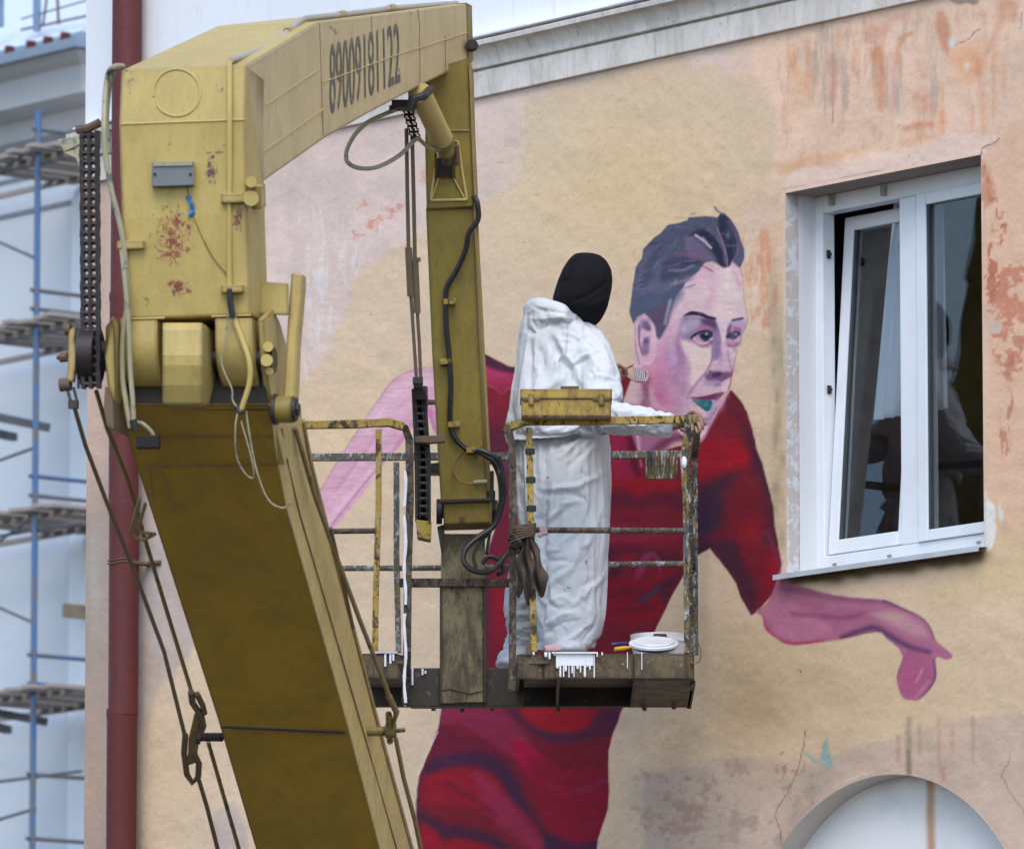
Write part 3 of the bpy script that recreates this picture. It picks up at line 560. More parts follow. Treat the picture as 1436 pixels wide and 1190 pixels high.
    c.poly(A((170, 900), (190, 840), (230, 830), (262, 880), (255, 960), (250, 1060), (215, 1085), (190, 1040)), (150, 116, 150), 2.2, .85)
    c.poly(A((205, 860), (240, 850), (262, 900), (235, 930), (215, 900)), (96, 84, 118), 1.6, .8); c.blob(*A((232, 982))[0], 4, 5, (74, 80, 112), .95)
    c.poly(A((195, 900), (235, 910), (262, 920), (245, 955), (215, 960), (200, 1050), (190, 980)), (206, 170, 188), 1.4, .8); c.line(A((180, 880), (183, 980), (205, 1080)), 1.4, (96, 76, 112), .9, .85); c.line(A((150, 860), (152, 960), (165, 1060), (180, 1140)), 1.8, (150, 110, 140), 1.1, .7)
    c.blob(*A((225, 1040))[0], 4, 7, (120, 90, 130), .6)
    # hair
    hair = A((110, 775), (122, 690), (138, 580), (158, 470), (200, 405), (208, 345), (280, 265), (330, 230), (378, 172), (460, 160), (515, 140), (520, 122), (640, 112), (720, 122), (745, 92), (775, 96), (800, 120), (840, 170), (870, 230), (888, 290), (910, 345), (912, 410), (880, 478), (845, 452), (812, 434), (785, 470), (745, 462), (690, 430), (640, 440), (600, 490), (560, 525), (500, 580), (480, 620), (440, 660), (420, 700), (400, 770), (380, 850), (355, 905), (322, 966), (302, 950), (290, 880), (262, 825), (215, 792), (170, 815), (140, 870), (122, 820))
    c.poly(hair, (80, 82, 104), 1.1, 1, sm=False, jit=1, out=fig)
    c.poly(A((115, 770), (140, 600), (330, 620), (480, 640), (400, 760), (300, 790), (215, 780), (150, 830)), (80, 88, 112), 6, .8)
    c.poly(A((250, 800), (390, 700), (390, 820), (325, 960), (300, 880)), (92, 72, 96), 4, .85); c.line(A((395, 700), (378, 780), (360, 860)), 4, (150, 158, 186), 2.2, .85)
    c.poly(A((160, 560), (330, 560), (420, 600), (300, 650), (150, 640)), (104, 98, 126), 6, .6); c.blob(*A((330, 500))[0], 14, 18, (88, 98, 122), .6)
    c.line(A((215, 580), (250, 500), (270, 400), (330, 300)), 7, (66, 70, 92), 4, .6); c.line(A((180, 560), (200, 460), (260, 350)), 6, (110, 100, 128), 4, .5)
    c.poly(A((340, 480), (400, 400), (560, 400), (640, 430), (560, 470), (450, 520), (340, 560)), (64, 64, 88), 3, .8)
    c.line(A((350, 560), (450, 520), (550, 500)), 4, (70, 70, 94), 2.5, .8); c.line(A((390, 490), (480, 490), (555, 458)), 3, (138, 124, 150), 1.8, .8); c.line(A((400, 590), (500, 560), (560, 530)), 3, (150, 134, 156), 2.4, .7)
    c.poly(A((500, 260), (560, 270), (640, 340), (700, 430), (620, 420), (520, 400)), (112, 96, 126), 3, .8); c.line(A((440, 380), (560, 390), (640, 420)), 4, (120, 84, 108), 2.5, .7)
    c.poly(A((520, 250), (600, 200), (700, 260), (770, 370), (780, 465), (740, 455), (700, 380), (620, 290), (560, 245)), (40, 42, 60), 2, .9)
    c.poly(A((730, 110), (790, 120), (850, 230), (860, 340), (820, 440), (790, 460), (780, 350), (740, 240)), (44, 46, 66), 2, .92)
    c.line(A((570, 245), (620, 280), (680, 335)), 3, (206, 184, 196), 1.1, .9); c.line(A((620, 260), (655, 300)), 1.6, (190, 170, 190), .8, .7); c.line(A((610, 180), (700, 240), (760, 340), (775, 440)), 3, (112, 92, 122), 1.8, .8)
    c.line(A((720, 200), (760, 300), (785, 400), (790, 460)), 1.6, (168, 140, 166), 1, .7); c.line(A((800, 150), (850, 250), (860, 360), (820, 440)), 2, (138, 100, 132), 1.4, .7)
    c.line(A((850, 200), (890, 300), (895, 400), (850, 450)), 5, (92, 84, 112), 2.6, .7); c.line(A((780, 140), (830, 260), (840, 380)), 3, (70, 74, 98), 1.8, .7); c.blob(*A((795, 245))[0], 3, 7, (96, 104, 126), .8)
    c.poly(A((400, 170), (520, 130), (700, 130), (600, 170), (500, 220), (360, 240)), (76, 84, 106), 4, .7); c.line(A((430, 190), (550, 190)), 2, (126, 128, 150), 1.6, .6); c.line(A((420, 240), (560, 215), (640, 180)), 5, (72, 76, 98), 3, .7)
    c.line(A((702, 50), (730, 85), (770, 100)), 2.2, (96, 96, 122), 1, .9); c.line(A((540, 100), (565, 96)), 3, (120, 128, 130), 1.4, .6); c.line(A((425, 122), (500, 126)), 1, (150, 140, 120), .8, .7)
    for k in range(26):
        x = 250 + random.random() * 200; y = 300 + random.random() * 220; c.line(A((x, y), (x + 30 + random.random() * 30, y - 40 - random.random() * 40)), .8, (120, 122, 142) if k % 2 else (60, 62, 84), .8, .45)
    c.poly(A((880, 478), (912, 400), (905, 440)), (150, 110, 140), 1.2, .8); c.poly(A((820, 432), (850, 450), (880, 500), (890, 560), (850, 520)), (216, 190, 192), 2, .7)
    c.poly(A((600, 500), (640, 440), (700, 460), (670, 500)), (200, 160, 172), 2.4, .8); c.line(A((600, 455), (640, 470), (690, 500)), 1.6, (70, 62, 84), 1, .7)
    c.line(A((885, 480), (908, 580), (914, 690), (932, 800), (930, 860), (895, 950), (870, 1080)) + B((1040, 130), (992, 350)), 1.8, (160, 98, 126), 1, .65)
    for k in range(60):       # loose bristle strokes through the hair
        x = 150 + random.random() * 640; y = 180 + random.random() * 520
        if x > 520 and y > 400: continue
        an = -1.0 + .9 * (x / 700) + random.random() * .4; L_ = 30 + random.random() * 60; dk = random.choice([(56, 60, 84), (66, 70, 96), (112, 104, 132), (96, 104, 126), (48, 50, 72)])
        c.line(A((x, y), (x + L_ * .5 * math.cos(an) + 4, y + L_ * .5 * math.sin(an)), (x + L_ * math.cos(an), y + L_ * math.sin(an))), 1.2 + random.random() * 2.2, dk, 1.0, .5)
    for k in range(70):       # and across the skin
        x = 420 + random.random() * 420; y = 500 + random.random() * 900; an = 1.3 + random.random() * .5
        c.line(A((x, y), (x + 30 * math.cos(an), y + 30 * math.sin(an))), 2.5, random.choice([(214, 190, 196), (190, 146, 172), (222, 204, 204), (196, 150, 176)]), 1.8, .22)
    c.C[:] = bgc + (c.C - bgc) * c.cov[:, None]
    c.line(A((702, 50), (730, 85), (770, 100)), 2.2, (96, 96, 122), 1, .9); c.line(A((540, 100), (565, 96)), 3, (120, 128, 130), 1.4, .6); c.line(A((425, 122), (500, 126)), 1, (150, 140, 120), .8, .7)
    c.line(L3((155, 190), (75, 365)), 1.2, (222, 212, 214), .6, .8, sm=False)
    i = np.where(fig)[0]; c.C[i] *= (1 + (fbm(X / 14, Y / 2.0, 72, 3)[i][:, None] - .5) * .10 + (fbm(X / 3, Y / 3, 73, 2)[i][:, None] - .5) * .05)
    return np.clip(c.C, 8, 245), fig

def project(P):   # world points (N,3) -> picture coordinates used while drawing
    x = P[:, 0]; y = P[:, 1]; zz = P[:, 2] - CAMZ
    d = y * cp + zz * sp; v = -y * sp + zz * cp
    return CX + F * x / d, CY - F * v / d

# ------------------------------------------------------------------ building with mural
ub_l = WALL.hit(121, 700)[0]
wl = WALL.hit(1102.5, 520)[0]; wr = WALL.hit(1378, 480)[0]
wt = (WALL.hit(1103, 271)[1] + WALL.hit(1374, 217)[1]) / 2; wb = (WALL.hit(1102, 806)[1] + WALL.hit(1380, 770)[1]) / 2
arcp = [WALL.hit(*p) for p in H((240, 1165), (330, 1050), (450, 960), (560, 910), (700, 888), (800, 895), (900, 940), (1000, 1010), (1140, 1190))]
Am = np.array([[2 * a, 2 * b, 1] for a, b in arcp]); bm_ = np.array([a * a + b * b for a, b in arcp]); s_ = np.linalg.lstsq(Am, bm_, rcond=None)[0]
AU, AZ = s_[0], s_[1]; AR = math.sqrt(s_[2] + AU * AU + AZ * AZ)
z0 = np.mean([WALL.hit(659, 141)[1], WALL.hit(1300, 0)[1]]); z1 = np.mean([WALL.hit(659, 103)[1], WALL.hit(1111, 0)[1]]); z2 = np.mean([WALL.hit(668, 60)[1], WALL.hit(960, 0)[1]])
print('window', wl, wr, wb, wt, 'arch', AU, AZ, AR, 'cornice', z0, z1, z2, WALL.hit(659, 141)[1], WALL.hit(1300, 0)[1])
AZB = 0.9    # the niche's sides run down to here
bld = thing('apartment_building', WALL.at(ub_l, 0, 0), 'pink and ochre plastered building with the unfinished mural and a white window', 'building')
BO = ORIG[bld.name]
UR = WALL.hit(1450, 600)[0]
def axis(lo, hi, fine, extra, zones=()):
    out = [lo]; x = lo
    while x < hi - 1e-6:
        st = fine
        for a, b, s in zones:
            if a <= x < b: st = s
        x += st; out.append(min(x, hi))
    out = np.array(out)
    for e in extra:
        k = int(np.argmin(abs(out - e))); out[k] = e
    return np.unique(out)
fu0, fu1 = WALL.hit(880, 500)[0], WALL.hit(1046, 500)[0]; fz0, fz1 = WALL.hit(960, 625)[1], WALL.hit(960, 290)[1]
us = axis(ub_l, UR, .0092, [wl, wr], [(fu0, fu1, .0055)]); us = np.concatenate([us, UR + np.linspace(.1, 4, 12)])
zlo, zhi = WALL.hit(1436, 1195)[1] - .03, WALL.hit(121, -5)[1] + .03
zs = axis(zlo, zhi, .0060, [wb, wt], [(fz0, fz1, .0042)]); zs = np.concatenate([np.linspace(0, zlo, 12)[:-1], zs, zhi + np.linspace(.2, 2.5, 6)])
UU, ZZ = np.meshgrid(us, zs); nu, nzv = len(us), len(zs)
# snap grid to the arch
du = .0092; r = np.hypot(UU - AU, ZZ - AZ); m_ = (ZZ > AZ - .3) & (abs(r - AR) < .0052); 
UU = np.where(m_, AU + (UU - AU) / r * AR, UU); ZZ = np.where(m_, AZ + (ZZ - AZ) / r * AR, ZZ)
P3 = np.stack([WALL.P.x + WALL.U.x * UU, WALL.P.y + WALL.U.y * UU, ZZ], -1).reshape(-1, 3)
px, py = project(P3)
relief = (fbm(px / 60, py / 60, 5, 3) - .5) * .010 + (fbm(px / 12, py / 12, 6, 3) - .5) * .0022
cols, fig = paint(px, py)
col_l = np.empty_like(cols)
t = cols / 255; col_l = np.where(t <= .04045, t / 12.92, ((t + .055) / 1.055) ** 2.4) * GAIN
onopen = ((((abs(UU - wl) < .02) | (abs(UU - wr) < .02)) & (ZZ > wb - .02) & (ZZ < wt + .02)) | (((abs(ZZ - wb) < .02) | (abs(ZZ - wt) < .02)) & (UU > wl - .02) & (UU < wr + .02)) | (abs(np.hypot(UU - AU, ZZ - AZ) - AR) < .02) | (UU < ub_l + .02)).reshape(-1)
P3[:, :2] += (np.where(onopen, 0, relief)[:, None]) * np.array([[WALL.N.x, WALL.N.y]])
I = np.arange(nu * nzv).reshape(nzv, nu)
Q = np.stack([I[:-1, :-1], I[:-1, 1:], I[1:, 1:], I[1:, :-1]], -1).reshape(-1, 4)
ucv = UU.reshape(-1)[Q].mean(1); zcv = ZZ.reshape(-1)[Q].mean(1)
opening = (ucv > wl) & (ucv < wr) & (zcv > wb) & (zcv < wt)
arch = ((np.hypot(ucv - AU, zcv - AZ) < AR) & (zcv > AZ - .3)) | ((abs(ucv - AU) < math.sqrt(AR ** 2 - .09)) & (zcv <= AZ - .3) & (zcv > AZB))
fm = fig[Q].mean(1) > .5
wallmat, b = newmat('painted_plaster', .9, 0, .08)
n, l = nodes(wallmat); at = n.new('ShaderNodeAttribute'); at.attribute_name = 'paint'
v = tc(wallmat); fine = nz(wallmat, v, 150, 4, .7); mid = nz(wallmat, v, 52, 5, .7)
def mulc(m, fac, col, tint):
    x = mix(m, fac, (1, 1, 1), tint); n_, l_ = nodes(m); y = n_.new('ShaderNodeMix'); y.data_type = 'RGBA'; y.blend_type = 'MULTIPLY'; y.inputs[0].default_value = 1
    l_.new(col, y.inputs[6]); l_.new(x, y.inputs[7]); return y.outputs[2]
colr = mulc(wallmat, ramp(wallmat, fine, .35, .75, 0, .5), at.outputs[0], (.82, .80, .78))
colr = mulc(wallmat, ramp(wallmat, nz(wallmat, v, 80, 3, .6), .64, .74, 0, .6), colr, (.62, .56, .50))
setc(wallmat, b, colr); bump(wallmat, b, mth(wallmat, 'ADD', mth(wallmat, 'MULTIPLY', fine, .5), mid), .30, .0045)
def gridmesh(name, mask, parent):
    q = Q[mask]; used, inv = np.unique(q, return_inverse=True); q = inv.reshape(-1, 4)
    me = bpy.data.meshes.new(name); pts = P3[used] - np.array(BO)
    me.vertices.add(len(pts)); me.vertices.foreach_set('co', pts.astype(np.float32).ravel())
    me.loops.add(q.size); me.loops.foreach_set('vertex_index', q.astype(np.int32).ravel())
    me.polygons.add(len(q)); me.polygons.foreach_set('loop_start', np.arange(0, q.size, 4, dtype=np.int32))
    me.update(calc_edges=True)
    ca = me.color_attributes.new('paint', 'BYTE_COLOR', 'POINT')
    ca.data.foreach_set('color', np.concatenate([col_l[used], np.ones((len(used), 1))], 1).astype(np.float32).ravel())
    me.polygons.foreach_set('use_smooth', np.ones(len(q), bool)); me.materials.append(wallmat)
    ob = bpy.data.objects.new(name, me); COL.objects.link(ob); ob.parent = parent; ORIG[ob.name] = BO; return ob
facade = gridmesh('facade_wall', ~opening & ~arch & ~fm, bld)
mural = gridmesh('mural', ~opening & ~arch & fm, bld)
mural['label'] = 'half finished mural of a dark haired footballer in a red shirt leaning forward'

plaster_w = worn('white_fascia_plaster', (.76, .78, .80), (.55, .55, .54), (.48, .46, .44), (.64, .74), scale=3, rough=.85, streak=.6)
corn_m = worn('weathered_cornice', (.72, .67, .61), (.30, .25, .20), (.42, .33, .24), (.62, .70), scale=5, rough=.9, streak=.85, grime=.28)
beige_m = worn('beige_side_plaster', (.40, .34, .30), (.22, .18, .15), rough=.9)
def wprof(name, prof, mat, u0, u1, seg=1, bevel=0, parent=bld):
    mb = MB(); k = len(prof)
    vs = [WALL.at(u0, n_, z_) for n_, z_ in prof] + [WALL.at(u1, n_, z_) for n_, z_ in prof]
    mb.add(vs, [(i, i + k, (i + 1) % k + k, (i + 1) % k) for i in range(k)] + [tuple(range(k)), tuple(range(2 * k - 1, k - 1, -1))])
    return mb.build(name, mat, parent, bevel=bevel)
uE = UR + 4
wprof('frieze_band', [(-.01, z0), (.022, z0), (.024, z1 - .012), (.010, z1 - .010), (.010, z1), (-.01, z1)], corn_m, ub_l - .012, uE, bevel=.004)
cz = z2 - z1; cor = [(-.01, z1 + .001), (.034, z1 + .001), (.036, z1 + .012)] + [(.036 + .055 * (1 - math.cos(a)), z1 + .016 + cz * .62 * math.sin(a)) for a in np.linspace(.1, math.pi / 2, 8)] + [(.100, z1 + cz * .72), (.104, z1 + cz * .92), (-.01, z2)]
o_ = wprof('cornice', cor, corn_m, ub_l - .05, uE, bevel=.003)
wprof('fascia_wall', [(-.02, z2 + .001), (.012, z2 + .001), (.012, z2 + 2.2), (-.02, z2 + 2.2)], plaster_w, ub_l - .014, uE)
# chipped lip along the top of the cornice
mb = MB(); u = ub_l
while u < UR:
    du_ = .12 + random.random() * .3; h = .008 + random.random() * .006
    mb.box(WALL.at(u + du_ / 2, .05, z2 + .006 + h / 2), WALL.U * (du_ / 2 - .002), WALL.N * .052, Vector((0, 0, h / 2))); u += du_
mb.build('cornice_cap', plaster_w, bld, bevel=.003)
# building mass behind the facade
mb = MB(); p = lambda u, n_, z_: WALL.at(u, n_, z_)
zt = z2 + 2.2
mb.add([p(ub_l, 0, 0), p(ub_l, -8, 0), p(ub_l, -8, zt), p(ub_l, 0, zt)], [(0, 1, 2, 3)])
mb.add([p(ub_l, -8, 0), p(uE, -8, 0), p(uE, -8, zt), p(ub_l, -8, zt)], [(0, 1, 2, 3)])
mb.add([p(ub_l, 0, zt), p(uE, 0, zt), p(uE, -8, zt), p(ub_l, -8, zt)], [(0, 1, 2, 3)])
mb.add([p(uE, 0, 0), p(uE, -8, 0), p(uE, -8, zt), p(uE, 0, zt)], [(0, 1, 2, 3)])
mb.build('side_wall', beige_m, bld)
# white-painted end of the facade above the cornice line (left strip)
# arch niche
rs, zr = WALL.hit(1305, 1110, -.13)
niche_m, b = newmat('niche_whitewash', .85, 0, .2); v = tc(niche_m); nn, ll = nodes(niche_m)
dpn = nn.new('ShaderNodeVectorMath'); dpn.operation = 'DOT_PRODUCT'; gtc = nn.new('ShaderNodeTexCoord'); ll.new(gtc.outputs['Object'], dpn.inputs[0]); dpn.inputs[1].default_value = tuple(WALL.U)
u0_ = (WALL.at(rs, 0, 0) - BO).dot(WALL.U); dist_ = mth(niche_m, 'ABSOLUTE', mth(niche_m, 'SUBTRACT', mth(niche_m, 'ADD', dpn.outputs['Value'], mth(niche_m, 'MULTIPLY', nz(niche_m, v, 6), .03)), u0_ + .015), 0)
cn_ = mix(niche_m, ramp(niche_m, nz(niche_m, v, 4, 5), .4, .75), (.82, .82, .83), (.72, .72, .72)); cn_ = mix(niche_m, ramp(niche_m, dist_, .048, .004, 0, .9), cn_, (.52, .29, .15)); setc(niche_m, b, cn_); bump(niche_m, b, nz(niche_m, v, 40, 4), .2, .004)
soff_m = worn('niche_soffit_plaster', (.62, .56, .50), (.26, .22, .19), rough=.9)
mb = MB(); N_ = 64; aa = np.linspace(-.25, math.pi + .25, N_); ND = .13
half = math.sqrt(AR ** 2 - .09); ring = [(AU + AR * math.cos(a), AZ + AR * math.sin(a)) for a in aa if AZ + AR * math.sin(a) >= AZ - .3]
ring = [(AU + half, AZB)] + [(AU + half, AZ - .3)] + ring + [(AU - half, AZ - .3), (AU - half, AZB)]
k = len(ring); mb.add([WALL.at(a, .001, b_) for a, b_ in ring] + [WALL.at(a, -ND, b_) for a, b_ in ring], [(i, i + 1, i + 1 + k, i + k) for i in range(k - 1)])
mb.build('arch_soffit', soff_m, bld, smooth=True)
mb = MB(); mb.add([WALL.at(a, -ND, b_) for a, b_ in ring], [tuple(range(k))]); mb.build('niche_panel', niche_m, bld)


# ------------------------------------------------------------------ window
RD = .17
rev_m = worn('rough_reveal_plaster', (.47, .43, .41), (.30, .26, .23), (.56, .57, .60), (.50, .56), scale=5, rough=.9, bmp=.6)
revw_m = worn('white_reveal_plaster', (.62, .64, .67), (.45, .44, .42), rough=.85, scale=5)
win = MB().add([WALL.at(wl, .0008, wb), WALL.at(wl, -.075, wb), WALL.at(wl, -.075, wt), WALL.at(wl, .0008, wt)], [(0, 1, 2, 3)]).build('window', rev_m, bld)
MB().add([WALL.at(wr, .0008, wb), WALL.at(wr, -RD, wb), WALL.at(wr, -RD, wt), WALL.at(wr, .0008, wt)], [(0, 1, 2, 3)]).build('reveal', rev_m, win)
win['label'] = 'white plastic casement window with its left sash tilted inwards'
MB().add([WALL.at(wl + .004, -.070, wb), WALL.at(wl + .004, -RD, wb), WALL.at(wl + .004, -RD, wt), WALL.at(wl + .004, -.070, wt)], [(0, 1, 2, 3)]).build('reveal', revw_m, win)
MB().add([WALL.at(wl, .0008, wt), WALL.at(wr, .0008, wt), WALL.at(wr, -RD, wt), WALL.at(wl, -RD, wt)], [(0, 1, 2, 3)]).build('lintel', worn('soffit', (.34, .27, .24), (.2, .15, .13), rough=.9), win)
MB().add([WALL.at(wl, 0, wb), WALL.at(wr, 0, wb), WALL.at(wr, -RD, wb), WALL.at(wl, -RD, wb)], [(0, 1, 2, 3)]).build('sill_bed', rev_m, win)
FN = -RD
def fh(x, y, n_=FN): return WALL.hit(x, y, n_)
fl = wl; fo = fh(1154.5, 520)[0]                       # frame outer / inner left
m0, m1 = fh(1262.5, 520)[0], fh(1285.5, 520)[0]       # mullion
ft = np.mean([fh(1154, 299)[1], fh(1262, 278)[1]]); fb = np.mean([fh(1155.7, 780)[1], fh(1290, 760.7)[1]])
def bar(name, u0, u1, za, zb, n0=FN, th=.07, mat=None, par=None, bev=.004):
    mb = MB().hexa([WALL.at(u0, n0, za), WALL.at(u1, n0, za), WALL.at(u1, n0 - th, za), WALL.at(u0, n0 - th, za), WALL.at(u0, n0, zb), WALL.at(u1, n0, zb), WALL.at(u1, n0 - th, zb), WALL.at(u0, n0 - th, zb)])
    return mb.build(name, mat or M['pvc'], par or win, bevel=bev)
bar('frame', fl, fo, wb, wt); bar('frame', wr - .005, wr + .05, wb, wt)
bar('frame', fo + .001, wr - .006, ft, wt); bar('frame', fo + .001, wr - .006, wb, fb)
bar('mullion', m0, m1, fb + .001, ft - .001)
# fixed right pane with sash
r0 = fh(1288.5, 520)[0]; g0 = fh(1302, 520)[0]; gt = np.mean([fh(1300.7, 287.4)[1], fh(1374.7, 272.6)[1]]); gb = np.mean([fh(1305, 742.6)[1], fh(1381.7, 731)[1]])
st_ = np.mean([fh(1287, 272.6)[1], fh(1373, 258)[1]])
bar('sash', r0, g0, fb + .002, st_, FN + .012); bar('sash', g0 + .001, wr - .007, gt, st_, FN + .012); bar('sash', g0 + .001, wr - .007, fb + .002, gb, FN + .012); 
bar('sash', wr - .035, wr - .008, gb + .001, gt - .001, FN + .010)
bar('gasket', g0 + .0005, g0 + .014, gb, gt, FN + .004, .02, M['gasket'], bev=0)
glass, b = newmat('window_glass', .02, 0, .9); b.inputs['Transmission Weight'].default_value = 1.0; b.inputs['IOR'].default_value = 1.45
b.inputs['Base Color'].default_value = (.82, .86, .88, 1); b.inputs['Roughness'].default_value = .015
v = tc(glass); bump(glass, b, nz(glass, v, 1.6, 2), .12, .02)
def pane(name, pts, par, th=.006):
    mb = MB().prism(pts, WALL.N * -th); return mb.build(name, glass, par)
pane('pane', [WALL.at(g0, FN - .012, gb), WALL.at(wr - .03, FN - .012, gb), WALL.at(wr - .03, FN - .012, gt), WALL.at(g0, FN - .012, gt)], win)
# tilted left sash: hinged at its foot, top leaning into the room
q0 = fo + .012; q1 = m0 - .002; qb = fb + .006; qh = ft - fb - .012; TL = math.radians(4.2)
def tp(u, h, n_): return WALL.at(u, FN - .010 + n_ * math.cos(TL) - h * math.sin(TL), qb + h * math.cos(TL) + n_ * math.sin(TL))
def tbar(u0, u1, h0, h1, n0=0, th=.06, mat=None, name='sash', bev=.004):
    return MB().hexa([tp(u0, h0, n0), tp(u1, h0, n0), tp(u1, h0, n0 - th), tp(u0, h0, n0 - th), tp(u0, h1, n0), tp(u1, h1, n0), tp(u1, h1, n0 - th), tp(u0, h1, n0 - th)]).build(name, mat or M['pvc'], win, bevel=bev)
sw = .060
tbar(q0, q0 + sw, 0, qh); tbar(q1 - sw * .6, q1, 0, qh); tbar(q0 + sw + .001, q1 - sw * .6 - .001, qh - .062, qh); tbar(q0 + sw + .001, q1 - sw * .6 - .001, 0, .062)
tbar(q0 + sw + .0005, q0 + sw + .016, .0625, qh - .0625, -.008, .02, M['gasket'], 'gasket', 0)
MB().prism([tp(q0 + sw, .06, -.02), tp(q1 - sw * .6, .06, -.02), tp(q1 - sw * .6, qh - .06, -.02), tp(q0 + sw, qh - .06, -.02)], WALL.N * -.006).build('pane', glass, win)
for yy in (355, 545):
    zz_ = fh(1158, yy)[1]; MB().box(WALL.at(fo + .006, FN - .03, zz_), WALL.U * .003, WALL.N * .01, Vector((0, 0, .018))).box(WALL.at(fo + .012, FN - .03, zz_), WALL.U * .003, WALL.N * .01, Vector((0, 0, .006))).build('hinge', M['dark_steel'], win)
# outer metal sill
za = wb + .004
dl = WALL.hit(1084, 806, .05)[0]; dr = WALL.hit(1372, 770, .05)[0]
mb = MB(); th = .004
prof = [(-RD + .0, za + .022), (.052, za - .000), (.052, za - .022), (.048, za - .022), (.048, za - .006), (-RD, za + .016)]
k = len(prof); mb.add([WALL.at(dl, a, b_) for a, b_ in prof] + [WALL.at(dr, a, b_) for a, b_ in prof], [(i, i + k, (i + 1) % k + k, (i + 1) % k) for i in range(k)] + [tuple(range(k)), tuple(range(2 * k - 1, k - 1, -1))])
mb.build('sill', M['sill_metal'], win)
for xx, yy in ((1171, 791), (1248, 779), (1373, 760)):
    u_, z_ = fh(xx, yy); MB().box(WALL.at(u_, FN + .003, z_), WALL.U * .012, WALL.N * .003, Vector((0, 0, .004))).build('drain_cap', plain('drain', (.30, .27, .22), .5), win)
# putty brackets under the top
for xx, yy in ((1169, 281), (1242, 268)):
    u_, z_ = fh(xx, yy); MB().box(WALL.at(u_, FN + .012, z_), WALL.U * .010, WALL.N * .012, Vector((0, 0, .022))).build('bracket', plain('bracket_m', (.35, .33, .28), .7), win)
# room behind, so the glass is dark because a room is behind it
room_m = plain('room_walls', (.30, .29, .27), .9); mb = MB()
ra, rb, rz0, rz1, rn = wl - 1.2, wr + 1.2, wb - .9, wt + .4, -4.0
c8 = [WALL.at(ra, -.26, rz0), WALL.at(rb, -.26, rz0), WALL.at(rb, rn, rz0), WALL.at(ra, rn, rz0), WALL.at(ra, -.26, rz1), WALL.at(rb, -.26, rz1), WALL.at(rb, rn, rz1), WALL.at(ra, rn, rz1)]
mb.add(c8, [(0, 1, 2, 3), (4, 5, 6, 7), (1, 2, 6, 5), (2, 3, 7, 6), (3, 0, 4, 7)])
mb.add([WALL.at(ra, -.26, rz0), WALL.at(rb, -.26, rz0), WALL.at(rb, -.26, wb), WALL.at(ra, -.26, wb)], [(0, 1, 2, 3)])
mb.add([WALL.at(ra, -.26, wt), WALL.at(rb, -.26, wt), WALL.at(rb, -.26, rz1), WALL.at(ra, -.26, rz1)], [(0, 1, 2, 3)])
mb.add([WALL.at(ra, -.26, wb), WALL.at(wl - .02, -.26, wb), WALL.at(wl - .02, -.26, wt), WALL.at(ra, -.26, wt)], [(0, 1, 2, 3)])
mb.add([WALL.at(wr + .06, -.26, wb), WALL.at(rb, -.26, wb), WALL.at(rb, -.26, wt), WALL.at(wr + .06, -.26, wt)], [(0, 1, 2, 3)])
mb.build('room', room_m, bld)
cur_m, b = newmat('curtain_cloth', .9); b.inputs['Transmission Weight'].default_value = 0; v = tc(cur_m); setc(cur_m, b, mix(cur_m, nz(cur_m, v, 30), (.70, .74, .80), (.58, .62, .70)))
mb = MB(); nC = 60; vs = []; fs = []
for j in range(14):
    h = j / 13; zc = wt + .02 - h * (wt - wb) * .60
    for i in range(nC):
        t_ = i / (nC - 1); uu = m0 - .16 - .20 * h + t_ * (.32 + .15 * h); vs.append(WALL.at(uu, -.30 + .016 * math.sin(t_ * 46 + h) - .05 * h, zc))
for j in range(13):
    for i in range(nC - 1): fs.append((j * nC + i, j * nC + i + 1, (j + 1) * nC + i + 1, (j + 1) * nC + i))
mb.add(vs, fs); c_ = mb.build('curtain', cur_m, None, smooth=True, origin=WALL.at(m0, -.42, wb)); tag(c_, 'pale curtain hanging inside the room behind the tilted window sash', 'curtain')

# ------------------------------------------------------------------ downpipe
pn = .105; PR_ = 21.6 * 38.6 / F
def pipe_at(y): x = 180.5 - 9.5 * min(y, 700) / 700 + (0 if y < 800 else .5 * (y - 800) / 390); u, z_ = WALL.hit(x, y, pn); return WALL.at(u, pn, z_)
pu = np.mean([WALL.hit(170, 1000, pn)[0], WALL.hit(180, 30, pn)[0]])
ptop, pj = WALL.hit(180, -40, pn)[1] + 1.5, [WALL.hit(170, yy, pn)[1] for yy in (1003, 712, 420)]
segs = [ptop] + sorted(pj, reverse=True) + [.25]
dp = MB().cyl(WALL.at(pu, pn, segs[0]), WALL.at(pu, pn, segs[1] + .0), PR_ * .99, 32).build('downpipe', M['red_pipe'], bld, smooth=True)
for i in range(1, len(segs) - 1):
    o = WALL.U * (.004 * (-1) ** i)
    MB().tube([WALL.at(pu, pn, segs[i] + .03) + o, WALL.at(pu, pn, segs[i]) + o, WALL.at(pu, pn, segs[i] - .02) + o, WALL.at(pu, pn, segs[i + 1] + .001) + o], [PR_ * 1.04, PR_ * 1.05, PR_, PR_ * .985], 32).build('pipe_section', M['red_pipe'], dp, smooth=True)
zc = WALL.hit(170, 791, pn)[1]
ringp = [WALL.at(pu, pn, zc) + (WALL.U * math.cos(a) + WALL.N * math.sin(a)) * (PR_ + .004) + Vector((0, 0, .004 * math.sin(a * 3))) for a in np.linspace(0, 2 * math.pi, 25)]
MB().tube(ringp, .004, 6).tube([p_ + Vector((0, 0, .014)) for p_ in ringp], .003, 6).cyl(WALL.at(pu + PR_ - .01, 0, zc), WALL.at(pu + PR_ - .0, pn, zc), .011, 8).cyl(WALL.at(pu + PR_ * 1.0, .02, zc), WALL.at(pu + PR_ + .09, .004, zc), .012, 8).build('pipe_clamp', M['rust'], dp)

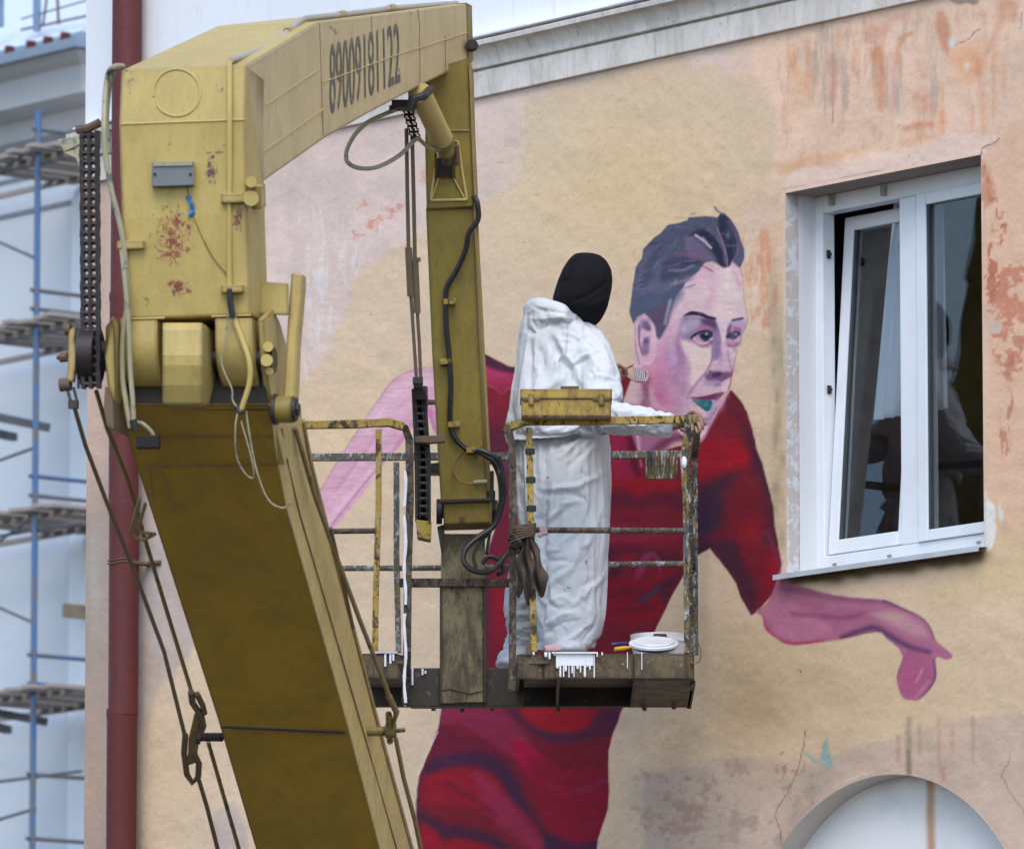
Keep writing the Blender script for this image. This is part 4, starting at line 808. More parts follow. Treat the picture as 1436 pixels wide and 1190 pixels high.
# ------------------------------------------------------------------ ground
gm, b = newmat('asphalt_ground', .9); v = tc(gm); setc(gm, b, mix(gm, nz(gm, v, .6, 6), (.055, .053, .05), (.11, .10, .09))); bump(gm, b, nz(gm, v, 30), .5)
g = MB().add([(-900, -300, 0), (900, -300, 0), (900, 1500, 0), (-900, 1500, 0)], [(0, 1, 2, 3)]).build('ground', gm, None); g['kind'] = 'structure'; g['label'] = 'grey asphalt yard below'

# ------------------------------------------------------------------ building at the far left with scaffold
BK = Plane(W(60, 500, 60.0), 39.0)
bw = worn('pale_blue_render', (.64, .68, .72), (.50, .56, .63), (.54, .58, .64), (.66, .72), scale=1.5, rough=.9, streak=.35)
bwl = worn('pale_blue_pilaster', (.78, .83, .87), (.6, .65, .7), scale=1.5, rough=.9, streak=.25)
bcm = worn('grey_white_cornice', (.50, .51, .52), (.26, .25, .24), scale=3, rough=.9, streak=.8)
fb_ = thing('neighbouring_building', BK.at(0, 0, 0), 'pale blue rendered building with grey cornice, out of focus at far left', 'building')
uL = BK.hit(0, 600)[0] - 6; uC = BK.hit(103, 600)[0]; uR2 = BK.hit(125, 600)[0] + 1.5
zc1 = BK.hit(60, 118)[1]
MB().hexa([BK.at(uL, 0, 0), BK.at(uC, 0, 0), BK.at(uC, -9, 0), BK.at(uL, -9, 0), BK.at(uL, 0, zc1 + .1), BK.at(uC, 0, zc1 + .1), BK.at(uC, -9, zc1 + .1), BK.at(uL, -9, zc1 + .1)]).build('wall', bw, fb_)
MB().hexa([BK.at(uC + .001, .03, 0), BK.at(uR2, .03, 0), BK.at(uR2, -9, 0), BK.at(uC + .001, -9, 0), BK.at(uC + .001, .03, zc1 + .1), BK.at(uR2, .03, zc1 + .1), BK.at(uR2, -9, zc1 + .1), BK.at(uC + .001, -9, zc1 + .1)]).build('wall', bwl, fb_)
for yy in (222, 272, 262 + 40):
    pass
for (xa, ya) in ((60, 244), (60, 292)):
    zz_ = BK.hit(xa, ya)[1]; MB().box(BK.at((uL + uC) / 2, .006, zz_), BK.U * ((uC - uL) / 2 - .01), BK.N * .006, Vector((0, 0, .015))).build('string_course', plain('groove', (.25, .29, .33), .9), fb_)
# cornice: profile swept along the front and returned at the corner
def sweep_bk(name, prof, mat, u1):
    mb = MB(); k = len(prof); vs = []
    for (n_, z_) in prof: vs.append(BK.at(uL, n_, z_))
    for (n_, z_) in prof: vs.append(BK.at(u1 + n_, n_, z_))
    for (n_, z_) in prof: vs.append(BK.at(u1 + n_, -9, z_))
    fs = []
    for s2 in range(2):
        for i in range(k): fs.append((s2 * k + i, s2 * k + k + i, s2 * k + k + (i + 1) % k, s2 * k + (i + 1) % k))
    mb.add(vs, fs); return mb.build(name, mat, fb_)
CO = .55
uK = BK.hit(106, 60, CO)[0] - CO
zA = BK.hit(103, 93, .35)[1]; zB = BK.hit(106, 62, CO)[1]; zT = BK.hit(108, 36, CO)[1]
sweep_bk('cornice', [(0, zc1 - .45), (.10, zc1 - .42), (.12, zA - .25), (.34, zA - .20), (.36, zA), (.42, zA + .03), (.46, zB - .04), (.50, zB - .02), (0, zB - .02)], bcm, uK)
gut = worn('blue_grey_gutter', (.16, .22, .28), (.08, .11, .14), scale=3, rough=.5)
sweep_bk('gutter', [(.0, zB - .015), (.56, zB - .015), (.57, zB + .05), (.53, zB + .06), (.0, zB + .06)], worn('gutter_lip', (.26, .33, .42), (.1, .13, .17), rough=.5), uK)
sweep_bk('roof_edge', [(0, zB + .061), (.50, zB + .061), (.40, zT), (0, zT + .02)], gut, uK)
roof_m = worn('pale_metal_roof', (.62, .68, .74), (.45, .5, .55), scale=2, rough=.35)
mb = MB().hexa([BK.at(uL, .38, zT - .02), BK.at(uK + .38, .38, zT - .02), BK.at(uK + .1, -8, zT - .02), BK.at(uL, -8, zT - .02), BK.at(uL, .38, zT + .012), BK.at(uK + .38, .38, zT + .012), BK.at(uK - 1.5, -3.0, zT + 2.0), BK.at(uL, -3.0, zT + 2.0)])
mb.build('roof', roof_m, fb_)
for t_ in (18, 48, 72, 96):
    u_, z_ = BK.hit(t_, 60, .47); MB().box(BK.at(u_, .50, zB + .085), BK.U * .022, BK.N * .03, Vector((0, 0, .035))).build('gutter_bracket', M['red_pipe'], fb_)
pb = plain('blue_steel', (.16, .25, .36), .5); ps = plain('rail_steel', (.19, .13, .14), .6)
for (xa, ya, xb, yb, r_, mm) in ((52, 44, 52, -60, .03, pb), (0, 38, 0, -60, .03, pb), (60, 38, 68, -20, .010, ps), (82, 34, 80, -20, .012, ps), (30, 42, 125, 22, .010, ps), (30, 27, 125, 0, .007, ps)):
    MB().cyl(BK.on(xa, ya, .3), BK.on(xb, yb, .3), r_, 8).build('roof_railing', mm, fb_, smooth=True)
# scaffold
scf = thing('scaffold', BK.at(BK.hit(48, 600, 1.1)[0], 1.1, 0), 'blue tube scaffold with wooden decks standing against the pale blue building', 'scaffold')
SN = 1.1; blue = worn('blue_scaffold_tube', (.06, .14, .30), (.10, .08, .07), (.14, .12, .11), (.50, .58), scale=3, rough=.5)
gtube = worn('grey_scaffold_tube', (.13, .14, .15), (.06, .05, .045), (.05, .09, .15), (.56, .62), scale=4, rough=.6)
plank_m = worn('weathered_plank', (.33, .29, .26), (.11, .09, .08), rough=.9, scale=5)
us_ = BK.hit(50, 600, SN)[0]; ztop = BK.hit(56, 155, SN)[1]
MB().cyl(BK.at(us_, SN, 0), BK.at(us_, SN, ztop), .024, 10).build('pole', blue, scf, smooth=True)
MB().cyl(BK.at(us_ - 2.2, SN, 0), BK.at(us_ - 2.2, SN, ztop), .024, 10).build('pole', blue, scf, smooth=True)
MB().cyl(BK.at(us_, .22, 0), BK.at(us_, .22, ztop - .2), .024, 10).build('pole', blue, scf, smooth=True)
for yy, mm in ((408, gtube), (434, gtube), (668, blue), (695, gtube), (918, blue), (958, blue), (1085, gtube), (1175, gtube), (183, gtube)):
    z_ = BK.hit(48, yy, SN)[1]; MB().cyl(BK.at(us_, SN + .05, z_), BK.at(us_, .22, z_), .016, 8).build('ledger', mm, scf, smooth=True)
for yy in (468, 742, 1088, 230):
    z_ = BK.hit(48, yy, SN)[1]; MB().cyl(BK.at(us_ - 2.2, SN - .03, z_), BK.at(us_ + .55, SN - .03, z_), .012, 8).build('ledger', gtube, scf, smooth=True)
for (xa, ya, xb, yb) in ((0, 340, 50, 362), (0, 645, 50, 627), (0, 852, 50, 874), (0, 1148, 50, 1133), (0, 240, 50, 205), (0, 758, 40, 728)):
    d_ = (BK.on(xb, yb, SN) - BK.on(xa, ya, SN)); MB().cyl(BK.on(xa, ya, SN) - d_ * 1.5, BK.on(xb, yb, SN), .012, 8).build('brace', gtube, scf, smooth=True)
# wall beams (grey stubs)
for (xa, ya, xb, yb) in ((0, 585, 70, 600), (0, 608, 20, 613), (0, 1000, 66, 1012), (0, 1018, 12, 1023)):
    MB().sqr([BK.on(xa - 30, ya - 6, .9), BK.on(xb, yb, .45)], .028).build('bracket_beam', gtube, scf)
PL0 = None
for yy in (213, 452, 714, 966):
    z_ = BK.hit(48, yy, SN)[1]; dk = MB().sqr([BK.at(us_ - 2.2, .3, z_ - .04), BK.at(us_ + .36, .3, z_ - .03)], .018).sqr([BK.at(us_ - 2.2, SN - .12, z_ - .04), BK.at(us_ + .28, SN - .12, z_ - .03)], .018).build('deck', plank_m, scf)
    for i in range(9):
        u_ = us_ + .30 - i * .155; dd = random.uniform(-.06, .06); dz = random.uniform(-.008, .008)
        if PL0 is None:
            PL0 = MB().box(BK.at(us_, .66, z_), BK.U * .052, BK.N * .56, Vector((0, 0, .016))).build('plank', plank_m, dk, bevel=.004); b0 = BK.at(us_, .66, z_); o = PL0
        else:
            o = PL0.copy(); COL.objects.link(o); o.parent = dk
        o.location = BK.at(u_, .66 + dd, z_ + dz) - b0
t_ = MB().box(BK.on(116, 858, .12), BK.N * .17, BK.U * .02, Vector((0, 0, .05))).build('board', plain('fresh_board', (.42, .33, .21), .8), None, origin=BK.on(112, 858, .12)); tag(t_, 'light wooden board end sticking out beside the scaffold', 'board')

# ------------------------------------------------------------------ the lift: boom frame
KD = 31.0
kp0 = W(345, 430, KD)
b_ang = math.radians(11.6)
BA = Vector((math.sin(b_ang), math.cos(b_ang), 0)); BR = Vector((math.cos(b_ang), -math.sin(b_ang), 0)); BZ = Vector((0, 0, 1))
def rp(px, py, off=0.0):     # point where the sight line meets the boom's right side plane (moved outward by off)
    r = ray(px, py); t = ((kp0 + BR * off) - CAMP).dot(BR) / r.dot(BR); return CAMP + r * t
def RS(pts, off=0.0): return [rp(x, y, off) for x, y in pts]
def fr(px, py, s):           # point on the plane across the boom at distance s along it
    r = ray(px, py); t = ((kp0 + BA * s) - CAMP).dot(BA) / r.dot(BA); return CAMP + r * t
crane = thing('boom_lift', W(420, 1300, 33.0) * 1.0, 'yellow folding boom lift holding the work basket against the painted wall', 'lift')
CO_ = ORIG[crane.name]
def loc(p): return tuple(Vector(p) - CO_)
pt1 = fr(240, 345, 0)
M['yel_side'] = worn('lit_boom_side_paint', (.58, .45, .225), YDARK, (.16, .09, .06), (.68, .72), scale=5, rough=.5, streak=.6, edge=(.13, .08, .05), grime=.15,  # paler copy of the yellow, standing in for light on this side
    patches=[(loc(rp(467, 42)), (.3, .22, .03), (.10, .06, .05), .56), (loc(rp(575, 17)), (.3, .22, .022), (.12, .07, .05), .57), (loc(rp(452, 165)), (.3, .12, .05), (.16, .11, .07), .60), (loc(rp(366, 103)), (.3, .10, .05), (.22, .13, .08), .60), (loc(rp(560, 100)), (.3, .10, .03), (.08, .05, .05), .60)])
M['yel'] = worn('cream_yellow_paint', YEL, YDARK, (.13, .06, .035), (.685, .70), scale=6, rough=.42, streak=.42, bmp=.3, edge=(.11, .06, .035), grime=.16,
    patches=[(loc(fr(240, 330, 0)), (.14, .3, .22), (.23, .06, .045), .525), (loc(fr(252, 402, 0)), (.10, .3, .07), (.20, .05, .04), .52), (loc(fr(296, 238, 0)), (.05, .3, .13), (.10, .05, .06), .54), (loc(fr(182, 125, .1)), (.06, .4, .13), (.09, .05, .05), .55), (loc(fr(334, 305, 0)), (.04, .3, .09), (.16, .05, .05), .52), (loc(fr(300, 215, 0)), (.10, .3, .012), (.20, .11, .06), .54), (loc(fr(200, 420, 0)), (.05, .3, .05), (.10, .07, .04), .58), (loc(fr(310, 130, .1)), (.05, .4, .06), (.10, .06, .05), .58), (loc(fr(170, 270, 0)), (.03, .3, .14), (.18, .11, .05), .57)])
M['yelt'] = worn('cream_yellow_trim', tuple(x * 1.05 for x in YEL), YDARK, (.13, .05, .03), (.72, .75), scale=8, rough=.42, streak=.2)
M['yel_low'] = worn('lower_boom_side_paint', (.55, .41, .15), YDARK, (.15, .08, .05), (.67, .71), scale=5, rough=.5, streak=.6, edge=(.10, .06, .04), grime=.2)  # lighter copy of the lower boom's yellow for its lit side
M['yel2'] = worn('shaded_boom_paint', (.36, .215, .017), (.12, .085, .025), (.10, .05, .03), (.74, .76), scale=4, rough=.45, streak=.35, edge=(.05, .035, .02), grime=.25)  # same yellow darkened: the underside's shade is put into the colour
M['yelw'] = worn('olive_shaded_arm_paint', (.26, .19, .030), (.10, .07, .03), (.05, .03, .025), (.70, .73), scale=6, rough=.5, streak=.6, scratch=.25, edge=(.04, .03, .02), grime=.32)  # dirtier yellow, with the arm's shade put into the darker colour
WD = .535                      # boom width
# upper boom: gooseneck box seen from its right side; front end, bend, tip
top = [(346, 92), (447, 31), (520, 22), (600, 12), (657, 5)]
bot = [(366, 258), (458, 193), (520, 158), (600, 116), (658, 88)]
wid = [.50, .42, .36, .32, .30]
TP, BP = RS(top), RS(bot)
mb = MB(); vs = []
for a, b_, w_ in zip(TP, BP, wid): vs += [a, b_, b_ - BR * w_, a - BR * w_]
fs = []
for i in range(4):
    for k in range(4): fs.append((i * 4 + k, i * 4 + 4 + k, i * 4 + 4 + (k + 1) % 4, i * 4 + (k + 1) % 4))
fs += [(0, 1, 2, 3), (19, 18, 17, 16)]; mb.add(vs, fs)
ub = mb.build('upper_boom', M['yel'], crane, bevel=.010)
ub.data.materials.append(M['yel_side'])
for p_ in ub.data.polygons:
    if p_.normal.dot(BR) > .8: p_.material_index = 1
# head: front faces of the boom end, fold line, fork cheeks
hs = lambda x, y: rp(x, y)
hp = [(346, 91), (344, 168), (347, 300), (352, 442)]; hw = [.497, .500, .497, .495]
HP = RS(hp); back = [rp(366, 200), rp(367, 258), rp(367, 340), rp(367, 442)]
mb = MB(); vs = []
for a, w_ in zip(HP, hw):
    bk = a + BA * .30; vs += [a, bk, bk - BR * w_, a - BR * w_]
fs = []
for i in range(3):
    for k in range(4): fs.append((i * 4 + k, i * 4 + 4 + k, i * 4 + 4 + (k + 1) % 4, i * 4 + (k + 1) % 4))
fs += [(0, 1, 2, 3), (15, 14, 13, 12)]; mb.add(vs, fs)
hd = mb.build('boom_head', M['yel'], crane, bevel=.008)
def fpt(x, y, d=0.0): return fr(x, y, -d + (0.0))
# weld beads and fold bead on the face
fold = MB().tube([HP[1] - BA * .001 - BR * .005, HP[1] - BA * .001 - BR * .49], .0035, 6).tube([HP[3] - BA * .002, HP[3] - BA * .002 - BR * .155], .004, 6).tube([HP[3] - BA * .002 - BR * .34, HP[3] - BA * .002 - BR * .495], .004, 6).build('weld_seam', M['yelt'], crane, smooth=True)
s_top = (HP[0] - kp0).dot(BA); s_f = (HP[1] - kp0).dot(BA)
def hf(x, y, d=0.0):          # on the head's front
    t_ = min(max((y - 91) / 77, 0), 1) if y < 168 else 1
    s_ = s_top + (s_f - s_top) * t_ if y < 168 else s_f + ((HP[3] - kp0).dot(BA) - s_f) * (y - 168) / 274
    return fr(x, y, s_ - d)
MB().tube([hf(248 + 33 * math.cos(a), 130 + 33 * math.sin(a) * 1.0, .001) for a in np.linspace(-3.3, 2.6, 36)], .0042, 6).build('weld_ring', M['yelt'], crane, smooth=True)
# side beads
for pp in (((372, 148), (446, 98)), ((452, 116), (500, 98), (560, 76), (605, 62), (655, 46)), ((370, 212), (455, 152))):
    MB().tube(spline(RS(pp, .001), 6) if len(pp) > 2 else RS(pp, .001), .0032, 6).build('weld_seam', M['yelt'], crane, smooth=True)
for pp in (((448, 33), (450, 100), (453, 190)), ((521, 23), (522, 60)), ((586, 14), (588, 32), (589, 120)), ((624, 50), (625, 102))):
    MB().tube(RS(pp, .0005), .0022, 6).build('weld_seam', M['rod'], crane)
# end cap plate and tip pin
MB().prism(RS([(655, 4), (662, 8), (664, 84), (657, 96)], .004), -BR * .31).build('end_plate', M['yelw'], crane, bevel=.003)
MB().cyl(rp(662, 64, -.02), rp(662, 64, .035), .027, 18).cyl(rp(662, 64, .034), rp(662, 64, .045), .018, 6).build('pin', M['dark_steel'], crane, smooth=True)
# stencilled phone number
tcu = bpy.data.curves.new('number', 'FONT'); tcu.body = '89009181122'; tcu.size = 1; tob = bpy.data.objects.new('number', tcu); COL.objects.link(tob)
bpy.context.view_layer.update(); dg = bpy.context.evaluated_depsgraph_get(); tm = bpy.data.meshes.new_from_object(tob.evaluated_get(dg)); bpy.data.objects.remove(tob)
co = np.array([v.co[:] for v in tm.vertices]); mn, mx = co.min(0), co.max(0); q = [(463, 161), (562, 116), (560, 32), (463, 63)]
bmt = bmesh.new(); bmt.from_mesh(tm); bmesh.ops.triangulate(bmt, faces=bmt.faces); bmesh.ops.subdivide_edges(bmt, edges=[e for e in bmt.edges if e.calc_length() > .25], cuts=2); bmt.to_mesh(tm)
for v_ in tm.vertices:
    s_ = (v_.co.x - mn[0]) / (mx[0] - mn[0]); t_ = (v_.co.y - mn[1]) / (mx[1] - mn[1])
    x = (q[0][0] * (1 - s_) + q[1][0] * s_) * (1 - t_) + (q[3][0] * (1 - s_) + q[2][0] * s_) * t_; y = (q[0][1] * (1 - s_) + q[1][1] * s_) * (1 - t_) + (q[3][1] * (1 - s_) + q[2][1] * s_) * t_
    v_.co = rp(x, y, .0028) - CO_
num_m = worn('stencil_grey', (.115, .105, .10), (.05, .045, .045), (.42, .34, .16), (.55, .64), scale=9, rough=.6)
tm.materials.clear(); tm.materials.append(num_m); to = bpy.data.objects.new('lettering', tm); COL.objects.link(to); to.parent = crane
to['label'] = 'grey stencilled phone number 89009181122 on the boom side'
# junction box on the face
jb = MB().hexa([hf(213, 262, .001), hf(272, 260, .001), hf(272, 260, .05), hf(213, 262, .05), hf(213, 227, .001), hf(272, 226, .001), hf(272, 226, .05), hf(213, 227, .05)]).build('junction_box', worn('grey_box', (.17, .19, .19), (.06, .06, .06), scale=9, rough=.55), crane, bevel=.004)
MB().hexa([hf(215, 233, .051), hf(270, 232, .051), hf(270, 232, .056), hf(215, 233, .056), hf(215, 228, .051), hf(270, 227, .051), hf(270, 227, .056), hf(215, 228, .056)]).build('lid', M['hose_grey'], jb)
for x in (217, 267): MB().cyl(hf(x, 244, .05), hf(x, 244, .055), .006, 8).build('screw', M['dark_steel'], jb)
bt = plain('blue_cord', (.03, .17, .42), .6)
MB().tube(spline([hf(264, 276, .01), hf(268, 285, .02), hf(270, 296, .012), hf(265, 303, .02)], 5), [.012, .010, .008, .007, .009, .010, .010, .008, .009, .008, .010, .012, .012, .01, .008, .006][:16], 6).build('tape_scrap', bt, crane)
MB().tube(spline([hf(262, 262, .01), hf(272, 305, .012), hf(295, 355, .01), hf(318, 385, .01), hf(327, 402, .012)], 6), .0022, 5).build('wire', M['cable'], crane)
# fork cheeks
def cheek(x0, x1):
    mb = MB(); pr = [(441, 0.0), (470, .0)] + [(470 + 70 * math.sin(a), .22 * (1 - math.cos(a))) for a in np.linspace(.15, math.pi / 2, 12)] + [(540, .26), (441, .26)]
    L = [fr(x0, y, 0) for y, s_ in pr]; R_ = [fr(x1, y, 0) for y, s_ in pr]
    s0 = (HP[3] - kp0).dot(BA)
    L = [p_ + BA * (s0 + s_) for p_, (y, s_) in zip(L, pr)]; R_ = [p_ + BA * (s0 + s_) for p_, (y, s_) in zip(R_, pr)]
    k = len(pr); mb.add(L + R_, [tuple(range(k)), tuple(range(2 * k - 1, k - 1, -1))] + [(i, i + k, (i + 1) % k + k, (i + 1) % k) for i in range(k)])
    return mb.build('fork_cheek', M['yel'], crane, smooth=True, bevel=.006)
cheek(161, 213); cheek(294, 346)
# lower boom: box rising towards the viewer, underside in view
def ld(y): return KD + .10 + max(y - 560, -20) / 630 * 2.3
def lbp(x, y, left=False, bk=0.0):
    d = ld(y) + (.105 if left else 0); p_ = W(x, y, d); return p_ + BA * bk
UL = [(164, 566), (186, 640), (206, 700), (305, 1009), (358, 1190), (392, 1300)]; URr = [(386, 566), (391, 640), (402, 712), (489, 1018), (535, 1190), (560, 1300)]
UL = [(162, 566), (186, 640), (206, 700), (305, 1009), (358, 1190), (392, 1300)]; URr = [(378, 566), (388, 640), (402, 712), (488, 1018), (533, 1190), (562, 1300)]
LBK = [.50, .50, .50, .50, .48, .46]
mb = MB(); vs = []
RB_ = [(421, 566), (434, 640), (452, 712), (531, 1018), (578, 1190), (606, 1300)]
for (a, b_, c_, bk) in zip(UL, URr, RB_, LBK):
    A0 = lbp(*a, True); B0 = lbp(*b_); C0 = W(c_[0], c_[1], ld(c_[1]) + .50); vs += [A0, B0, C0, A0 + (C0 - B0)]
fs = []
for i in range(5):
    for k in range(4): fs.append((i * 4 + k, i * 4 + 4 + k, i * 4 + 4 + (k + 1) % 4, i * 4 + (k + 1) % 4))
fs += [(0, 1, 2, 3), (23, 22, 21, 20)]; mb.add(vs, fs)
lb = mb.build('lower_boom', M['yel2'], crane, bevel=.008)
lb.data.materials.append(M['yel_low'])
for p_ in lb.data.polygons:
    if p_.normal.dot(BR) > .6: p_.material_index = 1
# underside seams, side flange lines, band
def us_line(x0, y0, x1, y1, r_, mm, nm='weld_seam', d=.003):
    f = (x0 - 160) / 220; a = W(x0, y0, ld(y0) + .105 * (1 - f) - d); f = (x1 - 160) / 220; b_ = W(x1, y1, ld(y1) + .105 * max(0, 1 - f) - d)
    return MB().cyl(a, b_, r_, 6).build(nm, mm, crane)
us_line(200, 612, 384, 611, .0028, M['rod']); us_line(206, 652, 390, 650, .0028, M['rod']); us_line(309, 1019, 484, 1027, .006, M['dark_steel'], 'band')
us_line(210, 660, 216, 702, .0025, M['rod']); us_line(228, 660, 248, 718, .0025, M['rod'])
def side_pt(x, y, f, off=.003):      # f 0..1 from front edge to rear edge of the right side
    i = max(j for j in range(5) if URr[j][1] <= max(y, 566)); t_ = (y - URr[i][1]) / (URr[i + 1][1] - URr[i][1])
    B0 = lbp(*URr[i]) * (1 - t_) + lbp(*URr[i + 1]) * t_; C_ = W(*RB_[i], ld(RB_[i][1]) + .5) * (1 - t_) + W(*RB_[i + 1], ld(RB_[i + 1][1]) + .5) * t_
    return B0 * (1 - f) + C_ * f + BR * off
for f0, f1 in ((.25, .5),):
    MB().tube([side_pt(0, 600 + k * 59, f0 + (f1 - f0) * k / 10) for k in range(11)], .003, 5).build('side_crease', M['rod'], crane)
MB().tube([side_pt(0, 590 + k * 60, .97) for k in range(12)], .010, 6).build('side_flange', M['yel_low'], crane, smooth=True)
# old print on the side of the lower boom
mb = MB()
for k in range(15):
    y = 640 + k * 9; f = .55 + .1 * (k % 2); a = side_pt(0, y, f, .0025); b_ = side_pt(0, y + 5, f + .12, .0025); c_ = side_pt(0, y + 8, f + .04, .0025); mb.add([a, b_, c_], [(0, 1, 2)])
# tongue and recess
mb = MB(); tg = [(452, 0.035), (460, .01), (498, 0.0), (512, .006), (540, .035), (567, .08)]
L = [fr(227, y, s_) for y, s_ in tg]; R_ = [fr(284, y, s_) for y, s_ in tg]; bkk = [p_ + BA * .28 for p_ in L], [p_ + BA * .28 for p_ in R_]
vs = []
for i in range(6): vs += [L[i], R_[i], bkk[1][i], bkk[0][i]]
fs = []
for i in range(5):
    for k in range(4): fs.append((i * 4 + k, i * 4 + 4 + k, i * 4 + 4 + (k + 1) % 4, i * 4 + (k + 1) % 4))
fs += [(0, 1, 2, 3), (23, 22, 21, 20)]; mb.add(vs, fs); mb.build('tongue', M['yel'], crane, bevel=.008)
MB().hexa([fr(156, 575, .16), fr(376, 575, .16), fr(380, 575, .5), fr(170, 575, .5), fr(160, 455, .30), fr(362, 455, .30), fr(366, 455, .5), fr(170, 455, .5)]).build('pivot_block', M['blackhole'], crane)
MB().cyl(fr(150, 505, .2), fr(385, 505, .2), .05, 20).build('pivot_pin', M['grease'], crane, smooth=True)
# side plates of the lower boom
MB().prism([fr(148, 458, -.02), fr(159, 443, .0), fr(161, 470, .0), fr(163, 600, .1), fr(152, 560, .1), fr(147, 500, .04)], -BR * .012 + BA * .25).build('side_plate', M['yel'], crane, bevel=.003)
MB().prism([fr(147, 540, 0), fr(158, 560, .02), fr(160, 602, .03), fr(150, 598, .02), fr(145, 572, 0)], BA * .2).build('boss_plate', M['rod'], crane, bevel=.004)
pl = [(355, 448), (369, 434), (378, 452), (386, 480), (393, 514), (393, 560), (390, 640), (384, 652), (372, 600), (360, 520)]
MB().prism([rp(x + 6, y, .022) for x, y in pl], BR * .025 + BA * .0).build('side_plate', M['yel'], crane, bevel=.004)
pr_ = [(372, 476), (380, 480), (382, 500), (379, 520), (372, 528), (368, 515), (369, 490)]
for cx_, cy_, r_ in ((376, 486, .020), (374, 505, .024), (378, 520, .016)): MB().cyl(rp(cx_, cy_, .047), rp(cx_, cy_, .062), r_, 12).build('bolt', M['yelt'], crane, smooth=True)
# lever with cross bar and boss
MB().prism([fr(408, 382, .30), fr(425, 384, .30), fr(425, 402, .30), fr(418, 480, .30), (fr(415, 560, .30)), fr(396, 562, .30), fr(401, 480, .30)], BA * .06).build('lever', M['yel'], crane, bevel=.008)
MB().hexa([fr(356, 441, .26), fr(405, 442, .26), fr(405, 442, .34), fr(356, 441, .34), fr(356, 394, .26), fr(405, 397, .26), fr(405, 397, .34), fr(356, 394, .34)]).build('cross_bar', M['yel'], crane, bevel=.006)
MB().cyl(fr(386, 574, .22), fr(412, 574, .22), .052, 24).build('boss', M['yelw'], crane, smooth=True)
MB().cyl(fr(384, 574, .22), fr(389, 574, .22), .060, 24).cyl(fr(411, 574, .22), fr(416, 574, .22), .046, 12).cyl(fr(416, 574, .22), fr(420, 574, .22), .026, 6).build('boss_ring', M['dark_steel'], crane, smooth=True)
# small side boss on the head
for (x, y, r_, h_) in ((352, 255, .022, .05), (352, 278, .030, .045)): MB().cyl(rp(x, y, 0), rp(x, y, h_), r_, 16).build('lug', M['yelt'], crane, smooth=True)
MB().prism(RS([(353, 262), (360, 258), (361, 290), (354, 294)], .0), BR * .035).build('lug_plate', M['yel'], crane, bevel=.004)
# strap at left, clips, conduits
def clip(x0, x1, y, hgt=13):
    MB().hexa([hf(x0, y + hgt, .003), hf(x1, y + hgt - 1, .003), hf(x1, y + hgt - 1, .034), hf(x0, y + hgt, .034), hf(x0, y, .003), hf(x1, y - 1, .003), hf(x1, y - 1, .034), hf(x0, y, .034)]).build('cable_clip', M['yel'], crane, bevel=.004)
clip(310, 345, 272); clip(310, 342, 400, 11); clip(164, 203, 338, 12)
def hose(pts, r_, mm, nm='hose', n_=8, seg=8): return MB().tube(spline(pts, n_), r_, seg).build(nm, mm, crane, smooth=True)
hose([fr(172, 93, .10), hf(160, 94, .03), fr(151, 106, .02), fr(147, 140, .0), hf(146, 175, .02), hf(148, 215, .03), hf(156, 265, .03), hf(166, 305, .03), hf(173, 340, .03), hf(177, 385, .03), hf(178, 430, .03), hf(172, 480, .03), hf(172, 530, .03), hf(177, 565, .04), hf(183, 600, .05)], .011, M['hose_grey'])
hose([hf(160, 100, .01), fr(153, 130, .04), fr(150, 170, .04), fr(153, 215, .04)], .009, M['hose_grey'])
hose([hf(170, 345, .02), hf(175, 390, .045), hf(180, 450, .05), hf(183, 520, .05), hf(186, 560, .06), hf(188, 602, .06)], .010, M['hose_grey'])
MB().cyl(hf(186, 588, .065), hf(190, 604, .06), .014, 8).build('hose_end', M['dark_steel'], crane)
hose([hf(190, 592, .03), hf(200, 594, .05), hf(212, 605, .04), hf(217, 616, .03)], .008, M['hose_grey'])
MB().box(fr(208, 620, .08), BR * .045, BA * .02, BZ * .025).build('hose_bracket', M['blackhole'], crane, bevel=.005)
hose([hf(322, 84, .012), hf(322, 120, .014), hf(322, 170, .014), hf(322, 270, .014), hf(322, 405, .014), hf(326, 438, .02), hf(337, 470, .03), hf(349, 505, .04), hf(350, 535, .04), hf(341, 566, .04), hf(337, 578, .04)], .0105, M['yelt'])
hose([hf(322, 405, .03), hf(323, 425, .035), hf(327, 445, .035)], .012, M['hose_black'])
hose([hf(320, 440, .04), hf(316, 480, .05), hf(311, 510, .05), hf(325, 545, .05), hf(326, 560, .05), hf(334, 574, .05)], .0035, M['hose_grey'], 'wire')
hose([hf(334, 575, .05), hf(330, 600, .08), hf(332, 640, .06), hf(345, 665, .04), hf(356, 668, .04), hf(352, 640, .06), hf(338, 590, .06)], .003, M['hose_grey'], 'wire')
hose([hf(345, 576, .05), hf(350, 610, .05), hf(360, 660, .05), hf(376, 700, .03), hf(396, 712, .02), hf(408, 704, .02)], .0035, M['hose_grey'], 'wire')
hose([hf(332, 570, .05), hf(336, 578, .06), hf(344, 576, .06)], .008, M['dark_steel'], 'wire_tie')
# conduit along the top edge of the upper boom
cz_ = [(323, 85), (345, 78), (357, 73), (380, 62), (405, 44), (424, 28), (440, 25), (478, 21), (520, 16), (548, 12), (575, 10), (600, 8), (640, 5)]
pts = [rp(x, y, -.07) for x, y in cz_]; hose(pts, .0125, worn('grey_conduit', (.36, .34, .29), (.14, .13, .11), scale=8), 'conduit', 5)
for x, y in ((405, 44), (478, 21), (548, 12)): MB().tube([rp(x - 3, y + 1, -.07), rp(x + 3, y - 1, -.07)], .017, 8).build('conduit_tie', M['yel'], crane)
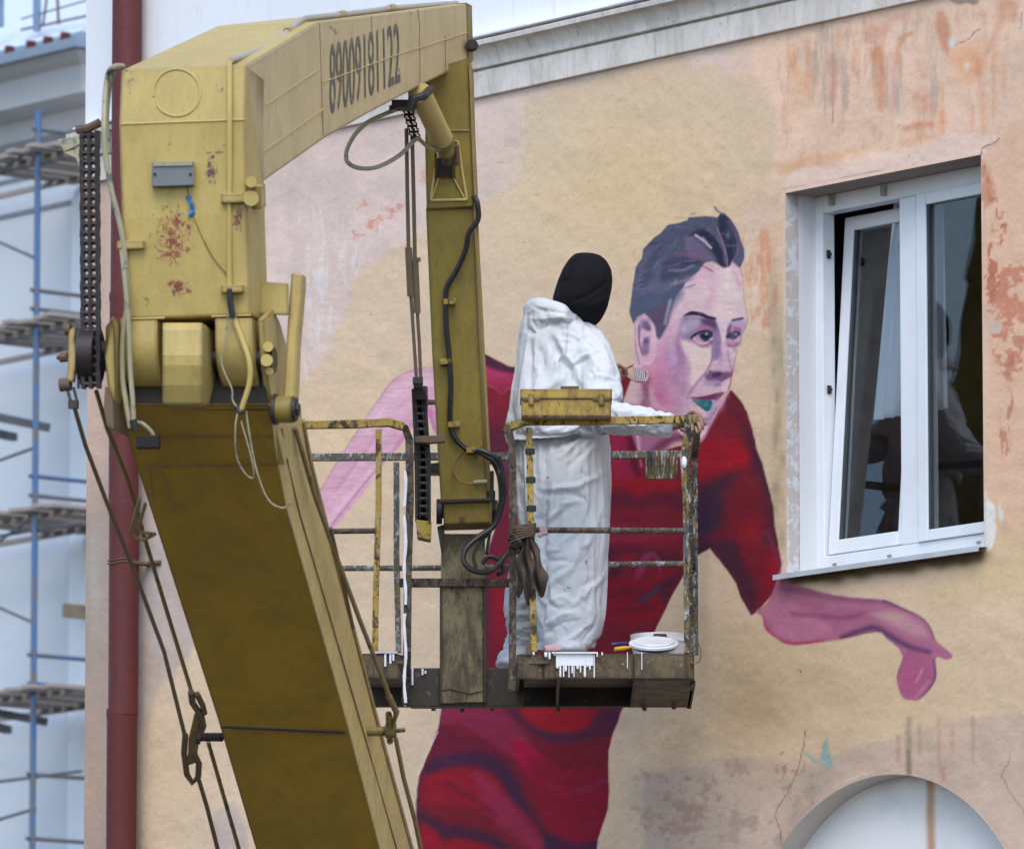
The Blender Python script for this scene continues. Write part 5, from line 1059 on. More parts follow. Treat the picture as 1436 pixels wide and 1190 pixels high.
# ------------------------------------------------------------------ roller chain at the left of the head
ch = MB().hexa([fr(108, 545, .06), fr(112, 545, .06), fr(112, 545, .07), fr(108, 545, .07), fr(108, 490, .06), fr(112, 490, .06), fr(112, 490, .07), fr(108, 490, .07)]).build('chain', M['grease'], crane)
NL = 29; L0 = None
for i in range(NL):
    y = 190 + i * 12.45; c_ = fr(125.5, y, .06)
    if L0 is None:
        mb = MB(); k_ = KD / F
        for x0, x1 in ((-12.5, -.5), (.5, 13)):
            mb.cyl(c_ + BR * x0 * k_, c_ + BR * x1 * k_, .0120, 10)
        for x in (-12.5, -9.5, -1.2, 1.2, 9.8, 13):
            mb.box(c_ + BR * x * k_, BR * .0034, BA * .014, BZ * .0172)
        L0 = mb.build('chain_link', M['grease'], ch); Lc = c_; o = L0
    else:
        o = L0.copy(); COL.objects.link(o); o.parent = ch
    o.location = c_ - Lc + BR * (.0015 * math.sin(i * 2.1)) + (BR * .006 * (i / NL))
spk = MB().cyl(fr(116, 500, .12), fr(138, 500, .12), .115, 28).build('sprocket', M['grease'], crane, smooth=True)
MB().cyl(fr(112, 500, .12), fr(119, 500, .12), .06, 20).cyl(fr(136, 492, .12), fr(150, 490, .12), .035, 16).build('hub', M['dark_steel'], crane, smooth=True)
MB().tube([fr(108, 182, .06), fr(124, 180, .05), fr(140, 172, .04)], .018, 8).build('chain_anchor', M['rust'], crane)
MB().prism([fr(80, 196, .05), fr(112, 190, .05), fr(113, 202, .05), fr(90, 213, .05)], BA * .02).prism([fr(88, 214, .05), fr(112, 208, .05), fr(114, 240, .05), fr(106, 222, .05)], BA * .015).build('anchor_plate', M['hose_grey'], crane, bevel=.003)
MB().prism([fr(96, 462, .08), fr(106, 458, .08), fr(104, 478, .08), fr(108, 500, .08), (fr(103, 535, .08)), fr(93, 535, .08), fr(95, 500, .08)], BA * .03).build('tension_arm', M['yel'], crane, bevel=.005)
MB().cyl(fr(92, 462, .1), fr(99, 462, .1), .022, 10).cyl(fr(84, 501, .1), fr(95, 500, .1), .02, 8).cyl(fr(80, 501, .1), fr(85, 501, .1), .010, 6).cyl(fr(84, 540, .1), fr(99, 538, .1), .026, 12).build('tension_bolt', M['rust'], crane, smooth=True)
MB().sqr([fr(94, 545, .1), fr(100, 565, .1)], .006).sqr([fr(103, 543, .1), fr(108, 562, .1)], .006).box(fr(103, 567, .1), BR * .018, BA * .014, BZ * .016).build('clevis', M['dark_steel'], crane)
def rope(pts, r_, mm, nm='cable'): return MB().tube(pts, r_, 8).build(nm, mm, crane, smooth=True)
cd = lambda x, y, o=0.0: W(x, y, ld(max(y, 560)) + .12 + o)
rope([fr(104, 570, .1), cd(120, 625), cd(150, 705), cd(190, 805), cd(230, 913), cd(259, 1030)], .0085, M['rod'])
rope([cd(135, 548, .1), cd(150, 600, .1), cd(178, 670, .1), cd(200, 745, .1), cd(235, 860, .1), cd(262, 948, .1), cd(268, 968, .05)], .0085, M['cable'])
rope([cd(278, 1090), cd(290, 1130), cd(308, 1200), cd(340, 1320)], .009, M['rust'])
rope([cd(292, 1040, .1), cd(312, 1110, .1), cd(338, 1200, .1), cd(372, 1320, .1)], .0085, M['cable'])
def shackle(pts, r_=.012, mm='rust'): return MB().tube(pts, r_, 8).build('shackle', M[mm], crane, smooth=True)
shackle([cd(268, 970), cd(270, 985), cd(282, 1003), cd(285, 1018), cd(280, 1030)], .014); shackle([cd(276, 972), cd(284, 988), cd(287, 1000)], .012)
MB().prism([cd(272, 1000), cd(281, 992), cd(278, 1035), cd(273, 1068), cd(262, 1072), cd(264, 1035)], BA * .03).build('equaliser_plate', M['cable'], crane, bevel=.004)
shackle([cd(260, 1030), cd(258, 1055), cd(262, 1085), cd(270, 1097), cd(278, 1088), cd(279, 1070), cd(272, 1055)], .013)
MB().cyl(cd(276, 1033, .02), cd(312, 1033, .06), .018, 12).cyl(cd(275, 1033), cd(281, 1033), .03, 10).build('anchor_pin', M['dark_steel'], crane, smooth=True)
# cables on the right of the lower boom
rc = lambda x, y: W(x, y, ld(y) + .30)
rope([rc(414, 600), rc(440, 690), rc(470, 775), rc(505, 870), rc(542, 965), rc(548, 985)], .0095, M['cable'])
rope([rc(464, 740), rc(480, 810), rc(495, 880)], .007, M['rod'])
MB().tube([rc(545, 975), rc(556, 998), rc(552, 1015), rc(545, 1000), rc(547, 1040)], .013, 8).build('shackle', M['cable'], crane, smooth=True)
MB().cyl(rc(505, 1025), rc(550, 1025), .020, 12).cyl(rc(540, 1024), rc(556, 1024), .030, 8).cyl(rc(556, 1024), rc(568, 1023), .010, 6).build('anchor_pin', M['yelw'], crane, smooth=True)
rope([rc(555, 1035), rc(566, 1090), rc(582, 1150), rc(600, 1240)], .0095, M['cable'])
hose([cd(196, 700), cd(186, 735), cd(186, 750), cd(200, 756), cd(218, 748, .0)], .008, M['cable'])
hose([cd(204, 706), cd(196, 735), cd(196, 745), cd(214, 748)], .007, M['cable'])

# ------------------------------------------------------------------ hanging arm with its cylinder
AD = 35.0
W0 = W
def W(px, py, d): return W0(px, py, d - max(0, 735 - py) / 650 * .36)     # the arm hangs slightly off plumb
def qbox(name, pts, d0, th, mm, bev=.004, par=None, ex=0.0):     # quad in the picture -> box of real depth, front at distance d0
    P = [W(x, y, d0) for x, y in pts]; off = Vector((ex, th, 0)); return MB().prism(P, off).build(name, mm, par or crane, bevel=bev)
qbox('arm_column', [(597, 291), (664, 291), (672, 480), (680, 640), (684, 705), (618, 705), (614, 640), (606, 500)], AD, .24, M['yelw'], .006, ex=.02)
qbox('arm_head', [(597, 100), (657, 80), (660, 180), (665, 290), (598, 294), (596, 206)], AD - .02, .28, M['yelw'], .006, ex=.02)
qbox('arm_edge', [(657, 90), (661, 90), (670, 300), (679, 470), (688, 640), (684, 640), (675, 470), (666, 300)], AD - .03, .02, M['yel'], .002)
# gusset ridge around the cylinder foot
def ridge(pts, r_=.006, mm='yelt'): return MB().tube([W(x, y, AD - .025) for x, y in pts], r_, 6).build('weld_seam', M[mm], crane, smooth=True)
ridge([(604, 280), (610, 240), (614, 214)]); ridge([(604, 281), (655, 280)]); ridge([(637, 198), (642, 198), (648, 240), (655, 280)]); ridge([(615, 250), (606, 278)], .004); ridge([(636, 250), (652, 279)], .004); ridge([(600, 183), (658, 183)], .003, 'yel')
MB().hexa([W(613, 248, AD - .05), W(634, 248, AD - .05), W(634, 248, AD + .02), W(613, 248, AD + .02), W(612, 222, AD - .05), W(636, 220, AD - .05), W(636, 220, AD + .02), W(612, 222, AD + .02)]).build('cylinder_socket', M['blackhole'], crane)
for x in (611, 637): MB().prism([W(x - 1.5, 215, AD - .16), W(x + 1.5, 215, AD - .16), W(x + 1.5, 252, AD - .02), W(x - 1.5, 252, AD - .02)], Vector((0, .04, 0))).build('socket_lug', M['yelw'], crane)
c0, c1, c2 = W(589, 130, AD - .62), W(622, 200, AD - .26), W(626, 214, AD - .20)
MB().cyl(c0, c1, .047, 28).build('cylinder', M['yelt'], crane, smooth=True)
MB().cyl(c1 - (c1 - c0).normalized() * .03, c1, .050, 28).cyl(c1, c2, .036, 24).build('cylinder_gland', M['yelw'], crane, smooth=True)
MB().cyl(c2, W(627, 228, AD - .14), .020, 16).cyl(W(618, 214, AD - .2), W(638, 210, AD - .2), .020, 14).cyl(W(640, 204, AD - .2), W(642, 232, AD - .18), .012, 8).build('piston_rod', M['rust'], crane, smooth=True)
MB().tube([W(572, 152, AD - .7), W(578, 140, AD - .7), W(595, 134, AD - .68), W(604, 125, AD - .6)], .018, 8).box(W(566, 148, AD - .6), Vector((.05, 0, 0)), Vector((0, .05, 0)), Vector((.0, 0, .016))).box(W(586, 132, AD - .55), Vector((.04, 0, 0)), Vector((0, .05, 0)), Vector((.0, 0, .028))).cyl(W(548, 152, AD - .6), W(562, 150, AD - .6), .014, 8).cyl(W(552, 148, AD - .6), W(552, 156, AD - .6), .02, 8).build('cylinder_bracket', M['dark_steel'], crane, smooth=True)
MB().prism([W(598, 120, AD - .45), W(601, 119, AD - .45), W(602, 136, AD - .45), W(590, 142, AD - .45)], Vector((0, .05, 0))).build('bracket_plate', M['dark_steel'], crane)
hose([W(556, 154, AD - .62), W(540, 160, AD - .64), W(515, 172, AD - .66), W(497, 190, AD - .68), W(486, 212, AD - .68), W(488, 228, AD - .68), W(505, 236, AD - .66), W(530, 234, AD - .62), W(560, 218, AD - .5), W(580, 198, AD - .4), W(588, 194, AD - .36)], .0095, M['hose_grey'])
hose([W(586, 194, AD - .36), W(592, 199, AD - .34), W(600, 206, AD - .32), W(612, 210, AD - .3), W(626, 205, AD - .3)], .009, M['hose_grey'])
# thin chain and two tension rods
tc2 = MB().cyl(W(568, 147, AD - .35), W(569, 150, AD - .35), .012, 8).build('chain', M['grease'], crane); L1 = None
for i in range(6):
    for j in range(2):
        c_ = W(568 + i * 2.2 + j * 7, 153 + i * 8, AD - .35)
        if L1 is None: L1 = MB().box(c_, Vector((.010, 0, 0)), Vector((0, .008, 0)), Vector((0, 0, .005))).box(c_ + Vector((-.008, 0, .0)), Vector((.003, 0, 0)), Vector((0, .010, 0)), Vector((0, 0, .014))).box(c_ + Vector((.008, 0, 0)), Vector((.003, 0, 0)), Vector((0, .010, 0)), Vector((0, 0, .014))).build('chain_link', M['grease'], tc2); Lc = c_; o = L1
        else: o = L1.copy(); COL.objects.link(o); o.parent = tc2
        o.location = c_ - Lc
AR_ = AD - .3
def vrod(pts, r_, mm='rod', nm='tension_rod'): return MB().tube([W(x, y, AR_) for x, y in pts], r_, 8).build(nm, M[mm], crane, smooth=True)
vrod([(570, 180), (571, 260), (573, 352)], .0085); vrod([(578, 190), (580, 270), (582, 366)], .0085)
vrod([(573, 350), (576, 414)], .0155, 'rod', 'turnbuckle'); vrod([(582, 364), (585, 436)], .0145, 'rod', 'turnbuckle')
vrod([(576, 412), (580, 470), (584, 532)], .0075); vrod([(585, 434), (588, 480), (590, 532)], .0075)
for x, y in ((576, 413), (585, 364), (585, 436), (573, 350)): MB().cyl(W(x, y - 3, AR_), W(x, y + 3, AR_), .017, 6).build('nut', M['rod'], crane)
MB().cyl(W(580, 540, AR_), W(593, 540, AR_), .016, 10).box(W(586, 534, AR_), Vector((.022, 0, 0)), Vector((0, .02, 0)), Vector((0, 0, .014))).build('clevis', M['dark_steel'], crane)
# lower chain in its guide
lc = MB().hexa([W(582, 560, AD - .26), W(601, 560, AD - .26), W(601, 560, AD - .18), W(582, 560, AD - .18), W(580, 545, AD - .26), W(593, 545, AD - .26), W(593, 545, AD - .18), W(580, 545, AD - .18)]).build('chain', M['grease'], crane); L2 = None
MB().prism([W(x, y, AD - .22) for x, y in ((577, 545), (581, 545), (588, 640), (586, 728), (582, 728), (581, 640))], Vector((0, .10, 0))).build('chain_guide', M['dark_steel'], crane)
MB().prism([W(x, y, AD - .22) for x, y in ((593, 541), (597, 541), (604, 640), (604, 735), (600, 735), (599, 640))], Vector((0, .10, 0))).build('chain_guide', M['dark_steel'], crane)
MB().prism([W(x, y, AD - .16) for x, y in ((580, 545), (594, 545), (601, 640), (602, 730), (585, 730), (583, 640))], Vector((0, .02, 0))).build('guide_back', M['blackhole'], crane)
for i in range(17):
    y = 548 + i * 10.8; x = 587 + 6.5 * min(i / 9, 1); c_ = W(x, y, AD - .22)
    if L2 is None: L2 = MB().cyl(c_ - Vector((.018, 0, 0)), c_ + Vector((.018, 0, 0)), .009, 10).box(c_ + Vector((-.013, 0, 0)), Vector((.002, 0, 0)), Vector((0, .012, 0)), Vector((0, 0, .016))).box(c_ + Vector((.013, 0, 0)), Vector((.002, 0, 0)), Vector((0, .012, 0)), Vector((0, 0, .016))).build('chain_link', M['grease'], lc); Lc = c_; o = L2
    else: o = L2.copy(); COL.objects.link(o); o.parent = lc
    o.location = c_ - Lc
qbox('guide_stop', [(583, 728), (605, 731), (604, 757), (585, 753)], AD - .25, .10, M['rail_yellow'])
qbox('guide_bracket', [(594, 541), (600, 541), (600, 560), (611, 560), (611, 566), (600, 566), (598, 600), (594, 600)], AD - .12, .04, M['rod'])
qbox('guide_strap', [(582, 612), (624, 609), (624, 619), (600, 621), (582, 620)], AD - .27, .05, M['rod'], .003)
qbox('guide_link', [(598, 650), (616, 648), (616, 662), (598, 662)], AD - .15, .12, M['dark_steel'])
# black hose down the arm
hose([W(664, 276, AD - .03), W(669, 283, AD - .05), W(671, 305, AD - .05), W(664, 318, AD - .05), W(657, 328, AD - .05), W(653, 350, AD - .04), W(641, 378, AD - .03), W(627, 402, AD - .03), W(625, 420, AD - .03), W(626, 460, AD - .03), W(630, 500, AD - .03), W(632, 540, AD - .03), W(631, 590, AD - .03), W(637, 612, AD - .03), W(652, 628, AD - .03), W(672, 634, AD - .04), W(690, 644, AD - .05), W(698, 655, AD - .05)], .0115, M['hose_black'], 'hose', 6)
hose([W(668, 630, AD - .04), W(685, 636, AD - .05), W(700, 648, AD - .05), W(706, 672, AD - .06), W(706, 700, AD - .06), W(694, 735, AD - .06), W(672, 752, AD - .07), W(654, 768, AD - .09), W(650, 786, AD - .1), W(664, 800, AD - .1), W(686, 801, AD - .08), W(700, 790, AD - .06), W(712, 776, AD - .04), W(722, 772, AD - .02)], .0125, M['hose_black'], 'hose', 6)
hose([W(688, 642, AD - .03), W(699, 668, AD - .04), W(701, 705, AD - .05), W(690, 740, AD - .05), W(672, 762, AD - .06), W(664, 780, AD - .06), W(668, 796, AD - .06)], .008, M['dark_steel'], 'hose', 6)
hose([W(676, 790, AD - .03), W(686, 780, AD - .03), W(700, 786, AD - .03), (W(706, 800, AD - .03)), W(696, 806, AD - .03)], .010, M['hose_black'], 'hose', 6)
hose([W(660, 630, AD - .02), W(645, 636, AD - .02), W(636, 655, AD - .02), W(642, 672, AD - .02), W(656, 678, AD - .02), W(668, 677, AD - .02)], .0035, M['cable'], 'wire', 6)
MB().cyl(W(664, 676, AD - .02), W(683, 675, AD - .02), .009, 8).build('wire_plug', M['hose_grey'], crane)
for x, y in ((630, 423), (625, 507), (636, 595), (662, 631)): qbox('hose_clip', [(x - 8, y - 4), (x + 9, y - 5), (x + 9, y + 3), (x - 8, y + 4)], AD - .045, .04, M['rail_yellow'], .002)
MB().cyl(W(682, 642, AD), W(702, 640, AD), .010, 8).cyl(W(690, 660, AD), W(690, 690, AD), .008, 8).cyl(W(689, 688, AD), W(689, 715, AD), .018, 10).build('valve', M['dark_steel'], crane, smooth=True)
# basket pivot
qbox('pivot_housing', [(622, 702), (690, 702), (690, 733), (622, 735)], AD - .02, .22, M['yelw'], .005)
MB().cyl(W(619, 717, AD + .05), W(695, 717, AD + .05), .030, 20).cyl(W(612, 717, AD + .05), W(620, 717, AD + .05), .055, 20).cyl(W(690, 717, AD + .05), W(698, 717, AD + .05), .050, 20).build('pivot_shaft', M['grease'], crane, smooth=True)
qbox('pivot_flange', [(620, 700), (690, 698), (690, 702), (620, 705)], AD - .05, .06, M['dark_steel'], .002)
qbox('pivot_flange', [(686, 700), (690, 700), (690, 735), (686, 735)], AD - .04, .04, M['yelw'], .002)
MB().cyl(W(648, 727, AD - .025), W(648, 727, AD - .035), .011, 10).build('bolt', M['rust'], crane)
# ------------------------------------------------------------------ basket
W = W0
NDp, FDp, MDp = 34.55, 35.62, 35.1
def bx(name, x0, y0, x1, y1, d0, d1, mm, par, bev=.004):
    return MB().hexa([W(x0, y1, d0), W(x1, y1, d0), W(x1, y1, d1) + Vector((0, 0, W(x1, y1, d0).z - W(x1, y1, d1).z)), W(x0, y1, d1) + Vector((0, 0, W(x0, y1, d0).z - W(x0, y1, d1).z)),
                      W(x0, y0, d0), W(x1, y0, d0), W(x1, y0, d1) + Vector((0, 0, W(x1, y0, d0).z - W(x1, y0, d1).z)), W(x0, y0, d1) + Vector((0, 0, W(x0, y0, d0).z - W(x0, y0, d1).z))]).build(name, mm, par, bevel=bev)
bk = qbox('basket', [(575, 936), (735, 936), (735, 990), (575, 990)], MDp, .10, M['beam'], .005)
# column rising from the cross beam
qbox('column', [(619, 748), (680, 748), (680, 812), (681, 938), (618, 938), (618, 812)], MDp - .01, .12, M['basket_paint'], .006, bk)
qbox('column_neck', [(613, 738), (622, 735), (624, 750), (619, 775)], MDp - .03, .08, M['dark_steel'], .003, bk); qbox('column_neck', [(686, 738), (690, 738), (684, 775), (680, 775)], MDp - .03, .08, M['dark_steel'], .003, bk)
qbox('reinforcement', [(618, 818), (677, 816), (678, 984), (618, 986)], MDp - .016, .012, M['basket_paint'], .004, bk)
for x0_, x1_ in ((616.5, 620), (678, 682)): qbox('column_flange', [(x0_, 820), (x1_, 820), (x1_, 985), (x0_, 985)], MDp - .030, .03, M['beam'], .003, bk)
MB().tube([W(618, 968, MDp - .018), W(630, 965, MDp - .018), W(660, 972, MDp - .018), W(676, 968, MDp - .018)], .004, 6).build('weld_seam', M['rust'], bk)
# floors of the two modules
plate = worn('rusty_floor_plate', (.10, .08, .055), (.03, .025, .02), (.40, .40, .38), (.62, .68), scale=6, rough=.8)
def module(x0, x1, chamf):
    z_t = W(0, 918, NDp).z; z_b = W(0, 950, NDp).z
    o_ = lambda x, d, z_: Vector((W(x, 930, NDp).x, d, z_))
    mb = MB(); a, b_ = x0, x1
    mb.hexa([o_(a, NDp + .02, z_t - .035), o_(b_, NDp + .02, z_t - .035), o_(b_, FDp, z_t - .035), o_(a, FDp, z_t - .035), o_(a, NDp + .02, z_t - .02), o_(b_, NDp + .02, z_t - .02), o_(b_, FDp, z_t - .02), o_(a, FDp, z_t - .02)])
    return mb.build('floor_plate', plate, bk)
module(727, 972, True); module(512, 566, True)
zt_, zb_ = W(0, 916, NDp).z, W(0, 951, NDp).z
def X(x): return W(x, 930, NDp).x
def toe(pts, th=.012, mm='toe', nm='toe_board', z1_=None, z0_=None):
    mb = MB(); top_, b0_ = z1_ or zt_, z0_ or zb_
    for (xa, da), (xb, db) in zip(pts[:-1], pts[1:]):
        A_, B_ = Vector((X(xa), da, b0_)), Vector((X(xb), db, b0_)); n_ = (B_ - A_).normalized(); sd = Vector((-n_.y, n_.x, 0)) * th
        mb.hexa([A_, B_, B_ + sd, A_ + sd, A_ + Vector((0, 0, top_ - b0_)), B_ + Vector((0, 0, top_ - b0_)), B_ + sd + Vector((0, 0, top_ - b0_)), A_ + sd + Vector((0, 0, top_ - b0_))])
    return mb.build(nm, M[mm], bk, bevel=.002)
toe([(723, MDp), (725, NDp + .04), (733, NDp + .015), (762, NDp + .04), (779, NDp + .005)]); toe([(779, NDp + .005), (888, NDp)]); toe([(888.5, NDp), (962, NDp)]); toe([(962, NDp), (974, NDp + .05), (976, NDp + .3), (977, FDp)])
toe([(500, NDp), (541, NDp), (560, NDp + .03), (566, NDp + .08), (568, MDp)])
toe([(500, FDp), (977, FDp)], nm='far_toe_board')
# far lower beam, cross ribs under the floor
zl_ = W(0, 990, FDp - .1).z
toe([(725, FDp - .10), (976, FDp - .10)], .05, 'beam', 'under_beam', zt_ - .04, zl_); toe([(500, FDp - .10), (575, FDp - .10)], .05, 'beam', 'under_beam', zt_ - .04, zl_)
for x in (781, 904): MB().hexa([Vector((X(x), NDp + .02, zb_ - .000)), Vector((X(x) + .012, NDp + .02, zb_)), Vector((X(x) + .012, FDp - .11, zl_ - .01)), Vector((X(x), FDp - .11, zl_ - .01)), Vector((X(x), NDp + .02, zt_ - .04)), Vector((X(x) + .012, NDp + .02, zt_ - .04)), Vector((X(x) + .012, FDp - .11, zt_ - .04)), Vector((X(x), FDp - .11, zt_ - .04))]).build('rib', M['beam'], bk)
toe([(976, NDp + .10), (977, FDp)], .02, 'beam', 'end_beam', zb_ + .004, zl_)
MB().hexa([Vector((X(888), NDp + .3, zl_)), Vector((X(975), NDp + .3, zl_)), Vector((X(975), FDp - .1, zl_)), Vector((X(888), FDp - .1, zl_)), Vector((X(888), NDp + .04, zb_ + .004)), Vector((X(975), NDp + .04, zb_ + .004)), Vector((X(975), FDp - .1, zb_ + .004)), Vector((X(888), FDp - .1, zb_ + .004))]).build('corner_box', M['toe'], bk, bevel=.004)
for x, y in ((608, 991), (648, 993), (690, 991), (783, 993), (904, 991), (945, 989)): MB().cyl(W(x, y - 4, MDp + .2), W(x, y + 5, MDp + .2), .011, 6).build('bolt', M['rust'], bk)
# rails
def rail(pts, r_, mm, nm='rail', sq=True, seg=8):
    P = [W(x, y, d) for x, y, d in pts]; mb = MB()
    if sq: mb.sqr(P, r_)
    else: mb.tube(P, r_, seg)
    return mb.build(nm, M[mm], bk, smooth=not sq, bevel=.002 if sq else 0)
N1, F1 = NDp + .03, FDp - .02
rail([(712, 600, N1 + .25), (716, 598, N1 + .04), (737, 591, N1), (858, 590, N1), (960, 588, N1), (975, 588, N1)], .0165, 'rail_yellow', 'top_rail')
rail([(708, 600, N1 + .04), (714, 606, N1 + .04), (718, 622, N1 + .04), (719, 700, N1 + .04), (719, 860, N1 + .04), (718, 968, N1 + .04)], .0155, 'rail_dark', 'post')
rail([(742, 600, N1), (744, 700, N1), (747, 830, N1), (749, 914, N1)], .0135, 'rail_yellow', 'post')
for y in (673, 713, 633): MB().cyl(W(742.6 + (y - 600) * .022, y - 4, N1 - .001), W(742.7 + (y - 600) * .022, y + 4, N1 - .001), .0205, 8).build('tape_band', M['tape'], bk)
qbox('post_foot', [(739, 900), (745, 900), (745, 918), (739, 918)], N1 - .02, .04, M['rust'], .002, bk)
rail([(966, 582, N1 + .0), (967, 600, N1), (960, 640, N1 + .02), (964, 700, N1 + .02), (965, 800, N1 + .02), (966, 916, N1 + .02)], .0200, 'post_crust', 'post')
rail([(974, 640, F1), (974, 760, F1), (975, 918, F1)], .014, 'post_crust', 'post')
rail([(974, 588, N1), (977, 612, N1 + .3), (974, 638, F1)], .015, 'post_crust', 'end_rail'); rail([(968, 742, N1), (972, 795, F1)], .012, 'rail_dark', 'end_rail')
rail([(722, 742, N1 + .02), (760, 743, N1), (960, 744, N1)], .0130, 'rail_dark', 'mid_rail', False)
rail([(380, 641, F1), (480, 641, F1), (620, 640, F1), (700, 640, F1), (860, 638, F1), (975, 637, F1)], .0160, 'rail_white', 'top_rail')
rail([(380, 797, F1), (620, 796, F1), (690, 795, F1), (860, 791, F1), (975, 790, F1)], .0125, 'rail_white', 'mid_rail', False)
rail([(560, 817, MDp - .02), (577, 817, MDp - .02), (714, 817, MDp - .02), (722, 817, MDp - .03)], .018, 'rail_dark', 'cross_rail')
# left part
rail([(380, 596, N1), (425, 596, N1), (545, 593, N1), (568, 600, N1), (574, 616, N1 + .02), (575, 700, N1 + .02), (572, 800, N1 + .02), (571, 912, N1 + .03), (569, 985, N1 + .3)], .0155, 'rail_dark', 'top_rail')
rail([(425, 596, N1 - .004), (500, 595, N1 - .004), (545, 592, N1 - .004), (566, 598, N1 - .004)], .0160, 'rail_yellow', 'rail_sleeve')
rail([(531, 602, N1), (531, 700, N1), (527, 840, N1), (526, 914, N1)], .0130, 'rail_yellow', 'post')
rail([(556, 648, F1), (556, 780, F1), (559, 915, F1)], .0130, 'rail_white', 'post')
rail([(380, 745, N1), (450, 745, N1), (528, 744, N1)], .0120, 'rail_dark', 'mid_rail', False)
rail([(378, 600, N1), (378, 914, N1)], .014, 'rail_dark', 'post'); rail([(378, 640, F1), (378, 914, F1)], .014, 'rail_dark', 'post')
# paint spills over the toe board and on the left post
mb = MB(); yd = W(0, 0, NDp).y
def drip(xs, yb, w_):     # vertical run of paint
    mb.box((W(xs, 0, NDp).x, NDp - .003, (W(xs, 914, NDp).z + W(xs, yb, NDp).z) / 2), Vector((w_ / 2, 0, 0)), Vector((0, .0025, 0)), Vector((0, 0, (W(xs, 914, NDp).z - W(xs, yb, NDp).z) / 2)))
    mb.tube([Vector((W(xs, 0, NDp).x, NDp - .004, W(xs, yb - 2, NDp).z)), Vector((W(xs, 0, NDp).x, NDp - .004, W(xs, yb + 1, NDp).z))], [w_ / 2, w_ / 3.2], 8)
MB().box((X(805), NDp + .012, zt_ + .002), Vector((.094, 0, 0)), Vector((0, .03, 0)), Vector((0, 0, .003))).build('paint_spill', M['white_paint'], bk)
mb.box((X(806), NDp - .0012, W(0, 924, NDp).z), Vector((.078, 0, 0)), Vector((0, .0025, 0)), Vector((0, 0, .027)))
for k, x in enumerate([781, 785, 789.5, 792.5, 797, 801.5, 804, 809, 813, 819, 822, 826, 832]): drip(x, [936, 948, 948, 940, 949, 943, 948, 937, 942, 948, 934, 938, 949][k], [.012, .007, .005, .010, .004, .006, .004, .010, .006, .009, .012, .007, .005][k])
for x, yb, w_ in ((765, 920, .012), (770, 923, .008), (777, 918, .012), (836, 920, .006), (843, 918, .006), (748, 917, .01), (878, 936, .003), (898, 938, .003)): drip(x, yb, w_)
mb.build('paint_drips', M['white_paint'], bk, smooth=True)['kind'] = 'stuff'
mb = MB(); prev = None
for k in range(26):
    if k in (4, 15): continue
    y = 660 + k * 12.5; w_ = .0055 + .003 * math.sin(k * 1.3) ** 2
    mb.tube([W(568 + 1.2 * math.sin(k), y, N1 - .001), W(568 + 1.2 * math.sin(k + 1), y + 12.6, N1 - .001)], [w_, .0055 + .003 * math.sin((k + 1) * 1.3) ** 2], 6, False)
mb.build('paint_run', M['white_paint'], bk, smooth=True)
mb = MB()
for x, y0, y1 in ((575, 936, 944), (580, 936, 960), (594, 937, 946), (552, 914, 930), (545, 914, 934), (556, 914, 926), (570, 936, 990), (598, 940, 944)): mb.box((W(x, 0, MDp - .01).x, (MDp - .008) if x > 568 else NDp - .003, W(x, (y0 + y1) / 2, MDp - .01 if x > 568 else NDp).z), Vector((.004, 0, 0)), Vector((0, .003, 0)), Vector((0, 0, (y1 - y0) / 2 / F * MDp)))
mb.build('paint_run', M['white_paint'], bk)
mb = MB().box(Vector((X(541), NDp + .03, zt_ + .004)), Vector((.05, 0, 0)), Vector((0, .04, 0)), Vector((0, 0, .004))); mb.build('paint_run', plain('lilac_paint', (.55, .47, .60), .4), bk)
# clamp cluster on the right post (greasy control bracket)
cl = MB()
for (x, y, d, sx, sy, sz) in ((733, 742, 0, .055, .04, .018), (728, 752, .02, .045, .05, .020), (740, 748, -.02, .03, .03, .016), (724, 764, .02, .03, .04, .02), (731, 772, .0, .02, .03, .012)):
    cl.box(W(x, y, N1 + d), Vector((sx, 0, random.uniform(-.01, .01))), Vector((0, sy, 0)), Vector((.004, 0, sz)))
cl.build('clamp_block', M['beam'], bk, bevel=.006)
for k in range(5): hose([W(716 + k, 760 - k * 4, N1 - .04), W(725, 756 - k * 4, N1 - .07), W(738, 752 - k * 3, N1 - .06), W(750, 750 - k * 3, N1 - .03)], .004, M['rust'], 'wire', 5)
hose([W(722, 772, AD - .3), W(730, 765, N1 - .05), W(724, 752, N1 - .06), W(716, 750, N1 - .04)], .010, M['dark_steel'], 'hose', 5)
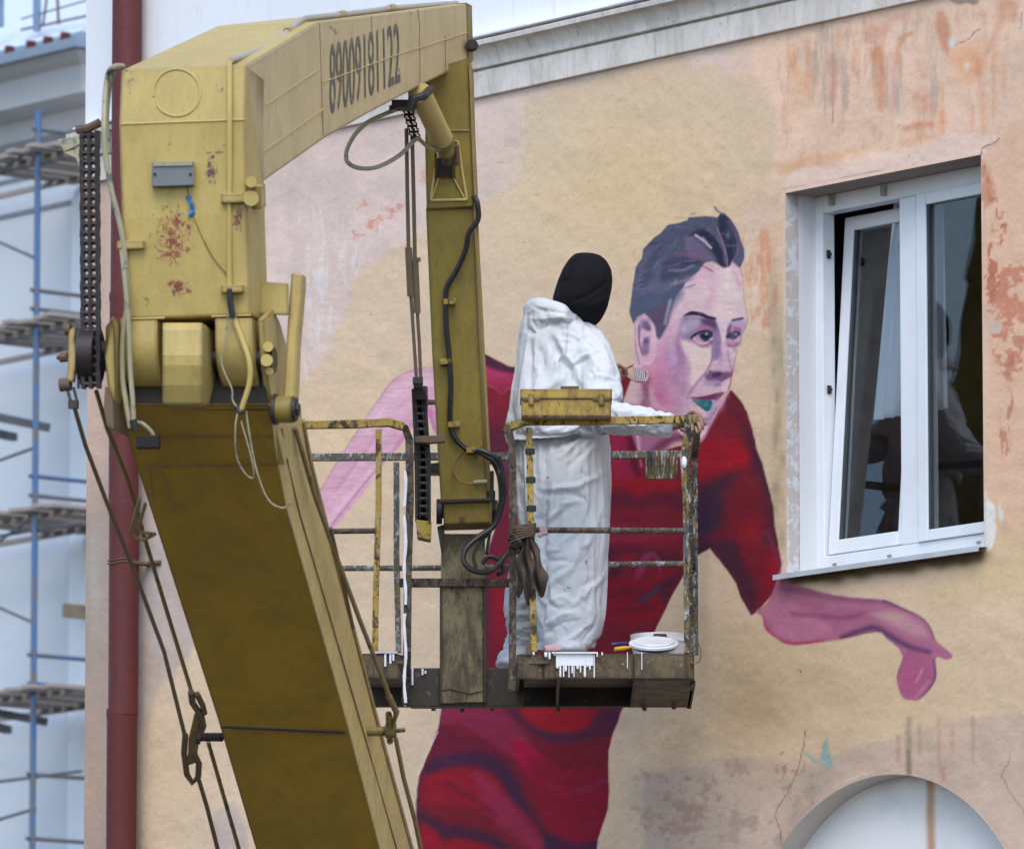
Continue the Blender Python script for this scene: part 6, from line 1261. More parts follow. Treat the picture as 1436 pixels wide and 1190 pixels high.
# ------------------------------------------------------------------ the painter
PX = 35.2 / F
suit, b = newmat('white_coverall_fabric', .62, 0, .3)
v = tc(suit); v2 = tc(suit, (1.0, 1.0, 2.2))
f1 = nz(suit, v2, 7, 5, .55, 1.2); n, l = nodes(suit)
def crease(vec, sc, dist):
    q = nz(suit, vec, sc, 3, .5, dist); return mth(suit, 'SUBTRACT', 1.0, mth(suit, 'MULTIPLY', mth(suit, 'ABSOLUTE', mth(suit, 'SUBTRACT', q, .5), 0), 5.0))
cr1 = mth(suit, 'MAXIMUM', crease(v2, 4.5, .6), 0); cr2 = mth(suit, 'MAXIMUM', crease(v, 12, .6), 0)
SUITC = mix(suit, ramp(suit, nz(suit, v, 30, 4), .72, .74, 0, .5), (.56, .59, .63), (.25, .27, .30))
def splat(m, col, c_, rad, pc, th):
    n_, l_ = nodes(m); t_ = n_.new('ShaderNodeTexCoord'); mp_ = n_.new('ShaderNodeMapping'); mp_.vector_type = 'TEXTURE'; mp_.inputs['Location'].default_value = c_; mp_.inputs['Scale'].default_value = rad
    l_.new(t_.outputs['Object'], mp_.inputs[0]); ln_ = n_.new('ShaderNodeVectorMath'); ln_.operation = 'LENGTH'; l_.new(mp_.outputs[0], ln_.inputs[0])
    f_ = mth(m, 'ADD', nz(m, tc(m), 45, 4, .7, .5), ramp(m, ln_.outputs['Value'], 0, 1.1, .10, -.32)); return mix(m, ramp(m, f_, th, th + .03), col, pc)
for (x_, y_, rx_, rz_, pc_, th_) in ((797, 822, .045, .03, (.20, .21, .22), .56), (930, 605, .05, .025, (.05, .055, .07), .52), (762, 683, .02, .012, (.10, .09, .09), .52), (808, 661, .02, .02, (.12, .13, .16), .56), (822, 786, .012, .03, (.14, .14, .15), .54), (768, 667, .010, .010, (.03, .03, .03), .50), (775, 905, .06, .02, (.58, .36, .40), .50)):
    SUITC = splat(suit, SUITC, tuple(W(x_, y_, 34.95) - W(790, 918, 35.2)), (rx_, .6, rz_), pc_, th_)
setc(suit, b, SUITC)
bump(suit, b, mth(suit, 'ADD', mth(suit, 'MULTIPLY', cr1, 1.0), mth(suit, 'MULTIPLY', cr2, .25)), .22, .010)
skin = plain('skin', (.30, .175, .13), .5, .15, 20)
black, b = newmat('black_hood_fabric', .85, 0, .15); v = tc(black); setc(black, b, mix(black, nz(black, v, 18, 4), (.005, .005, .007), (.011, .011, .014))); bump(black, b, nz(black, tc(black, (2, 2, .8)), 9, 3), .6, .012)
person = thing('person', W(790, 918, 35.2), 'person in white hooded coverall and black head cover painting the mural from the work basket', 'person')
def rings_mesh(mb, rows, seg=28, sq=2.3):
    rings = []
    for (y, xl, xr, d, hd) in rows:
        c_ = W((xl + xr) / 2, y, d); a_ = (xr - xl) / 2 * d / F; rg = []
        for k in range(seg):
            t_ = 2 * math.pi * k / seg; ct, st = math.cos(t_), math.sin(t_)
            rg.append(c_ + Vector((a_ * math.copysign(abs(ct) ** (2 / sq), ct), hd * math.copysign(abs(st) ** (2 / sq), st), 0)))
        rings.append(rg)
    vs = [p_ for rg in rings for p_ in rg]; fs = [(i * seg + k, i * seg + (k + 1) % seg, (i + 1) * seg + (k + 1) % seg, (i + 1) * seg + k) for i in range(len(rows) - 1) for k in range(seg)]
    fs += [tuple(range(seg)), tuple(reversed(range((len(rows) - 1) * seg, len(rows) * seg)))]
    mb.add(vs, fs)
def ellipsoid(mb, c, r, seg=16):
    vs = []; fs = []
    for i in range(seg + 1):
        ph = math.pi * i / seg
        for k in range(seg * 2): t_ = math.pi * k / seg; vs.append(Vector(c) + Vector((r[0] * math.sin(ph) * math.cos(t_), r[1] * math.sin(ph) * math.sin(t_), r[2] * math.cos(ph))))
    for i in range(seg):
        for k in range(seg * 2): a = i * seg * 2 + k; b_ = i * seg * 2 + (k + 1) % (seg * 2); fs.append((a, b_, b_ + seg * 2, a + seg * 2))
    mb.add(vs, fs)
def fused(name, mb, mm, parent, voxel=.009, smooth_it=4, wr=0.0, fn=None):
    me = bpy.data.meshes.new(name); o0 = ORIG[parent.name]; me.from_pydata([tuple(v_ - o0) for v_ in mb.v], [], mb.f)
    bmm = bmesh.new(); bmm.from_mesh(me); bmesh.ops.recalc_face_normals(bmm, faces=bmm.faces); bmm.to_mesh(me); bmm.free()
    ob = bpy.data.objects.new(name, me); COL.objects.link(ob)
    rm = ob.modifiers.new('r', 'REMESH'); rm.mode = 'VOXEL'; rm.voxel_size = voxel
    sm = ob.modifiers.new('s', 'SMOOTH'); sm.iterations = smooth_it; sm.factor = .6
    bpy.context.view_layer.update(); dg = bpy.context.evaluated_depsgraph_get(); m2 = bpy.data.meshes.new_from_object(ob.evaluated_get(dg)); ob.modifiers.clear(); ob.data = m2
    N_ = len(m2.vertices); co = np.empty(N_ * 3); m2.vertices.foreach_get('co', co); co = co.reshape(-1, 3); no = np.empty(N_ * 3); m2.vertex_normals.foreach_get('vector', no); no = no.reshape(-1, 3)
    if fn is not None: co = co + no * fn(co)[:, None]; m2.vertices.foreach_set('co', co.ravel())
    m2.update(); m2.materials.clear(); m2.materials.append(mm); m2.shade_smooth(); ob.parent = parent; ORIG[ob.name] = o0; return ob
def ridgef(x, y, s, o=3):
    t_ = 0; a = 1; tot = 0
    for k in range(o): t_ = t_ + a * (1 - np.abs(2 * vnoise(x * 2 ** k + 50, y * 2 ** k + 50, s + k) - 1)); tot += a; a *= .5
    return t_ / tot
def folds(co):
    x, y, zz = co[:, 0], co[:, 1], co[:, 2]
    w_ = x * 1.0 + y * .8
    warp = fbm(x * 3 + 20, zz * 3 + 20, 4, 2) * .5
    hor = ridgef(w_ * 2.6 + warp, zz * 9 + warp * 5 + w_ * 4, 11, 3) - .55        # slanting folds
    ver = ridgef(w_ * 9 + warp * 3, zz * 2.2 + warp * 2, 27, 3) - .55
    legs = np.clip((.75 - zz) / .5, 0, 1)                 # legs crease across, back hangs in vertical folds
    waist = np.exp(-((zz - .915) / .035) ** 2)
    def facet(a_, b_, s_):
        ix = np.floor(a_).astype(np.int64); iy = np.floor(b_).astype(np.int64); fx = a_ - ix; fy = b_ - iy
        h00 = hash3(ix, iy, s_); h10 = hash3(ix + 1, iy, s_); h01 = hash3(ix, iy + 1, s_); h11 = hash3(ix + 1, iy + 1, s_)
        return np.where(fx + fy < 1, h00 + (h10 - h00) * fx + (h01 - h00) * fy, h11 + (h01 - h11) * (1 - fx) + (h10 - h11) * (1 - fy))
    fc = (facet(w_ * 7 + zz * 4 + 30, zz * 9 - w_ * 2 + 30, 61) - .5) * .034 + (facet(w_ * 13 - zz * 9 + 60, zz * 17 + w_ * 5 + 60, 62) - .5) * .020 + (facet(w_ * 30 + zz * 12 + 60, zz * 34 - w_ * 9 + 60, 63) - .5) * .007
    big = fc + .55 * hor * (.034 * legs + .014) + ver * (.022 * (1 - legs) + .008)
    fine_ = (ridgef(w_ * 16 + warp * 4, zz * 22, 41, 2) - .55) * .0022
    return big + fine_ - .012 * waist
mb = MB()
rings_mesh(mb, [(434, 748, 806, 35.27, .09), (448, 736, 826, 35.25, .14), (466, 731, 842, 35.22, .17), (495, 725, 856, 35.2, .19), (530, 718, 860, 35.19, .20), (575, 713, 858, 35.19, .205), (600, 714, 854, 35.19, .20), (620, 721, 856, 35.2, .185), (640, 722, 858, 35.2, .205), (690, 724, 858, 35.2, .215), (735, 724, 857, 35.2, .20), (770, 726, 855, 35.2, .16)])
rings_mesh(mb, [(700, 756, 858, 35.15, .13), (760, 750, 857, 35.13, .14), (800, 750, 851, 35.12, .135), (835, 752, 842, 35.12, .125), (870, 754, 835, 35.13, .115), (898, 757, 829, 35.15, .11), (912, 760, 824, 35.18, .10)])
rings_mesh(mb, [(700, 726, 800, 35.3, .13), (770, 724, 790, 35.36, .13), (830, 718, 772, 35.4, .12), (880, 712, 762, 35.43, .11), (912, 708, 756, 35.45, .10), (926, 706, 748, 35.46, .10)])
mb.tube(spline([W(800, 462, 35.2), W(822, 476, 35.14), W(838, 505, 35.05), W(845, 545, 34.97), W(846, 578, 34.90), W(862, 586, 34.86), W(885, 587, 34.83), W(915, 592, 34.80), W(945, 596, 34.78)], 3), [.08] * 3 + [.083] * 3 + [.079] * 3 + [.072] * 3 + [.072] * 3 + [.074] * 3 + [.068] * 3 + [.058] * 3 + [.047], 20)
mb.tube(spline([W(752, 470, 35.3), W(764, 520, 35.48), W(800, 545, 35.62), W(835, 540, 35.72), W(856, 530, 35.78)], 3), [.075] * 3 + [.068] * 3 + [.06] * 3 + [.052] * 3 + [.042], 18)
# collar roll: the unworn hood lying on the shoulders
mb.tube(spline([W(812, 452, 35.10), W(790, 440, 35.06), W(762, 434, 35.10), W(748, 436, 35.22), W(752, 438, 35.34)], 4), [.030] * 4 + [.048] * 4 + [.055] * 4 + [.045] * 4 + [.03], 16)
ellipsoid(mb, W(758, 436, 35.15), (.055, .08, .046)); ellipsoid(mb, W(745, 452, 35.16), (.035, .07, .055)); ellipsoid(mb, W(785, 458, 35.10), (.10, .05, .030))
import time as _t
t0_ = _t.time()
cov = fused('coverall', mb, suit, person, .0125, 6)
def drape(ob, parent, frames=20, grow=.16, inset=.022, pins=None):
    """let the garment hang as stiff thin sheet over the body inside it, then keep the settled shape"""
    me = ob.data; N_ = len(me.vertices); co = np.empty(N_ * 3); me.vertices.foreach_get('co', co); co = co.reshape(-1, 3)
    no = np.empty(N_ * 3); me.vertex_normals.foreach_get('vector', no); no = no.reshape(-1, 3)
    inner = me.copy(); inner.vertices.foreach_set('co', (co - no * inset).ravel()); inner.update(); io = bpy.data.objects.new('inner', inner); COL.objects.link(io); io.location = ORIG[parent.name]
    cm = io.modifiers.new('c', 'COLLISION'); io.collision.thickness_outer = .006; io.collision.cloth_friction = 12
    ob.parent = None; ob.location = ORIG[parent.name]
    vg = ob.vertex_groups.new(name='pin'); idx = np.where(pins(co))[0].tolist(); vg.add(idx, 1.0, 'REPLACE')
    cl = ob.modifiers.new('cloth', 'CLOTH'); st = cl.settings; st.vertex_group_mass = 'pin'; st.quality = 6; st.mass = .12; st.tension_stiffness = 25; st.compression_stiffness = 25; st.shear_stiffness = 12; st.bending_stiffness = .22
    st.shrink_min = -grow; st.shrink_max = -grow; st.air_damping = 2.0
    cl.collision_settings.distance_min = .005; cl.collision_settings.collision_quality = 2
    SC.frame_start = 1; SC.frame_end = frames + 2; cl.point_cache.frame_end = frames + 2
    for f_ in range(1, frames + 1): SC.frame_set(f_)
    dg = bpy.context.evaluated_depsgraph_get(); m2 = bpy.data.meshes.new_from_object(ob.evaluated_get(dg)); ob.modifiers.clear(); ob.vertex_groups.clear(); ob.data = m2
    bpy.data.objects.remove(io); SC.frame_set(1); ob.location = (0, 0, 0); ob.parent = parent; m2.shade_smooth()
zc_ = lambda y: W(790, y, 35.2).z - ORIG[person.name].z
drape(cov, person, pins=lambda c: (c[:, 2] > zc_(446)) | (c[:, 2] < zc_(908)) | (np.abs(c[:, 2] - zc_(620)) < .012) | (c[:, 0] > (W(940, 600, 34.8).x - ORIG[person.name].x)))
def refine(ob):
    sb = ob.modifiers.new('sub', 'SUBSURF'); sb.levels = 1; bpy.context.view_layer.update(); dg = bpy.context.evaluated_depsgraph_get(); m2 = bpy.data.meshes.new_from_object(ob.evaluated_get(dg)); ob.modifiers.clear(); ob.data = m2
def crease_mesh(ob, lines, extra=None):
    """press folds into the side of the cloth that faces the yard: (picture points, half width, height)"""
    me = ob.data; N_ = len(me.vertices); co = np.empty(N_ * 3); me.vertices.foreach_get('co', co); co = co.reshape(-1, 3); no = np.empty(N_ * 3); me.vertex_normals.foreach_get('vector', no); no = no.reshape(-1, 3)
    wp = co + np.array(ORIG[person.name]); x, y = project(wp); front = np.clip(-no[:, 1] * 2.2, 0, 1); d = np.zeros(N_)
    x = x + (fbm(x / 14, y / 14, 3, 2) - .5) * 7; y = y + (fbm(x / 14, y / 14, 8, 2) - .5) * 7
    for pts, hw_, h_ in lines:
        h_ = h_ * .62; P = cr(pts, 5, False) if len(pts) > 2 else np.array(pts, float); dd = np.full(N_, 1e9); L_ = np.zeros(N_); n_ = len(P) - 1
        for i in range(n_):
            a, e = P[i], P[i + 1] - P[i]; t_ = np.clip(((x - a[0]) * e[0] + (y - a[1]) * e[1]) / (e @ e + 1e-9), 0, 1)
            q_ = np.hypot(x - a[0] - e[0] * t_, y - a[1] - e[1] * t_); m_ = q_ < dd; dd = np.where(m_, q_, dd); L_ = np.where(m_, (i + t_) / n_, L_)
        prof = np.clip(1 - dd / hw_, 0, 1) ** 1.25 * np.clip(4 * L_ * (1 - L_) + .25, 0, 1); d += prof * h_
    if extra is not None: d += extra(wp, x, y)
    co = co + no * (d * front)[:, None]; me.vertices.foreach_set('co', co.ravel()); me.update(); me.shade_smooth()
refine(cov)
C1 = z((690, 400), 4.576); C2 = z((690, 640), 3.967)
V_, Rg = -1, 1
lines = [(C1((390, 360), (430, 440), (490, 540), (540, 660)), 9, -.042), (C1((400, 300), (440, 400), (520, 520), (570, 650)), 7, .018), (C1((300, 400), (325, 480), (320, 600)), 11, -.022), (C1((240, 380), (250, 500), (240, 640)), 7, -.014), (C1((275, 420), (280, 560)), 5, .010),
 (C1((690, 400), (600, 450), (520, 500)), 5, .013), (C1((640, 460), (560, 500), (520, 540)), 5, -.016), (C1((640, 590), (700, 585), (790, 600)), 5, .014), (C1((640, 625), (770, 620)), 6, -.014), (C1((700, 480), (660, 560)), 5, -.010), (C1((430, 300), (560, 330), (620, 300)), 5, .008),
 (C1((210, 270), (260, 300), (320, 262), (430, 245), (600, 215)), 7, -.030), (C1((250, 130), (360, 160), (520, 190)), 5, -.012), (C1((230, 210), (360, 220), (540, 205)), 8, .014), (C1((150, 500), (120, 640), (110, 800)), 6, .010), (C1((190, 320), (150, 480), (140, 640)), 6, -.012),
 (C1((130, 965), (240, 975), (400, 965), (760, 960)), 7, -.022), (C1((340, 940), (430, 920), (520, 905)), 6, .022), (C1((640, 930), (520, 1010), (440, 1110)), 6, .014), (C1((700, 990), (610, 1080), (560, 1170)), 6, .013), (C1((560, 930), (470, 1000), (380, 1040)), 6, -.014), (C1((650, 1010), (560, 1100), (480, 1180)), 6, -.014), (C1((180, 1000), (180, 1180)), 5, -.010), (C1((150, 1000), (160, 1190)), 4, .008), (C1((340, 990), (330, 1180)), 6, -.012),
 (C2((265, 180), (430, 165), (540, 130), (630, 80)), 7, .022), (C2((300, 200), (430, 195), (490, 230), (520, 270)), 7, -.018), (C2((300, 375), (340, 320), (400, 262), (520, 245)), 6, .016), (C2((320, 400), (380, 330), (430, 290)), 6, -.012), (C2((625, 230), (570, 400), (480, 560), (400, 660), (290, 725)), 8, .024), (C2((560, 250), (520, 380), (430, 520)), 7, -.016), (C2((300, 540), (370, 505), (430, 440)), 5, .014), (C2((300, 590), (370, 580), (450, 592)), 6, -.018), (C2((310, 640), (420, 590), (520, 490)), 5, .012),
 (C2((285, 735), (310, 800), (350, 850), (430, 835)), 6, -.020), (C2((420, 850), (510, 780), (600, 680), (640, 600)), 8, .020), (C2((480, 720), (560, 700), (620, 640)), 6, -.012), (C2((265, 1045), (320, 920), (380, 880), (480, 865)), 6, .018), (C2((290, 910), (380, 870), (460, 840)), 5, -.014), (C2((300, 990), (380, 930), (500, 900)), 6, -.014), (C2((340, 1055), (460, 990), (570, 900)), 6, .014), (C2((500, 1040), (560, 960), (590, 880)), 5, -.010), (C2((320, 800), (400, 790), (470, 850)), 5, .012),
 (C2((150, 820), (215, 810)), 4, .012), (C2((145, 850), (215, 842)), 4, -.012), (C2((145, 885), (220, 872)), 4, .012), (C2((140, 925), (220, 915)), 4, -.012), (C2((140, 960), (215, 948)), 4, .012), (C2((135, 1010), (210, 1000)), 4, -.010), (C2((130, 60), (200, 200), (190, 360)), 6, -.014), (C2((150, 240), (160, 380)), 5, .012),
 (C2((300, 170), (285, 300), (288, 440), (296, 700), (268, 900), (245, 1060)), 9, -.045)]
for k_ in range(18):      # small crushes of the thin sheet
    x_ = 726 + rng.random() * 125; y_ = 455 + rng.random() * 440; a_ = rng.random() * math.pi; l_ = 7 + rng.random() * 16; lines.append(([(x_, y_), (x_ + l_ * math.cos(a_) * .5 + 2, y_ + l_ * math.sin(a_) * .5), (x_ + l_ * math.cos(a_), y_ + l_ * math.sin(a_))], 3.2 + rng.random() * 2, (.007 + rng.random() * .006) * (1 if k_ % 2 else -1)))
crease_mesh(cov, lines)
print('drape', _t.time() - t0_, len(cov.data.vertices))
# overshoes
mb = MB(); ellipsoid(mb, W(722, 922, 35.42), (.075, .15, .045)); ellipsoid(mb, W(712, 930, 35.32), (.050, .10, .03)); ellipsoid(mb, W(796, 912, 35.10), (.085, .16, .04)); fused('overshoe', mb, suit, person, .009, 3, fn=lambda c: (ridgef(c[:, 0] * 20, c[:, 2] * 20, 5) - .5) * .012)
# head cover
mb = MB(); rings_mesh(mb, [(356.5, 808, 834, 35.13, .035), (360, 803, 844, 35.13, .07), (366, 797, 851, 35.13, .09), (378, 789, 857, 35.13, .105), (392, 783, 859, 35.13, .115), (405, 779, 858, 35.13, .115), (418, 775, 855, 35.13, .115), (430, 776, 852, 35.13, .11), (440, 786, 847, 35.14, .10), (449, 806, 841, 35.15, .08), (457, 818, 832, 35.16, .045)], 26, 2.25)
rings_mesh(mb, [(425, 784, 838, 35.16, .09), (445, 782, 830, 35.2, .09), (466, 776, 828, 35.22, .09)])
hc_ = fused('head_cover', mb, black, person, .008, 4, fn=lambda c: (ridgef(c[:, 0] * 5 + c[:, 1] * 4, c[:, 2] * 3.5, 9, 2) - .55) * .010)
HZ = z((760, 340), 9.15)
crease_mesh(hc_, [(HZ((480, 150), (390, 240), (355, 340), (360, 440)), 4, -.016), (HZ((360, 450), (300, 470), (230, 520)), 4, -.014), (HZ((330, 250), (300, 360), (270, 440)), 7, .010), (HZ((220, 560), (200, 700), (170, 800)), 5, -.010), (HZ((860, 500), (700, 600), (500, 720), (300, 800)), 6, -.012), (HZ((840, 700), (700, 780), (520, 840)), 6, .010), (HZ((600, 200), (640, 330), (620, 460)), 7, -.008), (HZ((780, 850), (640, 920), (560, 960)), 5, -.010), (HZ((160, 720), (300, 830), (420, 880)), 5, .008)])
# hands: skinned chains, one surface with the body inside the suit
def skin_mesh(name, chains, mm, parent, sub=2):
    """chains: list of lists of (point, radius); the first chain holds the root; other chains start at an index of it"""
    vs = []; es = []; rad = []
    base = []
    for ci, (start, ch_) in enumerate(chains):
        prev = base[start] if start is not None else None
        for p_, r_ in ch_:
            vs.append(Vector(p_)); rad.append(r_); i = len(vs) - 1
            if ci == 0: base.append(i)
            if prev is not None: es.append((prev, i))
            prev = i
    o0 = ORIG[parent.name]; me = bpy.data.meshes.new(name); me.from_pydata([tuple(p_ - o0) for p_ in vs], es, [])
    ob = bpy.data.objects.new(name, me); COL.objects.link(ob); sk = ob.modifiers.new('skin', 'SKIN'); ly = me.skin_vertices[0] if len(me.skin_vertices) else None
    if ly is None:
        bpy.context.view_layer.objects.active = ob
        bmm = bmesh.new(); bmm.from_mesh(me); bmm.verts.layers.skin.verify(); bmm.to_mesh(me); bmm.free(); ly = me.skin_vertices[0]
    for i, r_ in enumerate(rad): ly.data[i].radius = (r_, r_); ly.data[i].use_root = (i == 0)
    ss = ob.modifiers.new('sub', 'SUBSURF'); ss.levels = sub; ss.render_levels = sub
    bpy.context.view_layer.update(); dg = bpy.context.evaluated_depsgraph_get(); m2 = bpy.data.meshes.new_from_object(ob.evaluated_get(dg)); ob.modifiers.clear(); ob.data = m2
    m2.materials.clear(); m2.materials.append(mm); m2.shade_smooth(); ob.parent = parent; ORIG[ob.name] = o0; return ob
q = lambda x, y, d: W(x, y, d)
# body (pelvis root) with both arms reaching into the hands
body = [(None, [(q(790, 680, 35.2), .10), (q(785, 600, 35.2), .09), (q(785, 500, 35.2), .10), (q(795, 455, 35.2), .055), (q(812, 420, 35.15), .06)]),
        (2, [(q(822, 480, 35.12), .045), (q(845, 575, 34.92), .040), (q(905, 596, 34.82), .033), (q(946, 596, 34.78), .024), (q(956, 592, 34.76), .028), (q(968, 588, 34.71), .030)]),
        (2, [(q(764, 520, 35.42), .045), (q(830, 541, 35.70), .032), (q(860, 527, 35.80), .022), (q(868, 521, 35.84), .024)]),
        (0, [(q(790, 730, 35.16), .08), (q(800, 830, 35.12), .05), (q(795, 905, 35.16), .035)]), (0, [(q(760, 730, 35.3), .08), (q(748, 830, 35.38), .05), (q(730, 915, 35.44), .035)])]
skin_mesh('body', body, skin, person)
def finger(pts, r0=.0095, nm='finger'):
    n_ = len(pts); return skin_mesh(nm, [(None, [(q(*p_), r0 * (1 - .28 * i / (n_ - 1))) for i, p_ in enumerate(pts)])], skin, person)
# right hand curled over the end of the rail
finger([(965, 581, 34.74), (973, 577, 34.68), (981, 582, 34.64), (987, 591, 34.64), (989, 597, 34.65)], .0105)
finger([(966, 586, 34.72), (975, 583, 34.64), (982, 588, 34.59), (985, 597, 34.58), (985, 603, 34.59)], .0110)
finger([(965, 591, 34.72), (974, 589, 34.63), (980, 594, 34.57), (982, 602, 34.56), (981, 608, 34.57)], .0105)
finger([(963, 596, 34.72), (971, 596, 34.63), (976, 600, 34.57), (978, 608, 34.56)], .0095)
finger([(955, 601, 34.76), (962, 604, 34.70), (968, 607, 34.66), (973, 607, 34.64)], .0115, 'thumb')
# left hand pinching the brush
finger([(864, 517, 35.84), (870, 514, 35.87), (876, 517, 35.90), (880, 521, 35.91)]); finger([(865, 521, 35.84), (872, 521, 35.87), (877, 523, 35.90), (881, 524, 35.91)], .0095)
finger([(865, 525, 35.83), (871, 527, 35.86), (876, 527, 35.89)], .0090); finger([(864, 528, 35.82), (869, 531, 35.85), (873, 531, 35.87)], .0080)
finger([(863, 512, 35.82), (867, 511, 35.82), (873, 516, 35.84), (878, 521, 35.87)], .0105, 'thumb')
# paint marks on the sleeve cuff
mb = MB()
for x, y, rx, ry in ((909, 605, 3, 1.2), (925, 604, 5, 2), (934, 604, 3.4, 3), (932, 598, 1, 4), (928, 609, 4, 1.2), (920, 606, 1.5, 1.5)):
    c_ = W(x, y, 34.72); mb.add([c_ + Vector((rx * PX * math.cos(a) * (1 + .3 * math.sin(3 * a)), 0, ry * PX * math.sin(a))) for a in np.linspace(0, 2 * math.pi, 12, False)], [tuple(range(12))])

# ------------------------------------------------------------------ brush
bo = W(890, 525, 35.94)
br = thing('paint_brush', bo, 'flat wooden paint brush with striped ferrule held against the painted ear', 'brush')
bd = lambda x: 35.91 + (x - 877) * .003
MB().prism([W(x, y, bd(x)) for x, y in ((876, 520), (884, 515), (888, 514), (890, 535), (885, 532), (876, 526))], Vector((0, .014, 0))).build('handle', plain('bare_wood', (.60, .47, .30), .6), br, bevel=.003)
MB().prism([W(x, y, bd(x)) for x, y in ((888.2, 515), (903, 517), (907, 522), (906, 533), (902, 536), (891, 535))], Vector((0, .020, 0))).build('ferrule', plain('ferrule_grey', (.30, .22, .23), .4), br, bevel=.003)
for i in range(6): MB().cyl(W(889.5 + i * 2.6, 516 + i * .4, bd(889) - .002), W(892.5 + i * 2.4, 534.5, bd(892) - .002), .0016, 6).build('stripe', M['white_paint'], br)
MB().prism([W(x, y, bd(x) - .001) for x, y in ((903, 516), (908, 519), (911, 526), (909, 533), (904, 536), (907, 526))], Vector((0, .020, 0))).build('bristles', plain('pink_bristles', (.60, .42, .40), .7), br, bevel=.003)
# ------------------------------------------------------------------ tool box on the rail
tb = thing('toolbox', W(794, 588, N1), 'worn yellow metal toolbox with two latches resting on the near top rail of the basket', 'toolbox')
def tbx(nm, x0, y0, x1, y1, d0, d1, mm, bev=.005):
    zt2, zb2 = W(0, y0, d0).z, W(0, y1, d0).z; a, b_ = W(x0, y0, d0).x, W(x1, y0, d0).x
    return MB().hexa([(a, d0, zb2), (b_, d0, zb2), (b_, d1, zb2), (a, d1, zb2), (a, d0, zt2), (b_, d0, zt2), (b_, d1, zt2), (a, d1, zt2)]).build(nm, mm, tb, bevel=bev)
tbx('box_body', 731, 560, 857, 584.5, N1 - .10, N1 + .10, M['tooly']); tbx('lid', 729.5, 545, 858.5, 559.5, N1 - .104, N1 + .104, M['tooly'])
tbx('shadow_strip', 731, 582, 857, 585, N1 - .105, N1 - .10, M['rail_dark'], .001)  # dark strip standing in for the thin shadow under the box
for x in (745, 843):
    lt = tbx('latch', x - 4, 552, x + 4, 568, N1 - .112, N1 - .1045, M['tooly'], .002); tbx('latch', x - 12, 558, x + 12, 561, N1 - .110, N1 - .105, M['rust'], .001)
tbx('handle', 786, 541, 812, 544.8, N1 - .01, N1 + .01, M['rust'], .002)
# ------------------------------------------------------------------ crusted board hanging on the far rail
F2 = F1 - .03
hb = MB()
hbP = [(905, 645), (950, 645), (950, 668), (948, 671), (906, 671), (905, 668)]
hb.prism([W(x, y, F2 - .01) for x, y in hbP], Vector((0, .02, 0)))
for i in range(11): x = 906.5 + i * 4.2; hb.tube([W(x, 632, F2 - .03), W(x + .3, 650, F2 - .022), W(x, 668 - 3 * (i % 3), F2 - .018)], [.006, .0058, .0035], 6)
hbo = hb.build('hanging_board', M['drip_board'], None, origin=W(928, 645, F2), bevel=.002); tag(hbo, 'small board crusted with paint drips hanging from the far rail of the basket', 'board')
# ------------------------------------------------------------------ rag tied at the basket post
rag_m = worn('dirty_brown_rag', (.075, .055, .045), (.02, .015, .013), (.14, .11, .09), (.6, .7), rough=.9, scale=12)
mb = MB()
rg_o = thing('rag', W(742, 750, N1), 'dirty brown rag tied to the striped basket post below the toolbox', 'rag')
vs = []; nS, nT = 44, 26
for j in range(nT):
    t_ = j / (nT - 1)
    for i in range(nS):
        s2 = i / (nS - 1); wd = .018 + .055 * t_ ** .7; yb = 748 + (66 + 24 * math.sin(s2 * 2.6 + .4) + 9 * math.sin(s2 * 17)) * t_
        c_ = W(739 + 6 * t_, yb, N1 - .035); vs.append(c_ + Vector(((s2 - .5) * 2 * wd * .92 + .006 * math.sin(t_ * 9 + s2 * 5), .020 * (.35 + t_) * math.sin(s2 * 19 + 1.5 * math.sin(t_ * 4)) + .012 * math.sin(t_ * 11 + s2 * 6), 0)))
mb.add(vs, [(j * nS + i, j * nS + i + 1, (j + 1) * nS + i + 1, (j + 1) * nS + i) for j in range(nT - 1) for i in range(nS - 1)])
cl_r = mb.build('cloth', rag_m, rg_o, smooth=True); so = cl_r.modifiers.new('s', 'SOLIDIFY'); so.thickness = .004
mb = MB().box(W(762, 744, N1 - .02), Vector((.016, 0, .004)), Vector((0, .015, 0)), Vector((-.003, 0, .02))).box(W(757, 750, N1 - .03), Vector((.010, 0, -.003)), Vector((0, .01, 0)), Vector((0, 0, .01))); mb.build('knot', plain('dusty_pink_cloth', (.34, .24, .24), .8), rg_o, bevel=.005)
# ------------------------------------------------------------------ bucket, lid, brushes on the basket floor
bkt = thing('paint_bucket', W(922, 915, 34.92), 'white plastic paint bucket standing on the basket floor at the right', 'bucket')
wpl = plain('white_plastic', (.66, .68, .70), .35, .08, 8); bkc = Vector((W(926, 900, 34.90).x, 34.90, 0)); zf = zt_ - .02; zt3 = W(0, 886, 34.78).z
mb = MB(); seg = 40
def lathe(mb, prof, c, seg=40):
    vs = [Vector((c.x + r_ * math.cos(2 * math.pi * k / seg), c.y + r_ * math.sin(2 * math.pi * k / seg), z_)) for r_, z_ in prof for k in range(seg)]
    mb.add(vs, [(i * seg + k, i * seg + (k + 1) % seg, (i + 1) * seg + (k + 1) % seg, (i + 1) * seg + k) for i in range(len(prof) - 1) for k in range(seg)] + [tuple(range(seg))])
lathe(mb, [(.105, zf), (.126, zt3 - .035), (.131, zt3 - .034), (.131, zt3 - .026), (.127, zt3 - .025), (.130, zt3), (.126, zt3), (.122, zt3 - .03), (.10, zf + .01)], bkc); mb.build('tub', wpl, bkt, smooth=True)
lathe(mb := MB(), [(.0, zt3 - .02), (.118, zt3 - .02), (.118, zt3 - .024)], bkc); mb.build('paint', plain('pinkish_paint', (.62, .50, .47), .3), bkt)
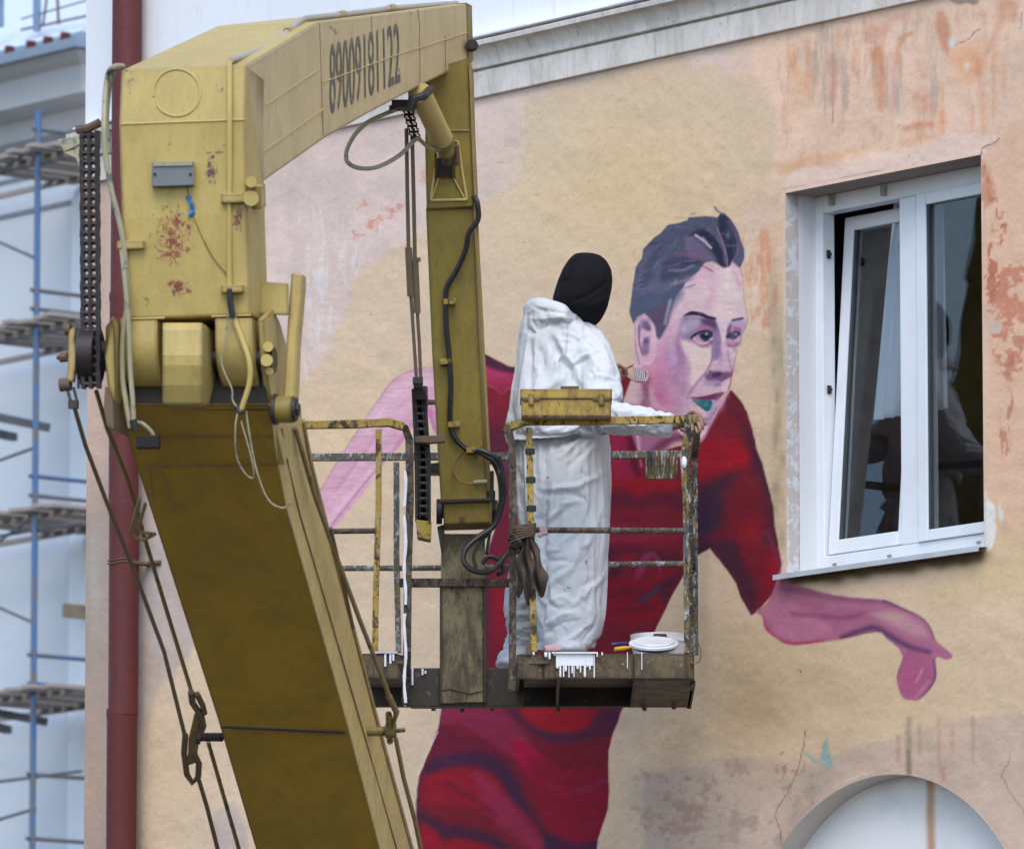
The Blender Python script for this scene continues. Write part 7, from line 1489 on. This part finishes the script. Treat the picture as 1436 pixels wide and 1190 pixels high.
MB().tube([bkc + Vector((.129 * math.cos(a), .129 * math.sin(a), zt3 - .012 - .06 * abs(math.sin(a / 2 + .1)) ** 4)) for a in np.linspace(-.5, 3.4, 30)], .0022, 6).build('wire_handle', M['dark_steel'], bkt)
hose_pts = spline([W(980, 902, 34.86), W(983, 915, 34.85), W(981, 926, 34.85), W(975, 931, 34.85)], 5); MB().tube(hose_pts, .002, 6).build('wire_handle', M['dark_steel'], bkt)
MB().hexa([bkc + Vector((-.035, -.132, zt3 - .022)), bkc + Vector((.028, -.132, zt3 - .022)), bkc + Vector((.028, -.12, zt3 - .022)), bkc + Vector((-.035, -.12, zt3 - .022)), bkc + Vector((-.03, -.133, zt3 - .008)), bkc + Vector((.022, -.133, zt3 - .008)), bkc + Vector((.022, -.12, zt3 - .008)), bkc + Vector((-.03, -.12, zt3 - .008))]).build('grip', M['tape'], bkt)
ldt = thing('bucket_lid', W(916, 905, 34.70), 'white plastic lid with blue trim leaning in front of the paint bucket', 'lid')
cl_ = W(917, 905, 34.68)
def disc(nm, r_, th, off, mm):
    ax = Vector((0, -.35, 1)).normalized(); c_ = cl_ + ax * off; return MB().tube([c_, c_ + ax * th], r_, 40).build(nm, mm, ldt, smooth=True, bevel=.003)
disc('rim', .107, .014, 0, wpl); disc('panel', .088, .008, .014, wpl); disc('trim', .094, .010, -.010, plain('blue_trim', (.03, .07, .30), .4)); 
t_ = MB().tube([W(858, 903, 34.66), W(866, 902, 34.66), W(880, 901, 34.70)], .0055, 8).build('marker', plain('blue_marker', (.03, .04, .20), .4), None, origin=W(866, 902, 34.66), smooth=True); tag(t_, 'dark blue marker lying beside the bucket lid', 'marker')
t_ = MB().tube([W(862, 910, 34.62), W(878, 908, 34.64)], .009, 8).tube([W(878, 908, 34.64), W(884, 907, 34.65)], .006, 8).build('brush_handle', plain('yellow_handle', (.62, .36, .02), .4), None, origin=W(866, 909, 34.62), smooth=True); tag(t_, 'yellow handled tool lying on the basket floor left of the lid', 'brush')
t_ = MB().box(W(775, 909, 34.62), Vector((.035, 0, .004)), Vector((0, .03, 0)), Vector((-.004, 0, .014))).build('pink_cloth', plain('pink_cloth', (.62, .36, .40), .8), None, origin=W(772, 909, 34.62), bevel=.008); tag(t_, 'pink scrap of cloth lying on the toe board at the painter\'s feet', 'cloth')

# safety chain hanging down the crusted corner post, and a white paint patch on it
sch = MB().tube([W(969 + 6 * math.cos(a), 662 + 4 * math.sin(a), N1 - .02) for a in np.linspace(0, 2 * math.pi, 14)], .003, 6).build('safety_chain', M['dark_steel'], bk); L3_ = None
for i in range(32):
    c_ = W(970 + 1.5 * math.sin(i * .5), 668 + i * 6.6, N1 - .018)
    if L3_ is None:
        L3_ = MB().tube([c_ + Vector((.0065 * math.cos(a), .002 * math.sin(a * 2), .0135 * math.sin(a))) for a in np.linspace(0, 2 * math.pi, 13)], .0027, 6, False).build('chain_link', M['dark_steel'], sch, smooth=True); Lc = c_; o = L3_
    else: o = L3_.copy(); COL.objects.link(o); o.parent = sch
    o.location = c_ - Lc
    if i % 2: o.scale = (.55, 1, 1); o.location.x += c_.x * 0 + (1 - .55) * (Lc.x - ORIG[sch.name].x)
mb = MB(); ellipsoid(mb, W(959.5, 648, N1 - .004), (.0125, .012, .026), 8); mb.build('paint_patch', M['white_paint'], bk, smooth=True)
